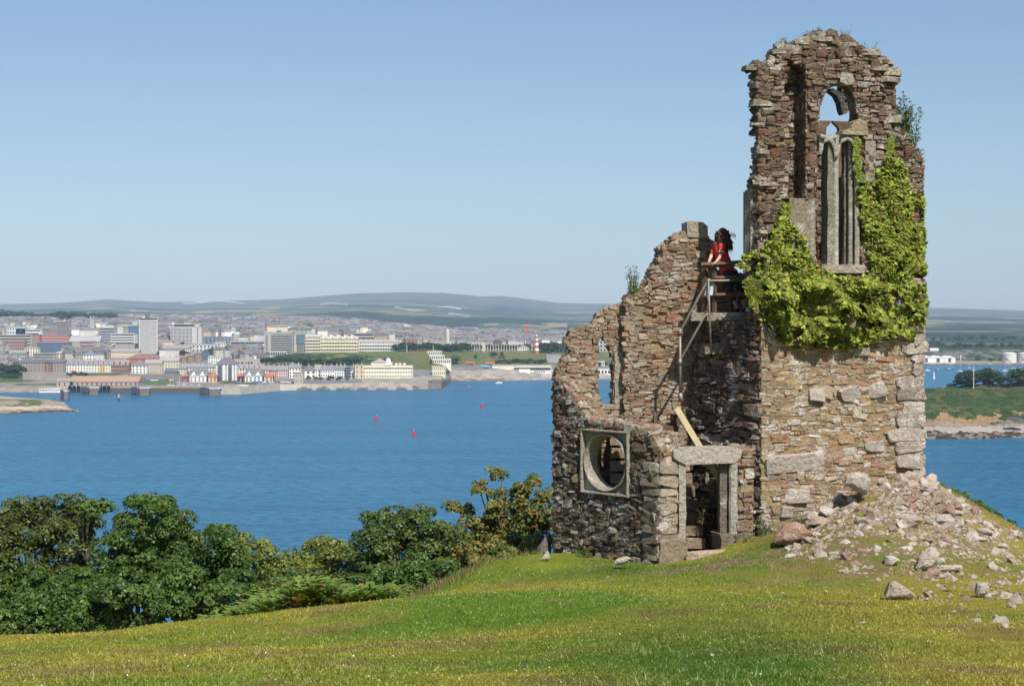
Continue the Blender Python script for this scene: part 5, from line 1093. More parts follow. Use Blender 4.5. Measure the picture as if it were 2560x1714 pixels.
# woman in red
Yw = 36.75; q = lambda x, y, d=0.0: pt(x, y, Yw+d)
foot = q(1845, 779); wm = empty('person', foot); bpy.context.view_layer.update(); tag(wm, 'woman in a red t-shirt and black cropped trousers leaning on the platform rail', 'person')
o0 = np.array(wm.location); L_ = lambda x, y, d=0.0: q(x, y, d)-o0
mb = MB(); hc = L_(1805, 588, .02); f_, s_ = head(mb, hc, (-.55, .83, -.05))
chain(mb, [hc-[0, 0, .06], L_(1802, 607)], [.05, .055]); chain(mb, [L_(1800, 618), L_(1804, 640), L_(1812, 662), L_(1822, 680)], [.115, .125, .13, .15], (1, .75, 1))
chain(mb, [L_(1793, 614, .12), L_(1806, 614, -.12)], [.065, .065])
SR, ER, WR = L_(1806, 616, -.15), L_(1802, 640, -.22), L_(1790, 655, -.30)
chain(mb, [SR, ER, WR], [.052, .042, .026]); hand(mb, WR, L_(1784, 659, -.33)-WR, np.array([.2, 1, 0]))
SL, EL_, WL = L_(1790, 616, .13), L_(1778, 640, .10), L_(1772, 656, -.12); chain(mb, [SL, EL_, WL], [.05, .04, .026]); hand(mb, WL, L_(1767, 659, -.2)-WL, np.array([.2, -1, 0]))
HR, KR, AR = L_(1818, 684, -.05), L_(1824, 727, -.12), L_(1843, 769, .0); HL, KL, AL = L_(1832, 683, .08), L_(1850, 722, .02), L_(1864, 769, .12)
chain(mb, [HR, KR], [.098, .062]); chain(mb, [KR, KR+(AR-KR)*.35, AR], [.06, .058, .036]); chain(mb, [HL, KL], [.098, .062]); chain(mb, [KL, KL+(AL-KL)*.35, AL], [.06, .058, .036])
fw = np.array([-.1, .9, 0.]); 
for A_ in (AR, AL): chain(mb, [A_-[0, 0, .03], A_-[0, 0, .05]+fw*.14], [.034, .026])
fuse('body', mb, M['skin'], wm, .008)
for k in (-1, 1): mb = MB(); sph(mb, hc+f_*.09+s_*.034*k+np.array([0, 0, .008]), .012); mb.build('eye', M['white'], wm, smooth=True)
mb = MB(); chain(mb, [L_(1800, 612), L_(1803, 626), L_(1807, 645), L_(1814, 664), L_(1818, 676)], [.128, .142, .145, .155, .165], (1, .8, 1)); chain(mb, [SL, SR], [.07, .07]); chain(mb, [SR, SR+(ER-SR)*.62], [.068, .066]); chain(mb, [SL, SL+(EL_-SL)*.62], [.066, .064]); fuse('shirt', mb, M['shirt'], wm, .012)
mb = MB(); e = SR+(ER-SR)*.62; d = (ER-SR)/np.linalg.norm(ER-SR); mb.tube([e-d*.012, e+d*.006], [.071, .071], 14); mb.build('sleeve_trim', M['white'], wm); mb = MB(); sph(mb, SR+(ER-SR)*.3+np.array([-.01, -.05, 0]), .03, (1, .6, .5)); mb.build('sleeve_badge', M['white'], wm)
mb = MB(); chain(mb, [L_(1819, 678), L_(1824, 688)], [.15, .155], (1, .85, 1)); chain(mb, [HR, KR, KR+(AR-KR)*.42], [.115, .082, .078]); chain(mb, [HL, KL, KL+(AL-KL)*.42], [.115, .082, .078]); fuse('trousers', mb, M['black'], wm, .012)
for A_ in (AR, AL): mb = MB(); chain(mb, [A_-[0, 0, .045]-fw*.03, A_-[0, 0, .055]+fw*.15], [.048, .042], (1, 1, .8)); fuse('shoe', mb, M['shoe'], wm, .01)
r = np.random.default_rng(3); mb = MB(); sph(mb, hc-f_*.022+np.array([0, 0, .03]), .118, (1, .92, 1.05), 14, 9, math.atan2(f_[1], f_[0]))
for k in range(95):
    a = r.uniform(-2.2, 2.2); root = hc+(-f_*math.cos(a)+s_*math.sin(a))*.095+np.array([0, 0, r.uniform(-.03, .09)]); ln = r.uniform(.22, .40); w_ = r.uniform(.015, .03); ph = r.uniform(0, 6); out = (-f_*math.cos(a)+s_*math.sin(a))
    P = [root+out*(.02+.05*t_+.015*math.sin(ph+t_*12))+np.array([.06*t_*t_, 0, -ln*t_])+s_*.015*math.cos(ph+t_*11) for t_ in np.linspace(0, 1, 9)]; mb.tube(P, [w_, w_, w_, w_*.95, w_*.9, w_*.8, w_*.6, w_*.4, w_*.1], 5)
for k in range(14): P = [hc+np.array([.08, -.04, .04])+np.array([.2*t_, 0, .02*math.sin(k+4*t_)-.12*t_*r.random()]) for t_ in np.linspace(0, 1, 6)]; mb.tube(P, .0022, 3)
mb.build('hair', M['hair'], wm, smooth=True)
# girl seated inside the tower window
P2 = P_front.off(-.42); gb = P2.w(*P2.hit(2045, 686)); gp_ = empty('person', gb); tag(gp_, 'person in a pink top sitting inside the tower window, mostly hidden by the jamb', 'person')
U2 = U_f; B2 = -N_f; g2 = lambda u, z, d=0.0: U2*u+np.array([0, 0, z])-N_f*d
mb = MB(); hc = g2(.04, .50); f_, s_ = head(mb, hc, B2*.5-U2*.85, .098); chain(mb, [g2(.05, .44), g2(.07, .34)], [.045, .05]); chain(mb, [g2(.1, .28), g2(.08, .1), g2(.06, .0)], [.1, .11, .13], (1, .75, 1)); chain(mb, [g2(-.06, .3), g2(.22, .3)], [.055, .055])
E1, W1 = g2(.27, .1, -.12), g2(.12, .02, -.25); chain(mb, [g2(.23, .3), E1, W1], [.045, .037, .025]); hand(mb, W1, g2(.0, .0, -.3)-W1, np.array([0, 0, 1.])); E2, W2 = g2(-.12, .1, .05), g2(-.1, .02, .25); chain(mb, [g2(-.07, .3), E2, W2], [.045, .037, .025]); hand(mb, W2, g2(-.1, .0, .32)-W2, np.array([0, 0, 1.]))
for k in (-.07, .07): chain(mb, [g2(.05+k, .0), g2(-.34+k, .08, .18)], [.09, .06]); chain(mb, [g2(-.34+k, .08, .18), g2(-.4+k, -.3, .2), g2(-.48+k, -.32, .22)], [.055, .035, .03])
fuse('body', mb, M['skin'], gp_, .01); mb = MB(); chain(mb, [g2(.1, .29), g2(.08, .1), g2(.06, .0)], [.118, .125, .14], (1, .8, 1)); chain(mb, [g2(-.06, .3), g2(.22, .3)], [.068, .068]); chain(mb, [g2(.23, .3), g2(.25, .2, -.06)], [.062, .06]); fuse('shirt', mb, M['pink'], gp_, .012)
mb = MB(); sph(mb, hc-f_*.02+np.array([0, 0, .03]), .112, (1, .92, 1.05), 12, 8, math.atan2(f_[1], f_[0]))
for k in range(40): a = r.uniform(-2.2, 2.2); root = hc+(-f_*math.cos(a)+s_*math.sin(a))*.09; P = [root+(-f_*math.cos(a)+s_*math.sin(a))*.03*t_+np.array([0, 0, -.2*t_]) for t_ in np.linspace(0, 1, 6)]; mb.tube(P, [.02, .02, .018, .015, .01, .003], 5)
mb.build('hair', M['hair'], gp_, smooth=True)
for k in (-.07, .07): mb = MB(); chain(mb, [g2(.05+k, .0), g2(-.34+k, .08, .18), g2(-.38+k, -.14, .19)], [.105, .076, .062]); fuse('trouser_leg', mb, M['black'], gp_, .014)
mb = MB(); q0 = P2.w(*P2.hit(2026, 704)); Mx = np.eye(4); Mx[:3, 0] = U_f; Mx[:3, 1] = -N_f; Mx[:3, 3] = q0; mb.box(-.9, 1.4, -.15, 1.0, -.25, .0, (.3, .25, .2), M=Mx); under(mb.build('window_seat', M['granite'], None, base=(0, 0, 0)))
# ================================================================ city
M['glass'] = simple('dark_window_glass', (.035, .045, .06), .25, 1, .2, spec=.6); M['roof'] = vcol('slate_roof', .8, .4, .15); M['wallp'] = vcol('rendered_wall', .85, .25, .12)
M['paint'] = vcol('painted_surface', .6, .3, .08)
def unit_mesh(name, mat):
    mb = MB(); mb.box(-.5, .5, -.5, .5, -.5, .5); return mb.mesh(name, mat)
WIN = {}; BOX = []
def win_mesh(key, mat): 
    if key not in WIN: WIN[key] = unit_mesh(key, mat)
    return WIN[key]
def child(name, me, parent, loc, sc, rz=0):
    o = bpy.data.objects.new(name, me); o.location = loc; o.scale = sc; o.rotation_euler = (0, 0, rz); return link(o, parent)
WHITE = (.84, .81, .76); CREAM = (.78, .70, .53); GREYW = (.44, .43, .41); STONE = (.40, .37, .32); BRICK = (.36, .15, .11); SLATE = (.20, .20, .22); PINK = (.70, .48, .42); BROWN = (.34, .26, .2); BLUEG = (.13, .22, .34); DARK = (.08, .08, .1)
def site(x0, x1, yb, yt):
    """photo box -> base point, width and height in metres"""
    c = on_land((x0+x1)/2, yb); Y = c[1]; return c, (x1-x0)*mpp(Y), (yb-yt)*mpp(Y)
def bld(name, label, cat, x0, x1, yt, yb, wall=WHITE, roof=SLATE, kind='flat', rise=.25, depth=12, nb=0, ns=0, rot=0.0, ww=.45, wh=.5, win='window', winmat=None, chim=0, bands=None, group=None, parts=(), end=None, dorm=0):
    BOX.append((x0, x1, yt, yb)); c, W, H = site(x0, x1, yb, yt); rf = H*rise if kind != 'flat' else 0; Hw = H-rf
    t = empty(name, c, rad(rot)); tag(t, label, cat, group)
    mb = MB(); mb.box(-W/2, W/2, 0, depth, -8, Hw, wall)
    if end is not None: mb.box(-W/2-.15, -W/2, .1, depth-.1, -8, Hw-.1, end)
    w_ = mb.build('wall', M['wallp'], t)
    mb = MB()
    if kind == 'flat': mb.box(-W/2-.3, W/2+.3, -.3, depth+.3, Hw, Hw+max(.5, H*.03), roof)
    elif kind == 'gable': mb.gable(-W/2-.3, W/2+.3, -.5, depth+.5, Hw, rf, roof)
    elif kind == 'hip': mb.gable(-W/2-.3, W/2+.3, -.5, depth+.5, Hw, rf, roof, hip=min(depth/2, W/2.2))
    elif kind == 'front': mb.gable(-W/2-.3, W/2+.3, -.5, depth+.5, Hw, rf, roof, axis='y')
    r_ = mb.build('roof', M['roof'], t)
    for k in range(chim):
        x = -W/2+W*(k+.5)/chim; mb = MB(); mb.box(x-.5, x+.5, depth*.4, depth*.4+1.2, Hw+rf*.4, Hw+rf+1.4, (.5, .42, .34)); mb.box(x-.3, x+.3, depth*.4+.2, depth*.4+1, Hw+rf+1.4, Hw+rf+2, (.45, .22, .14)); mb.build('chimney', M['wallp'], r_)
    for k in range(dorm):
        x = -W/2+W*(k+.5)/dorm; mb = MB(); mb.box(x-.8, x+.8, .3, 3, Hw+.2, Hw+rf*.55, wall); mb.box(x-.5, x+.5, .15, .3, Hw+.5, Hw+rf*.5, DARK); mb.gable(x-1, x+1, .1, 3, Hw+rf*.55, .6, roof, axis='y'); mb.build('dormer', M['wallp'], r_)
    me = win_mesh(win, winmat or M['glass'])
    if nb and ns:
        cw, chh = W/nb, Hw/ns; cnt = 0
        for j in range(ns):
            for i in range(nb):
                if nb*ns > 100 and cnt >= 100: break
                child('window', me, t, (-W/2+cw*(i+.5), -.08, chh*(j+.52)), (cw*ww, .3, chh*wh)); cnt += 1
    if bands:  # dark window strips, one per storey
        for j in range(bands): child('window_strip', me, t, (0, -.1, Hw*(j+.55)/bands), (W*.97, .4, Hw/bands*.45))
    t['_h'] = Hw; return t
def part(t, name, boxes, mat='wallp'):
    mb = MB()
    for b_ in boxes:
        if len(b_) == 7: mb.box(*b_)
        else: mb.gable(*b_[:6], b_[6], axis=b_[7] if len(b_) > 7 else 'x')
    return mb.build(name, M[mat], t)
# --- towers and offices
t = bld('tower_block', 'tall white banded tower block, highest building in the city', 'tower block', 348, 393, 798, 884, (.72, .67, .62), DARK, depth=22, rot=11)
W, H = 45*mpp(t.location.y), 86*mpp(t.location.y)
for k in range(17):
    z0 = H*(k+.35)/17.3; part(t, 'balcony', [(-W/2-.4, W/2+.4, -1.0, -.05, z0, z0+H/17.3*.42, (.86, .84, .80))])
    child('window_strip', win_mesh('window', M['glass']), t, (0, -.1, z0+H/17.3*.62), (W*.92, .25, H/17.3*.3))
part(t, 'end_wall', [(-W/2-.6, -W/2-.02, .2, 21, 0, H, (.30, .15, .12))]); part(t, 'stair_core', [(-W*.18, W*.06, 4, 12, H+.5, H+7.5*mpp(2100)*2, (.16, .15, .16))])
t = bld('office_tower', 'grey slab office tower with square window grid and canopy roof', 'office block', 426, 504, 817, 859, (.52, .50, .47), (.5, .48, .45), depth=16)
W, H = 78*mpp(t.location.y), t['_h']
part(t, 'grid_panel', [(-W/2+.5, W*.20, -.5, -.06, 1, H-1.2, (.05, .06, .09))])
for i in range(17): part(t, 'mullion', [(-W/2+.4+i*(W*.7-.5)/16, -W/2+.8+i*(W*.7-.5)/16, -.9, -.5, .5, H-1, (.72, .71, .68))])
for j in range(12): part(t, 'floor_band', [(-W/2+.3, W*.2, -.8, -.52, .6+j*(H-2)/11.3, 1.15+j*(H-2)/11.3, (.62, .61, .58))])
part(t, 'roof_canopy', [(-W/2-2, W/2-1, -2, 16, H+3.4, H+4, (.66, .64, .6)), (-W*.4, W*.2, 1, 14, H+.9, H+3.4, (.07, .08, .11))]); part(t, 'stair_slot', [(W*.36, W*.39, -.3, -.02, 1, H-1, (.2, .2, .2))])
bld('office_block', 'white office block with black window bands left of the tower block', 'office block', 277, 336, 834, 873, (.78, .76, .72), (.55, .55, .55), depth=20, bands=6)
bld('office_block', 'dark blue glass office block behind the banded white office', 'office block', 321, 347, 816, 862, BLUEG, (.2, .25, .3), depth=15, nb=4, ns=8)
bld('office_block', 'wide pale grey office with blue grey windows', 'office block', 249, 287, 820, 866, (.45, .46, .48), GREYW, depth=16, bands=7)
bld('office_block', 'plain pale concrete block between the grey office and the banded office', 'office block', 290, 308, 817, 850, (.55, .53, .50), GREYW, depth=14)
bld('office_block', 'brown grey multi storey block with a white stair on its roof at the left', 'office block', 141, 173, 804, 842, (.40, .36, .33), GREYW, depth=14, bands=8)
t = bld('church_tower', 'pale square church tower with corner pinnacles among the roofs', 'church tower', 225, 236, 797, 828, (.42, .38, .33), STONE, depth=8)
W, H = 11*mpp(t.location.y), t['_h']
for sx in (-1, 1): part(t, 'pinnacle', [(sx*W*.4-.9, sx*W*.4+.9, 0, 2, H, H+5, (.42, .38, .33))])
bld('office_block', 'long pink brick building with blue upper storey', 'office block', 104, 172, 837, 864, (.50, .24, .21), (.30, .34, .42), depth=18, nb=16, ns=4, wh=.4)
bld('office_block', 'short pink brick wing left of the white stair tower', 'office block', 77, 98, 837, 864, (.50, .24, .21), (.30, .34, .42), depth=18, nb=5, ns=4, wh=.4)
bld('stair_tower', 'white stair tower between the two pink brick wings', 'stair tower', 97, 106, 833, 862, (.80, .80, .80), GREYW, depth=10, nb=1, ns=1, ww=.2, wh=.8)
bld('building', 'blue and white low block with a dark square window at the left', 'building', 17, 63, 817, 836, (.62, .66, .70), (.2, .25, .34), depth=14, nb=7, ns=2)
bld('building', 'bright white cube with one dark blue window', 'building', 40, 63, 821, 836, WHITE, GREYW, depth=17, nb=1, ns=1, ww=.4, wh=.45)
bld('building', 'low white long block with two window rows right of the white cube', 'building', 64, 102, 823, 838, WHITE, GREYW, depth=12, bands=2)
bld('building', 'large cream hall with long grey pitched roof', 'hall', 173, 249, 840, 876, (.52, .47, .38), (.38, .38, .37), 'gable', .38, 20, nb=15, ns=2, ww=.3)
bld('car_park', 'red and white striped multi storey car park', 'car park', 199, 234, 854, 879, (.60, .50, .48), BRICK, depth=15, bands=4, end=(.5, .16, .15))
bld('building', 'sprawling blue glass and steel building below the pink brick one', 'building', 91, 169, 857, 884, (.20, .30, .42), (.3, .38, .48), depth=22, bands=5)
bld('building', 'long cream and brown block at the far left edge', 'building', -10, 78, 837, 866, (.50, .44, .37), (.6, .56, .5), depth=18, bands=4)
bld('building', 'brick building low at the left edge under the cream block', 'building', 5, 60, 852, 876, (.36, .24, .2), (.48, .42, .38), depth=14, nb=10, ns=3)
bld('building', 'cream stepped house left of centre with flat roof', 'house', 62, 94, 870, 890, CREAM, (.5, .46, .4), depth=12, nb=5, ns=3)
bld('building', 'stone grey row of old warehouses at the left', 'warehouse', 15, 66, 875, 900, STONE, (.3, .29, .28), 'gable', .3, 12, nb=9, ns=2)
bld('building', 'long grey office with horizontal bands in the left middle', 'office block', 82, 134, 884, 903, (.48, .46, .43), GREYW, depth=14, bands=3)
bld('villa', 'cream villa with hipped roof left of the blue roofed house', 'house', 134, 176, 878, 896, (.74, .60, .44), (.45, .42, .4), 'hip', .3, 12, nb=6, ns=2)
bld('house', 'white house with a blue pyramid roof', 'house', 208, 238, 876, 900, WHITE, (.17, .2, .28), 'hip', .42, 14, nb=4, ns=2)
bld('terrace', 'cream georgian terrace in front of the tower block', 'terrace', 264, 347, 872, 894, (.74, .65, .46), (.33, .31, .30), 'gable', .33, 12, nb=16, ns=2, chim=6, ww=.35)
bld('building', 'plain brown grey hall behind the cream terrace', 'building', 290, 347, 860, 882, (.36, .32, .29), (.36, .33, .3), depth=14)
bld('building', 'low red brick hall with wide brown roof under the tower block', 'hall', 317, 400, 884, 908, BRICK, (.26, .15, .12), 'hip', .5, 20)
t = bld('terrace', 'white georgian terrace above the docks, one orange house in it', 'terrace', 165, 277, 900, 931, (.80, .76, .70), (.27, .26, .26), 'gable', .34, 12, nb=16, ns=3, chim=9, dorm=9, ww=.36)
W = 112*mpp(t.location.y); H = t['_h']; part(t, 'orange_front', [(W*.245, W*.37, -.2, -.02, -6, H, (.72, .46, .16))]); part(t, 'shop_front', [(-W*.38, -W*.27, -.4, -.05, .3, 2.2, (.5, .05, .1))])
bld('apartment_block', 'brick and stone apartment block with two gabled bays at the left', 'apartments', 30, 161, 900, 930, (.36, .31, .27), (.15, .15, .18), 'gable', .2, 13, nb=20, ns=4, ww=.3)
for a, b_, lb in ((32, 44, 'left brick gabled bay of the stone apartment block'), (109, 127, 'right brick gabled bay of the stone apartment block')): bld('apartment_bay', lb, 'apartments', a, b_, 902, 932, (.34, .17, .14), (.15, .15, .18), 'front', .15, 5, nb=2, ns=4, ww=.3)
bld('house', 'red brick gabled house right of the white terrace', 'house', 277, 321, 900, 931, (.34, .19, .16), (.30, .25, .23), 'gable', .4, 12, nb=8, ns=2, chim=2, dorm=3)
bld('house', 'white house with steep slate roof beside the cream stone block', 'house', 329, 365, 904, 934, WHITE, SLATE, 'hip', .32, 12, nb=4, ns=3, chim=1)
bld('building', 'cream stone block with balconies behind the quay wall', 'apartments', 362, 404, 898, 933, (.62, .54, .43), (.36, .33, .30), 'gable', .3, 12, nb=7, ns=4)
bld('building', 'tall cream house row stepping uphill', 'terrace', 398, 446, 893, 930, (.72, .65, .52), (.4, .37, .34), 'gable', .25, 12, nb=7, ns=4, chim=3)
for k, (a, b_, y0) in enumerate(((429, 448, 893), (446, 466, 889), (462, 484, 884), (478, 503, 878))): bld('apartment_block', 'brown brick stepped apartments, %s of four steps' % ('lowest', 'second', 'third', 'highest')[k], 'apartments', a, b_, y0, 912-k*2, BROWN, (.28, .22, .19), 'gable', .22, 12, nb=4, ns=5, ww=.3, wh=.35, group='brown stepped apartments')
bld('building', 'blue glass block behind the brown stepped apartments', 'office block', 503, 520, 878, 900, (.22, .32, .45), BLUEG, depth=10, bands=4)
t = bld('church', 'white church tower with small green copper roof', 'church', 520, 533, 888, 909, WHITE, (.3, .55, .45), 'hip', .2, 8, nb=2, ns=3)
bld('building', 'white flat roofed building right of the green topped tower', 'building', 533, 583, 892, 908, WHITE, GREYW, depth=10, nb=9, ns=2)
bld('church_tower', 'grey church tower with pale green pyramid roof', 'church tower', 584, 600, 829, 852, (.40, .38, .36), (.42, .62, .55), 'hip', .28, 9)
for k in range(7): bld('apartment_block', 'blue grey block in a row of seven, number hidden by distance', 'apartments', 508+k*10, 515+k*10, 842, 858, (.24, .30, .38), (.3, .33, .36), depth=8, nb=2, ns=4, group='row of small blue grey blocks')
bld('conference_centre', 'long white building with dark glass bands left of the hotel', 'building', 576, 662, 853, 871, (.66, .67, .68), (.36, .38, .42), depth=20, bands=2)
bld('building', 'row of pale houses with white gables below the office tower', 'terrace', 405, 475, 862, 882, (.64, .58, .52), (.3, .28, .27), 'gable', .4, 12, nb=12, ns=2, chim=7)
bld('building', 'white low block with tall windows right of the trees', 'building', 470, 545, 862, 880, (.62, .62, .60), (.5, .5, .5), depth=12, nb=8, ns=2)
bld('house', 'cream hotel with many chimneys behind the trees', 'building', 536, 565, 856, 878, (.74, .68, .6), (.4, .38, .36), depth=10, nb=5, ns=3, chim=4)
t = bld('hotel', 'big grey concrete hotel with ten dark balcony bands', 'hotel', 661, 731, 831, 884, (.42, .40, .36), (.5, .49, .47), depth=18)
W, H = 70*mpp(t.location.y), t['_h']
for k in range(9):
    z0 = H*(k+.55)/9.6; child('window_strip', win_mesh('window', M['glass']), t, (W*.11, -.1, z0), (W*.74, .5, H/9.6*.42)); part(t, 'balcony', [(-W*.26, W*.49, -.9, -.36, z0-H/9.6*.5, z0-H/9.6*.2, (.60, .57, .50))])
for k in range(8):
    for x in (-.44, -.4): child('window', win_mesh('window', M['glass']), t, (W*x, -.1, H*(k+.9)/9.6), (.8, .3, 1.5))
part(t, 'roof_sign', [(-W*.06, W*.1, -.4, .3, H+.2, H+2.6, (.02, .34, .22))], 'paint')
bld('building', 'low glazed podium of the hotel with white columns', 'hotel', 648, 716, 879, 891, (.70, .70, .68), GREYW, depth=12, nb=12, ns=1, ww=.75, wh=.6)
t = bld('apartment_tower', 'modern tower with teal glass top and tall concrete columns', 'apartments', 736, 762, 837, 880, (.58, .52, .44), (.4, .42, .44), depth=18)
W, H = 26*mpp(t.location.y), t['_h']; part(t, 'glass_box', [(-W*.3, W*.5, -1.2, -.03, H*.48, H*.98, (.07, .16, .19))], 'paint')
for k in range(4): part(t, 'column', [(-W*.28+k*W*.2, -W*.24+k*W*.2, -1.3, -.4, 0, H*.48, (.62, .57, .5))]); child('window', win_mesh('window', M['glass']), t, (-W*.16+k*W*.2, -.1, H*.22), (W*.12, .3, H*.42))
for j in range(3): part(t, 'floor_band', [(-W*.3, W*.5, -1.4, -1.22, H*(.6+j*.12), H*(.615+j*.12), (.5, .6, .62))])
part(t, 'blue_wall', [(-W/2-1.8*2, -W/2-.03, 2, 16, 0, H*1.03, (.09, .14, .24))])
GT = ((762, 801, 836, 880, (.74, .68, .54), 'cream five storey terrace right of the teal glass tower', 10, 5), (801, 895, 841, 880, (.82, .74, .54), 'grand cream crescent hotel with curved white parapets and verandas', 24, 4), (895, 994, 850, 878, (.74, .73, .70), 'long white terrace at the right end of the grand crescent', 24, 3))
for a, b_, y0, y1, wc, lb, nb, ns in GT:
    t = bld('terrace', lb, 'terrace', a, b_, y0, y1, wc, (.50, .47, .42), 'gable', .14, 16, nb=nb, ns=ns, ww=.42, wh=.55, chim=0)
    W, H = (b_-a)*mpp(t.location.y), t['_h']
    for k in range(1, ns): part(t, 'cornice', [(-W/2-.3, W/2+.3, -1.1, -.24, H*k/ns-.35, H*k/ns+.25, tuple(np.array(wc)*1.08))])
    if nb == 24 and ns == 4:
        for k in range(5):
            x = -W*.42+k*W*.19; mb = MB(); mb.tube([(x, 2, H+3.6), (x+2, 2, H+3.4), (x+4, 2, H+1.6), (x+6.5, 2, H+.5)], .55, 6, (.85, .82, .74)); mb.box(x-1.2, x+.8, 1.2, 3, H, H+4.4, (.82, .78, .68)); mb.build('chimney', M['wallp'], t)
    elif ns == 3:
        for k in range(8): part(t, 'chimney', [(-W/2+W*(k+.5)/8-.8, -W/2+W*(k+.5)/8+.8, 5, 7, H, H+3, (.5, .44, .38))])
t = bld('college', 'brown concrete block with overhanging top behind the grand crescent', 'building', 878, 934, 833, 858, (.42, .36, .31), (.42, .37, .32), depth=18, bands=3)
# --- waterfront
bld('apartment_tower', 'seven storey white apartments with dark roof by the marina', 'apartments', 539, 591, 893, 951, (.80, .79, .77), (.17, .15, .17), 'hip', .30, 14, nb=5, ns=7, ww=.36, wh=.42)
t = bpy.data.objects['apartment_tower'] if 'apartment_tower.001' not in bpy.data.objects else bpy.data.objects['apartment_tower.001']
for x in (-.36, .12): part(t, 'balcony_stack', [(52*mpp(t.location.y)*x, 52*mpp(t.location.y)*(x+.16), -1.2, -.25, 1, t['_h']*.95, (.12, .12, .16))])
def boathouse(x0, x1, lb):
    c, W, H = site(x0, x1, 955, 924); t = empty('marina_building', c); tag(t, lb, 'building', 'timber and white marina buildings')
    w_ = part(t, 'wall', [(-W/2, W/2, 0, 12, -2, H*.5, (.30, .13, .11)), (-W*.28, W*.2, -.6, 0, -2, H*.55, (.82, .8, .77)), (W*.26, W*.5, -.6, 0, -2, H*.45, (.70, .55, .36))])
    part(t, 'grey_roof', [(-W*.33, W*.28, -1, 13, H*.5, H*.5, (.17, .17, .20))+(), ], 'roof') if 0 else None
    mb = MB(); mb.gable(-W*.34, W*.28, -1.0, 13, H*.5, H*.5, (.17, .17, .2), hip=3); mb.build('grey_roof', M['roof'], t)
    for a, b_ in ((-.52, -.34), (.24, .52)): mb = MB(); mb.gable(W*a, W*b_, -1.2, 11, H*.46, H*.28, (.50, .16, .09), hip=W*(b_-a)*.45); mb.build('red_roof', M['roof'], t)
    for a in (-.17, .08): mb = MB(); mb.gable(W*(a-.07), W*(a+.07), -1.4, 6, H*.5, H*.34, (.82, .8, .77), axis='y'); mb.build('white_gable', M['wallp'], t)
    for i in range(9):
        for j in range(2): child('window', win_mesh('window', M['glass']), t, (-W*.45+W*.9*i/8, -.75, H*(.12+.2*j)), (W*.045, .4, H*.1))
boathouse(455, 542, 'marina building with red end roofs, left of the seven storey white apartments'); boathouse(593, 682, 'marina building with red end roofs, right of the seven storey white apartments')
bld('house', 'cream house left of the left marina building', 'house', 446, 463, 918, 938, (.78, .7, .58), (.3, .28, .27), 'front', .2, 10, nb=3, ns=3)
bld('shed', 'dark slate roofed shed left of the cream house', 'shed', 411, 448, 922, 937, (.17, .17, .2), (.14, .15, .18), 'gable', .5, 12)
bld('terrace', 'grey roofed white terrace behind the left marina building', 'terrace', 452, 536, 909, 930, (.68, .64, .58), (.28, .27, .28), 'gable', .42, 12, nb=12, ns=2, chim=4)
bld('terrace', 'grey roofed cream terrace behind the right marina building', 'terrace', 591, 655, 910, 937, (.74, .68, .56), (.31, .28, .27), 'gable', .4, 12, nb=9, ns=2, chim=5, dorm=5)
bld('terrace', 'pale pink terrace by the sea wall', 'terrace', 652, 676, 914, 946, (.74, .64, .56), (.26, .25, .27), 'gable', .35, 12, nb=4, ns=3, chim=2)
bld('terrace', 'salmon pink house in the waterfront row', 'terrace', 674, 692, 915, 946, (.68, .38, .32), (.26, .25, .27), 'gable', .35, 12, nb=3, ns=3, chim=1)
bld('terrace', 'pale rose houses right of the salmon pink one', 'terrace', 691, 719, 915, 945, (.70, .54, .52), (.3, .28, .28), 'gable', .35, 12, nb=5, ns=3, chim=3)
bld('house', 'white house with cream chimney behind the stone tower', 'house', 722, 752, 910, 944, WHITE, (.25, .25, .28), 'gable', .28, 12, nb=4, ns=3, chim=2)
bld('house', 'white gable fronted house right of the stone tower', 'house', 751, 790, 914, 945, (.82, .78, .74), (.24, .22, .24), 'front', .4, 12, nb=3, ns=2, chim=1)
bld('house', 'cream house with two skylights before the white terrace', 'house', 786, 802, 912, 943, (.76, .72, .62), (.33, .30, .29), 'gable', .4, 12, nb=2, ns=2)
bld('terrace', 'white two storey terrace with small gable dormer', 'terrace', 801, 836, 914, 944, WHITE, (.24, .23, .25), 'gable', .36, 12, nb=6, ns=2, chim=2)
bld('terrace', 'white terrace pair right of the dormered terrace', 'terrace', 836, 865, 914, 944, (.80, .79, .75), (.2, .2, .23), 'gable', .34, 12, nb=5, ns=3, chim=3)
bld('apartment_block', 'dark glazed balcony front between white terraces', 'apartments', 864, 877, 918, 945, (.18, .20, .26), GREYW, depth=9, bands=4)
bld('house', 'white house squeezed against the tall cream house', 'house', 877, 888, 914, 944, WHITE, SLATE, 'gable', .3, 12, nb=2, ns=3, chim=1)
bld('house', 'tall plain tan house at the end of the palace terrace', 'house', 887, 909, 913, 947, (.62, .53, .36), (.4, .36, .28), depth=14, nb=2, ns=3, ww=.2, chim=2)
t = bld('terrace', 'long cream palace fronted terrace on the point with arched ground floor', 'terrace', 909, 1031, 915, 946, (.84, .78, .62), (.66, .6, .48), depth=14, nb=30, ns=3, ww=.34, wh=.5, chim=0)
W, H = 122*mpp(t.location.y), t['_h']; part(t, 'cornice', [(-W/2-.4, W/2+.4, -.9, -.04, H-1.6, H-.6, (.88, .83, .7))]); mb = MB(); mb.gable(-W*.07, W*.06, -1, 3, H+.9, 3.4, (.84, .78, .64), axis='y'); mb.build('pediment', M['wallp'], t)
for x in (.16, .24, .33): part(t, 'chimney', [(W*x-1.2, W*x+1.2, 5, 8, H, H+3, (.62, .54, .44))])
c, W, H = site(928, 980, 916, 898); t = empty('domed_hall', c); tag(t, 'white hall with small dome and gable behind the palace terrace', 'hall')
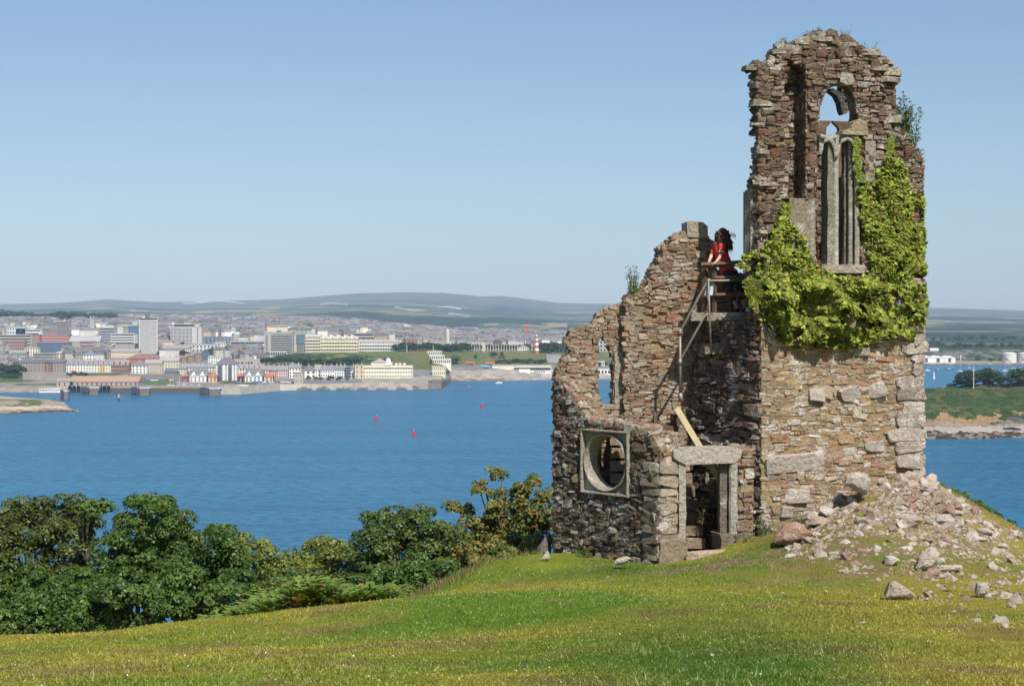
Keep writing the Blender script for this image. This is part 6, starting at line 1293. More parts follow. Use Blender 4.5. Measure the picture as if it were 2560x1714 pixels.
part(t, 'wall', [(-W/2, W/2, 0, 14, -6, H*.55, (.8, .74, .66))]); mb = MB(); mb.gable(-W*.45, W*.2, -.5, 14, H*.55, H*.5, (.6, .5, .45), axis='y'); mb.build('roof', M['roof'], t); mb = MB(); mb.lathe((W*.3, 5, H*.5), [(2.6, 0), (2.6, 2), (2.3, 3.4), (1.4, 4.4), (.1, 4.9)], 12, (.86, .85, .82)); mb.build('dome', M['wallp'], t, smooth=True)
bld('watch_tower', 'square grey stone tower by the sea wall', 'tower', 735, 758, 932, 960, (.42, .38, .33), (.4, .36, .3), depth=10, nb=2, ns=2, ww=.18, wh=.2)
bld('warehouse', 'long corrugated dock shed with rusty roof and open doors', 'warehouse', 175, 345, 941, 968, (.40, .36, .31), (.42, .27, .19), 'gable', .5, 26, nb=14, ns=1, ww=.22, wh=.7)
bld('warehouse', 'small tan dock building left of the rusty roofed shed', 'warehouse', 141, 182, 949, 971, (.46, .38, .29), (.36, .3, .24), 'gable', .3, 14, nb=3, ns=1, ww=.2)
# --- the hoe
t = bld('pavilion', 'white stepped art deco pavilion, top tier with long window', 'building', 1067, 1104, 879, 888, (.84, .79, .70), (.7, .66, .6), depth=10, nb=8, ns=1, ww=.6, wh=.5)
bld('pavilion', 'middle tier of the white stepped pavilion', 'building', 1073, 1111, 889, 899, (.84, .79, .70), (.7, .66, .6), depth=10, nb=7, ns=1, ww=.6, wh=.5)
bld('pavilion', 'bottom tier of the white stepped pavilion with two wings', 'building', 1081, 1127, 898, 910, (.84, .79, .70), (.7, .66, .6), depth=12, nb=9, ns=1, ww=.55, wh=.5)
bld('building', 'cream angular building with tall windows on the rocks', 'building', 1080, 1113, 917, 939, (.74, .68, .46), (.52, .48, .36), depth=14, nb=7, ns=2, ww=.3)
bld('lido_wall', 'long white curved lido building with dark colonnade', 'building', 1230, 1378, 914, 927, (.76, .70, .58), (.6, .56, .48), depth=12)
t = bpy.data.objects['lido_wall']; W = 148*mpp(t.location.y); child('window_strip', win_mesh('window', M['glass']), t, (W*.18, -.2, t['_h']*.45), (W*.62, .6, t['_h']*.42))
bld('kiosk', 'plain white block on the rocks below the lido', 'kiosk', 1297, 1325, 923, 932, WHITE, GREYW, depth=8)
bld('kiosk', 'white changing rooms with dark openings by the water', 'kiosk', 1338, 1364, 928, 936, WHITE, GREYW, depth=8, nb=6, ns=1)
bld('cafe', 'white gabled cafe behind the row of flagpoles', 'cafe', 1295, 1321, 862, 876, WHITE, (.4, .38, .37), 'front', .4, 10, nb=5, ns=1)
bld('bunker', 'grey concrete fort wall below the striped lighthouse', 'wall', 1366, 1402, 889, 908, (.34, .33, .32), (.4, .38, .35), depth=14)
t = bld('citadel', 'grey stone fortress block seen through the gothic window', 'building', 1490, 1560, 842, 880, (.42, .40, .37), (.3, .28, .3), 'gable', .25, 16, nb=8, ns=3, chim=4)
bld('building', 'low white shore building seen through the gothic window', 'building', 1486, 1560, 925, 940, WHITE, GREYW, depth=10, nb=9, ns=1, ww=.6)
bld('building', 'pale block on the green seen through the gothic window', 'building', 1484, 1512, 903, 914, (.74, .7, .64), GREYW, depth=10, nb=4, ns=1)
# war memorial column
c, W, H = site(1105, 1132, 877, 821); t = empty('war_memorial', c); tag(t, 'tall pale obelisk memorial with globe on top and low arcaded base', 'memorial')
mb = MB(); s_ = 5*mpp(c[1]); mb.lathe((0, 4, 3), [(s_*1.15, 0), (s_*1.05, 4), (s_*1.0, H*.62), (s_*.85, H*.8), (s_*.45, H*.84), (s_*.4, H*.9)], 8, (.62, .55, .47)); mb.build('column', M['wallp'], t)
mb = MB(); mb.box(-W/2, W/2, 0, 8, -2, 4.5, (.64, .57, .48)); mb.box(-W/2-.2, -W/2+3, -1.5, 8, -2, 6.5, (.64, .57, .48)); mb.box(W/2-3, W/2+.2, -1.5, 8, -2, 6.5, (.64, .57, .48)); mb.build('base', M['wallp'], t); mb = MB(); mb.lathe((0, 4, H-2.2), [(.3, -.8), (1.1, -.1), (1.1, .9), (.2, 1.6)], 8, (.1, .16, .16)); mb.build('globe', M['wallp'], t)
for k in range(5): child('window', win_mesh('window', M['glass']), t, (-W*.28+W*.14*k, -.1, 2), (1.2, .3, 2.4))
# striped lighthouse
c, W, H = site(1336, 1348, 884, 835.5); c[2] = pt(1342, 884, c[1])[2]; t = empty('lighthouse', c); tag(t, 'red and white striped lighthouse tower with grey lantern', 'lighthouse'); k = mpp(c[1])
seg = [(0, .155, 5.9, 5.3, (.55, .08, .08)), (.155, .29, 5.3, 4.9, (.85, .82, .78)), (.29, .42, 4.9, 4.6, (.55, .08, .08)), (.42, .575, 4.6, 4.3, (.85, .82, .78)), (.575, .68, 4.3, 4.15, (.55, .08, .08)), (.68, .80, 4.15, 4.1, (.85, .82, .78))]
for a, b_, r0, r1, cc in seg: mb = MB(); mb.lathe((0, 3, H*a), [(r0*k, 0), (r1*k, H*(b_-a))], 16, cc); mb.build('red_band' if cc[1] < .2 else 'white_band', M['paint'], t)
mb = MB(); mb.lathe((0, 3, H*.79), [(4.7*k, 0), (4.7*k, .5), (2.8*k, .6), (2.8*k, H*.12)], 14, (.26, .26, .24)); mb.build('lantern', M['paint'], t); mb = MB(); mb.lathe((0, 3, H*.92), [(3.2*k, 0), (1.6*k, H*.04), (.2, H*.08)], 12, (.7, .7, .62)); mb.build('lantern_roof', M['paint'], t)
c, W, H = site(1205, 1213, 878, 851); t = empty('monument', c); tag(t, 'smaller stone monument with dark statue among the flagpoles', 'monument'); mb = MB(); mb.box(-W*.6, W*.6, 0, 3, -1, H*.2, (.55, .48, .4)); mb.box(-W*.4, W*.4, .4, 2.6, H*.2, H*.55, (.58, .5, .42)); mb.box(-W*.28, W*.28, .6, 2.4, H*.55, H*.86, (.58, .5, .42)); mb.build('pedestal', M['wallp'], t); mb = MB(); mb.lathe((0, 1.5, H*.86), [(.7, 0), (.5, 1.2), (.35, 2.2), (.1, 2.8)], 6, (.08, .1, .1)); mb.build('statue', M['wallp'], t)
c0 = on_land(1240, 877); mb = MB(); mb.tube([(0, 0, 0), (0, 0, 8.6)], [.32, .2], 6, (.82, .83, .85)); pole_me = mb.mesh('flagpole', M['paint'])
for k in range(18):
    px = 1179+k*6.75; c = on_land(px, 877.5); c[2] = pt(px, 878, c[1])[2]; o = bpy.data.objects.new('flagpole', pole_me); o.location = c; link(o); tag(o, 'white flagpole in the long row on the lawn', 'flagpole', 'row of white flagpoles on the lawn')
for px, y0, y1, lb in ((1083, 881, 864, 'white flagpole behind the stepped pavilion'), (1330, 876, 861, 'single pole left of the striped lighthouse'), (1017, 880, 862, 'thin pole at the promenade by the dark trees')):
    c = on_land(px, y0); o = bpy.data.objects.new('flagpole', pole_me); o.location = c; link(o); tag(o, lb, 'flagpole')
# crane
c = on_land(1317, 853); t = empty('tower_crane', c); tag(t, 'red tower crane beyond the flagpoles', 'crane'); k = mpp(c[1]); mb = MB(); mb.box(-1.1*k, 1.1*k, 0, 2.2*k, 0, 42*k, (.62, .06, .06)); mb.build('mast', M['paint'], t); mb = MB(); mb.box(-11*k, 10*k, 0, 1.4*k, 35.0*k, 36.4*k, (.62, .06, .06)); mb.build('jib', M['paint'], t); mb = MB(); mb.box(5*k, 10*k, -.5*k, 2.5*k, 33.2*k, 36*k, (.5, .05, .05)); mb.build('counterweight', M['paint'], t)
mb = MB(); mb.box(-2*k, 2*k, -.5*k, 2.6*k, 31*k, 34.5*k, (.65, .1, .08)); mb.build('cab', M['paint'], t)
# --- docks
qw = M['qw'] = vcol('quay_stone', .95, .2, .25)
c, W, H = site(170, 560, 981, 967); t = empty('quay_wall', c); tag(t, 'long dark stone quay wall with tidal stain and arches', 'quay wall'); part(t, 'wall', [(-W/2, W/2, -1.5, 1, -2, H*.55, (.13, .105, .08)), (-W/2, W/2, -1.2, 1, H*.55, H, (.36, .31, .26))], 'qw')
for px in (176, 186, 197, 252, 262, 272): x = (px-365)*mpp(c[1]); mb = MB(); mb.box(x-1.6, x+1.6, -1.9, -1.52, -.5, H*.72, (.02, .02, .02)); mb.tube([(x, -1.9, H*.7), (x, -1.55, H*.7)], 1.6, 12, (.02, .02, .02)); mb.build('arch', M['wallp'], t)
mb = MB(); PX_ = [(545, 985, 967), (600, 986, 966), (650, 981, 963), (700, 976, 960.5), (780, 974, 959.5), (910, 974, 959)]; V = []
for px, yb, yt in PX_: Y = 65*F/(yb-800)-1; V += [pt(px, yb, Y), pt(px, yt, Y+2), pt(px, yt, Y+8)]
V = np.array(V); V[0::3, 2] = -2; n = len(PX_)
mb.add(V, [[3*i+j, 3*i+3+j, 3*i+4+j, 3*i+1+j] for i in range(n-1) for j in (0, 1)], col=(.52, .46, .38)); tag(mb.build('sea_wall', M['qw']), 'pale curved sea wall of the promenade', 'sea wall')
c, W, H = site(906, 1070, 957, 947); mb = MB(); mb.box(-W/2, W/2, 0, 2, -6, H*.9, (.42, .36, .3)); o = mb.build('terrace_wall', M['qw'], base=(0, 0, 0)); o.location = c; tag(o, 'brown stone retaining wall under the palace terrace', 'wall')
c, W, H = site(56, 165, 950, 930); mb = MB(); mb.box(-W/2, W/2, 0, 2, -4, H, (.36, .32, .28)); o = mb.build('retaining_wall', M['qw'], base=(0, 0, 0)); o.location = c; tag(o, 'grey stone retaining wall below the left apartments', 'wall')
c, W, H = site(320, 452, 951, 936); mb = MB(); mb.box(-W/2, W/2, 0, 2, -4, H, (.26, .24, .21)); o = mb.build('retaining_wall', M['qw'], base=(0, 0, 0)); o.location = c; tag(o, 'dark stone wall behind the marina yard', 'wall')
c, W, H = site(585, 650, 912, 897); t = empty('arcade', c); tag(t, 'grey stone arcade wall with dark arches on the slope', 'wall'); part(t, 'wall', [(-W/2, W/2, 0, 4, -4, H, (.40, .36, .32))]); 
for k in range(6): x = -W*.42+k*W*.12; mb = MB(); mb.box(x-1, x+1, -.3, -.02, 0, H*.35, (.03, .03, .03)); mb.tube([(x, -.3, H*.35), (x, -.03, H*.35)], 1.0, 10, (.03, .03, .03)); mb.build('arch', M['wallp'], t)
def on_sea(px, py): d = raydir(px, py); k = -CAMZ/d[2]; return np.array([d[0]*k, d[1]*k, 0.])
for k, (a, b_, y0, y1, lb) in enumerate(((202, 247, 966, 986, 'middle black and white mooring dolphin by the arches'), (327, 374, 967, 988, 'right mooring dolphin with pale concrete block'), (151, 170, 974, 999, 'isolated dark timber mooring dolphin'), (77, 98, 964, 978, 'left dark dock post beside the white link span'), (499, 551, 968, 989, 'dark pier dolphins at the end of the sea wall'))):
    c = on_sea((a+b_)/2, y1); W = (b_-a)*mpp(c[1]); H = (y1-y0)*mpp(c[1]); t = empty('mooring_dolphin', c); tag(t, lb, 'dolphin', 'mooring dolphins off the quay')
    part(t, 'leg_frame', [(-W/2, -W*.3, 0, 4, -2, H*.9, (.07, .06, .07)), (-W*.25, -W*.1, .4, 4, -2, H*.85, (.09, .07, .07))]); part(t, 'cap', [(-W*.02, W*.5, 0, 6, H*.5 if k != 2 else -2, H*.82, (.17, .17, .2)), (-W*.05, W*.52, -.2, 6.2, H*.82, H*.92, (.62, .6, .57))]); part(t, 'pier_base', [(W*.0, W*.46, .2, 5.8, -2, H*.49 if k != 2 else -1.9, (.22, .17, .12))]); part(t, 'post', [(-W*.46, -W*.2, -.3, 1.5, H*.3, H, (.05, .06, .11))])
c = on_sea(124, 984); k = mpp(c[1]); t = empty('link_span', c); tag(t, 'white lattice link span bridge at the dock', 'bridge'); part(t, 'deck', [(-26*k, 26*k, 0, 3, 1, 2.2, (.8, .79, .78))]); part(t, 'rail', [(-26*k, 26*k, -.1, .2, 4.2, 4.8, (.8, .79, .78))])
for i in range(9): part(t, 'brace', [(-26*k+i*6.4*k, -25*k+i*6.4*k, -.1, .2, 2.2, 4.2, (.75, .72, .7))])
# beacon, buoys, boats
c = on_sea(297, 1004); k = mpp(c[1]); t = empty('beacon', c); tag(t, 'orange topped black beacon standing in the water', 'beacon'); mb = MB(); mb.lathe((0, 0, -1), [(.9, 0), (.7, 12*k)], 8, (.04, .05, .08)); mb.build('pile', M['paint'], t); mb = MB(); mb.lathe((0, 0, 11*k), [(.9, 0), (.9, 5*k), (.4, 6*k), (.3, 9*k)], 8, (.72, .36, .08)); mb.build('topmark', M['paint'], t)
for px, py, sc, lb in ((941, 1050, 1.0, 'red can buoy, left one of the middle pair'), (1035, 1089, 1.08, 'nearest and largest red buoy'), (1205, 1018, .85, 'farthest red buoy, close to the ruin side')):
    c = on_sea(px, py); k = mpp(c[1])*sc; t = empty('buoy', c); tag(t, lb, 'buoy', 'red channel buoys'); mb = MB(); mb.lathe((0, 0, -.4), [(5.5*k, 0), (6.2*k, 1.0*k), (6.0*k, 3.6*k), (3.6*k, 4.4*k)], 14, (.55, .02, .03)); mb.build('float', M['paint'], t); mb = MB(); mb.lathe((0, 0, 0), [(3.4*k, 3*k), (2.4*k, 8*k), (2.0*k, 8.6*k)], 8, (.48, .02, .03)); mb.build('tower', M['paint'], t)
    mb = MB(); mb.box(-2.2*k, 2.2*k, -2.2*k, 2.2*k, 9*k, 11.6*k, (.55, .03, .04)); mb.build('topmark', M['paint'], t); mb = MB(); mb.lathe((0, 0, 11.6*k), [(.7*k, 0), (.7*k, 1.6*k), (.1*k, 2*k)], 6, (.8, .8, .8)); mb.build('lamp', M['paint'], t)
def hull(L, Wd, H, col, deck=(.8, .8, .78)):
    mb = MB(); n = 9; V = []
    for i in range(n):
        f = i/(n-1); w_ = Wd/2*(math.sin(math.pi*min(1, f*.62+.38))**.6 if f > .02 else .8); w_ = Wd/2*max(.03, (1-f**3)); x = -L/2+L*f; zt_ = H*(1+.25*f*f)
        V += [(x, -w_, zt_), (x, -w_*.7, 0), (x, 0, -.3), (x, w_*.7, 0), (x, w_, zt_)]
    Q = [[5*i+j, 5*i+5+j, 5*i+6+j, 5*i+1+j] for i in range(n-1) for j in range(4)]+[[5*i, 5*i+4, 5*i+9, 5*i+5] for i in range(n-1)]
    mb.add(V, Q, [[0, 1, 2], [0, 2, 4], [2, 3, 4]], col); return mb
def sailboat(c, L, mast, lb, group, rz, col=(.82, .82, .8)):
    t = empty('sailboat', c, rz); tag(t, lb, 'sailboat', group); mb = hull(L, L*.3, L*.11, col); mb.build('hull', M['paint'], t); mb = MB(); mb.box(-L*.25, L*.15, -L*.09, L*.09, L*.1, L*.17, (.75, .75, .74)); mb.build('cabin', M['paint'], t)
    mb = MB(); mb.tube([(L*.05, 0, L*.1), (L*.05, 0, mast)], [.11, .07], 5, (.75, .76, .78)); mb.tube([(L*.05, 0, L*.28), (-L*.38, 0, L*.26)], .14, 5, (.2, .25, .45)); mb.build('mast', M['paint'], t)
for px, py, w_, mh, lb in ((2318, 927, 15, 14, 'white sailboat nearest the tower edge'), (2346, 926, 17, 18, 'white sailboat left of the dark hulled one'), (2374, 924.5, 22, 26, 'dark hulled sailboat off the white sheds'), (2400, 928, 13, 17, 'white sailboat with red trim left of the island trees'), (2423, 920, 9, 12, 'far small sailboat above the island trees'), (2483, 924, 12, 13, 'sailboat partly behind the island trees'), (2512, 927, 14, 16, 'white sailboat between the two tree clumps'), (2534, 922, 11, 5, 'white motor cruiser below the first tank'), (2552, 922, 9, 6, 'small white boat at the right edge')):
    c = on_sea(px, py); k = mpp(c[1]); sailboat(c, w_*k, mh*k*1.25, lb, None, R_.uniform(-.3, .3), (.1, .1, .13) if 'dark' in lb else (.82, .82, .8))
for k_, px in enumerate((424, 447, 457, 460, 478, 484, 497, 432, 466, 600, 611)):
    c = on_land(px, 966+(k_ % 3)*.5); k = mpp(c[1]); sailboat(c, 8, (20+7*(k_ % 3))*k, 'laid up yacht with bare mast in the marina yard', 'laid up yachts in the marina yard', R_.uniform(-1, 1))
c = on_sea(1247, 958); k = mpp(c[1]); t = empty('motorboat', c, .15); tag(t, 'white motor cruiser under way off the lido', 'motorboat'); mb = hull(17*k, 4.5*k, 2.4*k, (.84, .84, .82)); mb.build('hull', M['paint'], t); mb = MB(); mb.box(-4*k, 3*k, -1.4*k, 1.4*k, 2.3*k, 4.6*k, (.84, .84, .82)); mb.box(-2*k, 3.05*k, -1.45*k, 1.45*k, 3.1*k, 4*k, DARK); mb.build('cabin', M['paint'], t)
c = on_sea(1172, 967); t = empty('kayak', c); tag(t, 'tiny orange kayak on the open water', 'kayak'); hull(7*mpp(c[1]), 1.2, .6, (.75, .2, .08)).build('hull', M['paint'], t); mb = MB(); mb.lathe((0, 0, .4), [(.35, 0), (.4, .8), (.2, 1.3)], 6, (.6, .15, .1)); mb.build('paddler', M['paint'], t)
c = on_land(118, 949); t = empty('lorry', c); tag(t, 'red and white articulated lorry parked by the stone wall', 'lorry'); part(t, 'trailer', [(-2, 9, 0, 2.5, .9, 3.9, (.8, .78, .78))], 'paint'); part(t, 'cab', [(-5.4, -2.2, 0, 2.5, .6, 3.6, (.6, .05, .08))], 'paint'); part(t, 'wheels', [(-4.6, -3.6, -.05, 2.55, 0, .9, (.03, .03, .03)), (5, 7.5, -.05, 2.55, 0, .9, (.03, .03, .03))], 'paint')
mb = MB(); mb.box(-2, 2, -.9, .9, .35, .95, (1, 1, 1)); mb.box(-1.1, 1.2, -.8, .8, .95, 1.5, (1, 1, 1)); car_b = {}
def car(px, py, col, lb, grp=None, scl=1.0):
    c = on_land(px, py); t = empty('parked_car', c, R_.uniform(-.2, .2)); tag(t, lb, 'car', grp); mb = MB(); mb.box(-2.1, 2.1, -.9, .9, .35, 1.0, col); mb.gable(-1.5, 1.5, -.85, .85, 1.0, .01, col); mb.box(-1.2, 1.1, -.78, .78, 1.0, 1.5, col); mb.build('body', M['paint'], t); mb = MB(); mb.box(-1.1, 1.0, -.82, .82, 1.08, 1.4, DARK); mb.build('windows', M['glass'], t); t.scale = (scl,)*3
for i, px in enumerate(list(range(575, 600, 7))+list(range(634, 735, 9))+list(range(345, 430, 9))):
    car(px, 957 if px > 450 else 952, R_.choice(((.7, .7, .7), (.75, .75, .74), (.1, .12, .2), (.45, .05, .05), (.3, .3, .32), (.12, .22, .5))), 'car parked along the waterfront road', 'cars parked along the waterfront')
for px, py, cc, lb in ((1175, 912, (.62, .1, .12), 'red striped beach kiosk awning'), (1213, 921, (.1, .4, .7), 'bright blue awnings by the lido'), (1225, 913, (.7, .15, .1), 'red parasols on the terrace above the lido')):
    c = on_land(px, py); t = empty('awning', c); tag(t, lb, 'awning'); mb = MB(); mb.gable(-5, 5, 0, 4, 2.2, 1.2, cc); mb.build('canopy', M['paint'], t); mb = MB()
    for x in (-4.6, 4.6): mb.box(x-.1, x+.1, .3, .5, 0, 2.2, (.8, .8, .8)); 
    mb.build('poles', M['paint'], t)
# --- right side: sheds, tanks, pole
for k, (a, b_) in enumerate(((2302, 2330), (2330, 2361), (2360, 2389))): bld('boat_shed', 'white gabled boat shed with dark doorway, %s of three' % ('left', 'middle', 'right')[k], 'shed', a, b_, 889, 907, (.80, .77, .77), (.82, .80, .80), 'front', .3, 30, nb=1, ns=1, ww=.25, wh=.75, group='three white boat sheds')
for a, b_, lb in ((2512, 2546, 'large white storage tank'), (2551, 2592, 'second white storage tank cut by the right edge')):
    c, W, H = site(a, b_, 907, 881); t = empty('storage_tank', c); tag(t, lb, 'tank'); mb = MB(); mb.lathe((0, W/2, -3), [(W/2, 0), (W/2, H*.9+3)], 28, (.66, .62, .57)); mb.build('shell', M['paint'], t, smooth=False); mb = MB(); mb.lathe((0, W/2, H*.9), [(W/2+.3, 0), (W*.25, H*.09), (.2, H*.12)], 28, (.75, .72, .68)); mb.build('roof', M['paint'], t); mb = MB(); mb.tube([(-W*.5, W*.4, H*.85), (-W*.3, -.2+W*.08, H*.4), (0, -.4, .2)], .5, 4, (.3, .3, .32)); mb.build('stair', M['paint'], t)
bld('shed', 'long flat white shed on the rise behind the boat sheds', 'shed', 2325, 2347, 871, 877, WHITE, WHITE, depth=14); c = on_land(2402, 901); k = mpp(c[1]); mb = MB(); mb.lathe((0, 0, 0), [(1.3*k, 0), (1.1*k, 13*k)], 8, (.8, .78, .75)); o = mb.build('chimney_stack', M['paint'], base=(0, 0, 0)); o.location = c; tag(o, 'slim white chimney against the quarry face', 'chimney')
c = on_sea(2334.6, 951); k = mpp(c[1]); t = empty('beacon', c); tag(t, 'white conical light beacon on legs in the right hand water', 'beacon'); mb = MB(); mb.lathe((0, 0, 3*k), [(3.2*k, 0), (2.0*k, 10*k), (2.0*k, 14*k)], 10, (.62, .64, .68)); mb.build('tower', M['paint'], t); mb = MB(); mb.lathe((0, 0, 17*k), [(1.4*k, 0), (1.2*k, 3*k), (.2, 4.6*k)], 8, (.8, .8, .8)); mb.build('lantern', M['paint'], t); mb = MB()
for x, y in ((-2, -2), (2, -2), (2, 2), (-2, 2)): mb.tube([(x*k, y*k, -1), (x*k*.9, y*k*.9, 3.4*k)], .5*k, 5, DARK)
mb.build('legs', M['paint'], t)
# island things
c = pt(2434, 962, 1100); k = mpp(1100); t = empty('flagstaff', c); tag(t, 'white flagstaff with crossbar on the island', 'flagstaff'); mb = MB(); mb.tube([(0, 0, -4), (0, 0, 47*k)], [.22, .14], 6, (.85, .82, .74)); mb.build('mast', M['paint'], t); mb = MB(); mb.tube([(-4.4*k, 0, 36*k), (4.4*k, 0, 36*k)], .13, 5, (.85, .82, .74)); mb.build('yard', M['paint'], t)
P0 = pt(2312, 1062, 1003); mb = MB(); k = mpp(1003); mb.add([P0+np.array(q)*k for q in ((-30, 0, 0), (3, 0, 0), (-12, 0, 68), (-24, 0, 68), (-30, 40, 0), (3, 40, 0), (-12, 25, 68), (-24, 25, 68))], [[0, 1, 2, 3], [1, 5, 6, 2], [5, 4, 7, 6], [4, 0, 3, 7], [3, 2, 6, 7], [0, 4, 5, 1]], col=(.34, .29, .26)); tag(mb.build('slipway_pier', M['qw']), 'sloping grey stone pier on the island shore beside the tower', 'pier')
rock_hull('rock', [pt(a, b_, 1000+d) for a, b_, d in ((2519, 1046, 0), (2524, 1042, 3), (2548, 1043, 2), (2566, 1052, 0), (2560, 1058, -2), (2540, 1057, -3), (2522, 1050, -2), (2545, 1048, 6))], (.05, .045, .045), 'black rock lying on the island beach', 'rock')
# --- trees of the city and island
def far_tree(seed, shape='round', pal=((.022, .045, .016), (.05, .085, .028))):
    r = np.random.default_rng(seed); nc = 26; d = r.normal(0, 1, (nc, 3)); d /= np.linalg.norm(d, axis=1, keepdims=True)
    if shape == 'cone': f = r.uniform(0, 1, nc); a = r.uniform(0, 6.3, nc); c = np.stack([np.cos(a)*(1-f)*.45, np.sin(a)*(1-f)*.45, .2+f*1.1], 1)
    else: c = d*r.uniform(.35, .85, (nc, 1))*[.5, .5, .38]+[0, 0, .62]
    P, N = clump_cloud(c, np.full(nc, .17), 26, .8, r); t = np.repeat(r.random(nc), 26)[:, None]; C = np.array(pal[0])*(1-t)+np.array(pal[1])*t
    V, Q, C = leaves(P, N, .11, C, .8, rs=r); return mesh_from('crown', V, [Q], M['farleaf'], col=C)
crowns = [far_tree(i) for i in range(5)]+[far_tree(9, 'cone'), far_tree(10, 'round', ((.05, .085, .022), (.10, .14, .04)))]
mb = MB(); mb.tube([(0, 0, -.3), (0, 0, .35), (0, 0, .6)], [.045, .04, .02], 5, (.6, .55, .5)); trunk_me = mb.mesh('trunk', M['bark'])
def ftree(px, py, h_px, kind, label, group, w=1.0, P=None):
    c = on_land(px, py) if P is None else P; h = h_px*mpp(c[1]); t = empty('broadleaf_tree' if kind != 5 else 'conifer', c, R_.uniform(0, 6)); t.scale = (h*w, h*w, h); tag(t, label, 'tree', group)
    for nm, me in (('crown', crowns[kind]), ('trunk', trunk_me)):
        o = bpy.data.objects.new(nm, me); o.location.z = -.2; link(o, t)
def belt(n, x0, x1, yf, h, label, group, w=1.3, kinds=(0, 1, 2, 3, 4)):
    for i in range(n):
        px = x0+(x1-x0)*(i+R_.random())/n; ftree(px, yf(px)+R_.uniform(-1, 1.5) if callable(yf) else yf+R_.uniform(-1.5, 1.5), R_.uniform(.75, 1.25)*h, R_.choice(kinds), label, group, w*R_.uniform(.85, 1.2))
belt(34, 0, 285, lambda x: np.interp(x, [0, 285], [800, 804]), 28, 'dark tree on the wooded ridge behind the left of the city', 'trees on the wooded ridge at the left')
belt(10, 0, 60, 934, 26, 'dark tree in the thicket at the left shore', 'trees of the left shore thicket')
belt(8, 0, 50, 946, 14, 'low green tree at the foot of the left thicket', 'low trees at the left shore')
belt(9, 396, 470, 891, 17, 'dark tree in the park right of the tower block', 'park trees right of the tower block')
belt(16, 515, 632, 886, 20, 'dark tree in the belt left of the hotel', 'park trees left of the hotel')
belt(7, 165, 245, 891, 12, 'green tree in the street left of centre', 'street trees left of centre')
belt(9, 165, 220, 939, 9, 'small tree on the bank under the white terrace', 'trees under the white terrace')
belt(14, 650, 740, 905, 14, 'green tree on the bank under the hotel', 'trees on the bank under the hotel')
belt(18, 740, 900, 912, 20, 'tree on the steep green bank below the grand crescent', 'trees on the bank below the crescent', kinds=(0, 1, 2, 6))
belt(8, 770, 870, 950, 11, 'low shrubby tree in front of the white waterfront terraces', 'shrubby trees before the waterfront terraces', kinds=(0, 6))
belt(24, 990, 1175, 877, 22, 'dark tree in the long belt behind the memorial', 'tree belt behind the memorial')
belt(18, 1175, 1335, 874, 15, 'tree behind the flagpoles', 'trees behind the flagpoles')
belt(10, 1348, 1420, 880, 26, 'tree right of the striped lighthouse', 'trees right of the lighthouse')
belt(18, 1236, 1368, 908, 12, 'low tree in the green band above the lido', 'green band of trees above the lido', kinds=(0, 1, 6))
belt(7, 880, 960, 843, 12, 'dark tree behind the long white terrace', 'trees behind the long white terrace')
belt(10, 755, 860, 828, 20, 'dark tree on the hillside above the grand crescent', 'trees on the hillside above the crescent')
belt(9, 570, 640, 796, 12, 'tree on the skyline mound behind the office tower', 'trees on the skyline mound')
belt(6, 1484, 1560, 915, 12, 'tree on the green seen through the gothic window', 'trees seen through the gothic window')
belt(24, 20, 760, lambda x: R_.uniform(812, 868), 10, 'small tree between the city roofs', 'small trees between the city roofs')
for px, py, h, kd, w_, lb in ((1139, 909, 29, 6, 1.15, 'big round green tree right of the stepped pavilion'), (1234, 895, 19, 0, 1.1, 'round dark tree on the lawn below the flagpoles'), (1254, 896, 15, 5, 1.1, 'small conical tree on the lawn'), (1188, 896, 12, 1, 1.1, 'pair of small trees beside the lawn shelter'), (645, 903, 15, 2, 1.2, 'dark round tree by the stone arcade'), (755, 913, 26, 3, 1.2, 'dark tree left end of the green bank'), (862, 916, 26, 4, 1.1, 'very dark tree behind the white terraces'), (968, 908, 16, 0, 1.3, 'dark tree beside the white dome'), (1078, 912, 12, 5, 1.0, 'dark conical tree left of the pavilion foot'), (1120, 938, 18, 6, .8, 'green tree behind the cream angular building')): ftree(px, py, h, kd, lb, None, w_)
belt(18, 2295, 2580, 869, 16, 'tree of the woods on the far right hillside', 'woods on the far right hillside')
belt(14, 2295, 2600, 852, 14, 'tree high on the far right hillside', 'upper woods on the far right hillside')
belt(7, 2440, 2600, 903, 12, 'tree under the quarry face by the tanks', 'trees under the quarry face')
def island_trees(n, bl, label, group):
    for i in range(n):
        bx, by, rx, ry = bl; a = R_.uniform(-1, 1); px = bx+a*rx; top = by-ry*math.sqrt(1-a*a); Y = R_.uniform(1105, 1135); yb = np.interp(px, [2300, 2420, 2560, 3000], [976, 963, 957, 945]); c = pt(px, yb, Y); h = max(5, yb-top)*R_.uniform(.85, 1.05)
        hh_2 = h*mpp(Y)*1.3; c = c-np.array([0, 0, hh_2*.24]); t = empty('broadleaf_tree', c, R_.uniform(0, 6)); t.scale = (hh_2*1.35, hh_2*1.35, hh_2); tag(t, label, 'tree', group)
        for nm, me in (('crown', crowns[R_.choice((0, 1, 2, 3, 4))]), ('trunk', trunk_me)): link(bpy.data.objects.new(nm, me), t)
island_trees(22, (2452, 963, 54, 44), 'dark tree of the domed clump on the island', 'domed clump of trees on the island'); island_trees(6, (2382, 972, 16, 16), 'small dark tree left of the domed clump', 'small trees on the island end'); island_trees(14, (2560, 962, 46, 42), 'dark tree of the right hand clump on the island', 'right clump of trees on the island')
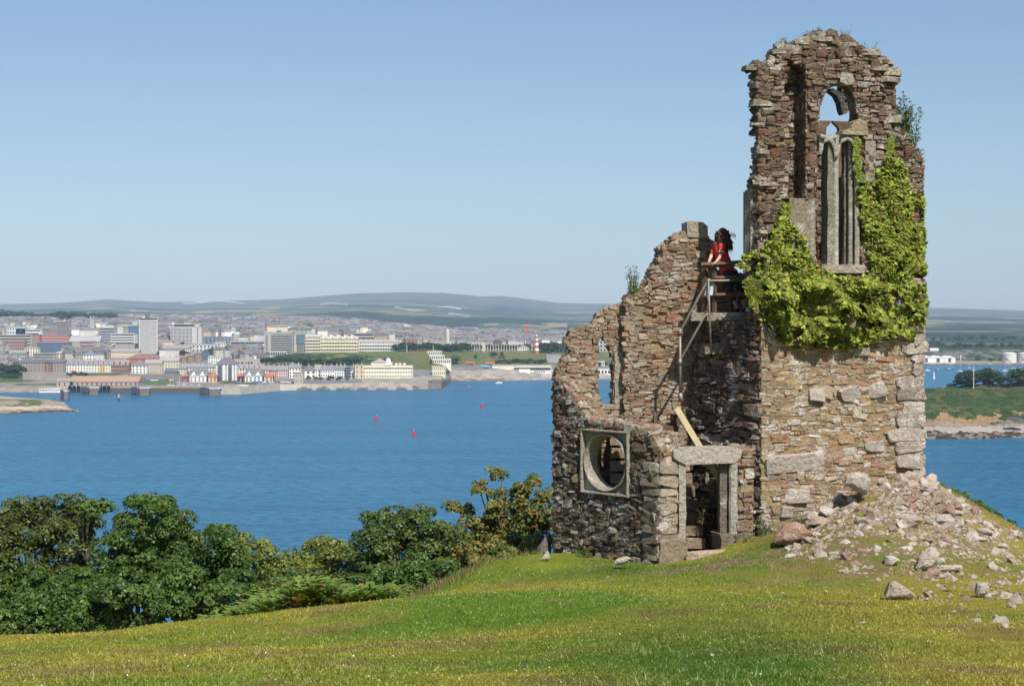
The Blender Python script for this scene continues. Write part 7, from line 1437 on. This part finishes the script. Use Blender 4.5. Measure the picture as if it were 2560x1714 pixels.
# --- houses climbing the hill
hp_ = [((.66, .61, .52), (.17, .17, .18)), ((.80, .78, .74), (.21, .21, .21)), ((.34, .31, .27), (.15, .15, .16)), ((.62, .54, .40), (.24, .18, .15)), ((.48, .45, .40), (.20, .20, .20)), ((.30, .20, .16), (.18, .17, .17))]
def house_geo(mb, x, y, z, w_, d, h, wc, rc, rz, win=True):
    Mx = np.eye(4); c, s_ = math.cos(rz), math.sin(rz); Mx[:2, :2] = [[c, -s_], [s_, c]]; Mx[:3, 3] = (x, y, z)
    mb.box(-w_/2, w_/2, 0, d, -5, h, wc, M=Mx); n0 = len(mb.V); mb.gable(-w_/2-.2, w_/2+.2, -.3, d+.3, h, d*.32, rc); mb.V[-1] = (Mx[:3, :3] @ mb.V[-1].T).T+Mx[:3, 3]
    if win:
        k = max(2, int(w_/4)); 
        for i in range(k): mb.box(-w_/2+w_*(i+.3)/k, -w_/2+w_*(i+.7)/k, -.12, 0, h*.55, h*.8, (.05, .06, .08), M=Mx)
        mb.box(w_*.3, w_*.3+1.2, d*.4, d*.6, h+d*.2, h+d*.42, (.5, .4, .32), M=Mx)
hm = []
for i in range(12):
    mb = MB(); wc, rc = hp_[i % 6]; house_geo(mb, 0, 0, 0, (10, 16, 24, 13)[i % 4], 9, 6+(i % 3), wc, rc, 0); hm.append(mb.mesh('hillside_house', M['wallp']))
def free_spot():
    while True:
        px = R_.uniform(-30, 1440); py = R_.uniform(790, 935)
        ridge = np.interp(px, [-900, 300, 700, 910, 1030, 1105, 1128, 1400], [792, 793, 798, 806, 819, 826, 827, 835]); low = np.interp(px, [0, 400, 640, 760, 900, 1000, 1110, 1180, 1330, 1440], [925, 920, 905, 860, 852, 862, 866, 866, 864, 866])
        if ridge < py < low and not any(a-5 < px < b_+5 and y0 < py < y1+10 for a, b_, y0, y1 in BOX): return px, py
spots = sorted([free_spot() for _ in range(2900)], key=lambda q: -q[1]); near = spots[:560][::2][:270]; ns_ = set(near)
for px, py in near:
    c = on_land(px, py); o = bpy.data.objects.new('hillside_house', hm[R_.randrange(12)]); o.location = c; o.rotation_euler = (0, 0, R_.uniform(-.7, .7)); link(o); k_ = hm.index(o.data); zz_ = ('at the left edge' if px < 90 else 'left of the tower block' if px < 345 else 'between the tower block and the hotel' if px < 660 else 'behind the grand crescent' if px < 900 else 'behind the tree belt right of the crescent' if px < 1180 else 'behind the flagpoles')
    tag(o, ('cream', 'white', 'dark stone', 'tan', 'grey', 'brown brick')[k_ % 6]+' walled '+('short', 'medium', 'long', 'narrow')[k_ % 4]+' house '+zz_+(', low by the quays' if py > 900 else ''), 'house', 'small houses of the lower city')
mb = MB()
for px, py in spots:
    if (px, py) in ns_: continue
    c = on_land(px, py); wc, rc = R_.choice(hp_); k = R_.uniform(.6, 1.3); house_geo(mb, c[0], c[1], c[2], R_.choice((9, 14, 22, 34)), R_.uniform(7, 10), R_.uniform(5, 9), tuple(np.array(wc)*k), tuple(np.array(rc)*k), R_.choice((R_.uniform(-.5, .5), R_.uniform(.9, 1.3))), win=False)
tag(mb.build('hillside_houses', M['wallp'], base=(0, 0, 0)), 'thousands of slate roofed houses climbing the hill', 'houses', kind='stuff')
for px, py, lb in ((17, 801, 'first'), (60, 804, 'second'), (99, 805, 'third'), (130, 805, 'fourth')): bld('villa', 'white villa among trees on the left ridge, %s from the left' % lb, 'house', px-8, px+9, py-12, py, WHITE, (.4, .36, .34), 'hip', .3, 10, nb=3, ns=2, group='white villas on the left ridge')
bld('school', 'long flat white building on the skyline above the crescent', 'building', 765, 812, 797, 803, WHITE, WHITE, depth=12)
bld('house', 'white mansion on the hillside among dark trees', 'house', 799, 821, 821, 833, (.78, .74, .7), GREYW, 'hip', .2, 12, nb=4, ns=2)
# --- the air between
m = bpy.data.materials.new('haze'); m.use_nodes = True; t_ = m.node_tree; t_.nodes.clear(); o_ = t_.nodes.new('ShaderNodeOutputMaterial'); pv = t_.nodes.new('ShaderNodeVolumePrincipled')
pv.inputs['Color'].default_value = (.56, .75, 1.0, 1); pv.inputs['Density'].default_value = 4.8e-5; pv.inputs['Anisotropy'].default_value = -0.15; t_.links.new(pv.outputs[0], o_.inputs['Volume'])
mb = MB(); mb.box(-17000, 17000, -400, 19500, -80, 760); hz = mb.build('haze', m, base=(0, 0, 0)); tag(hz, 'thin bluish summer haze', kind='stuff')
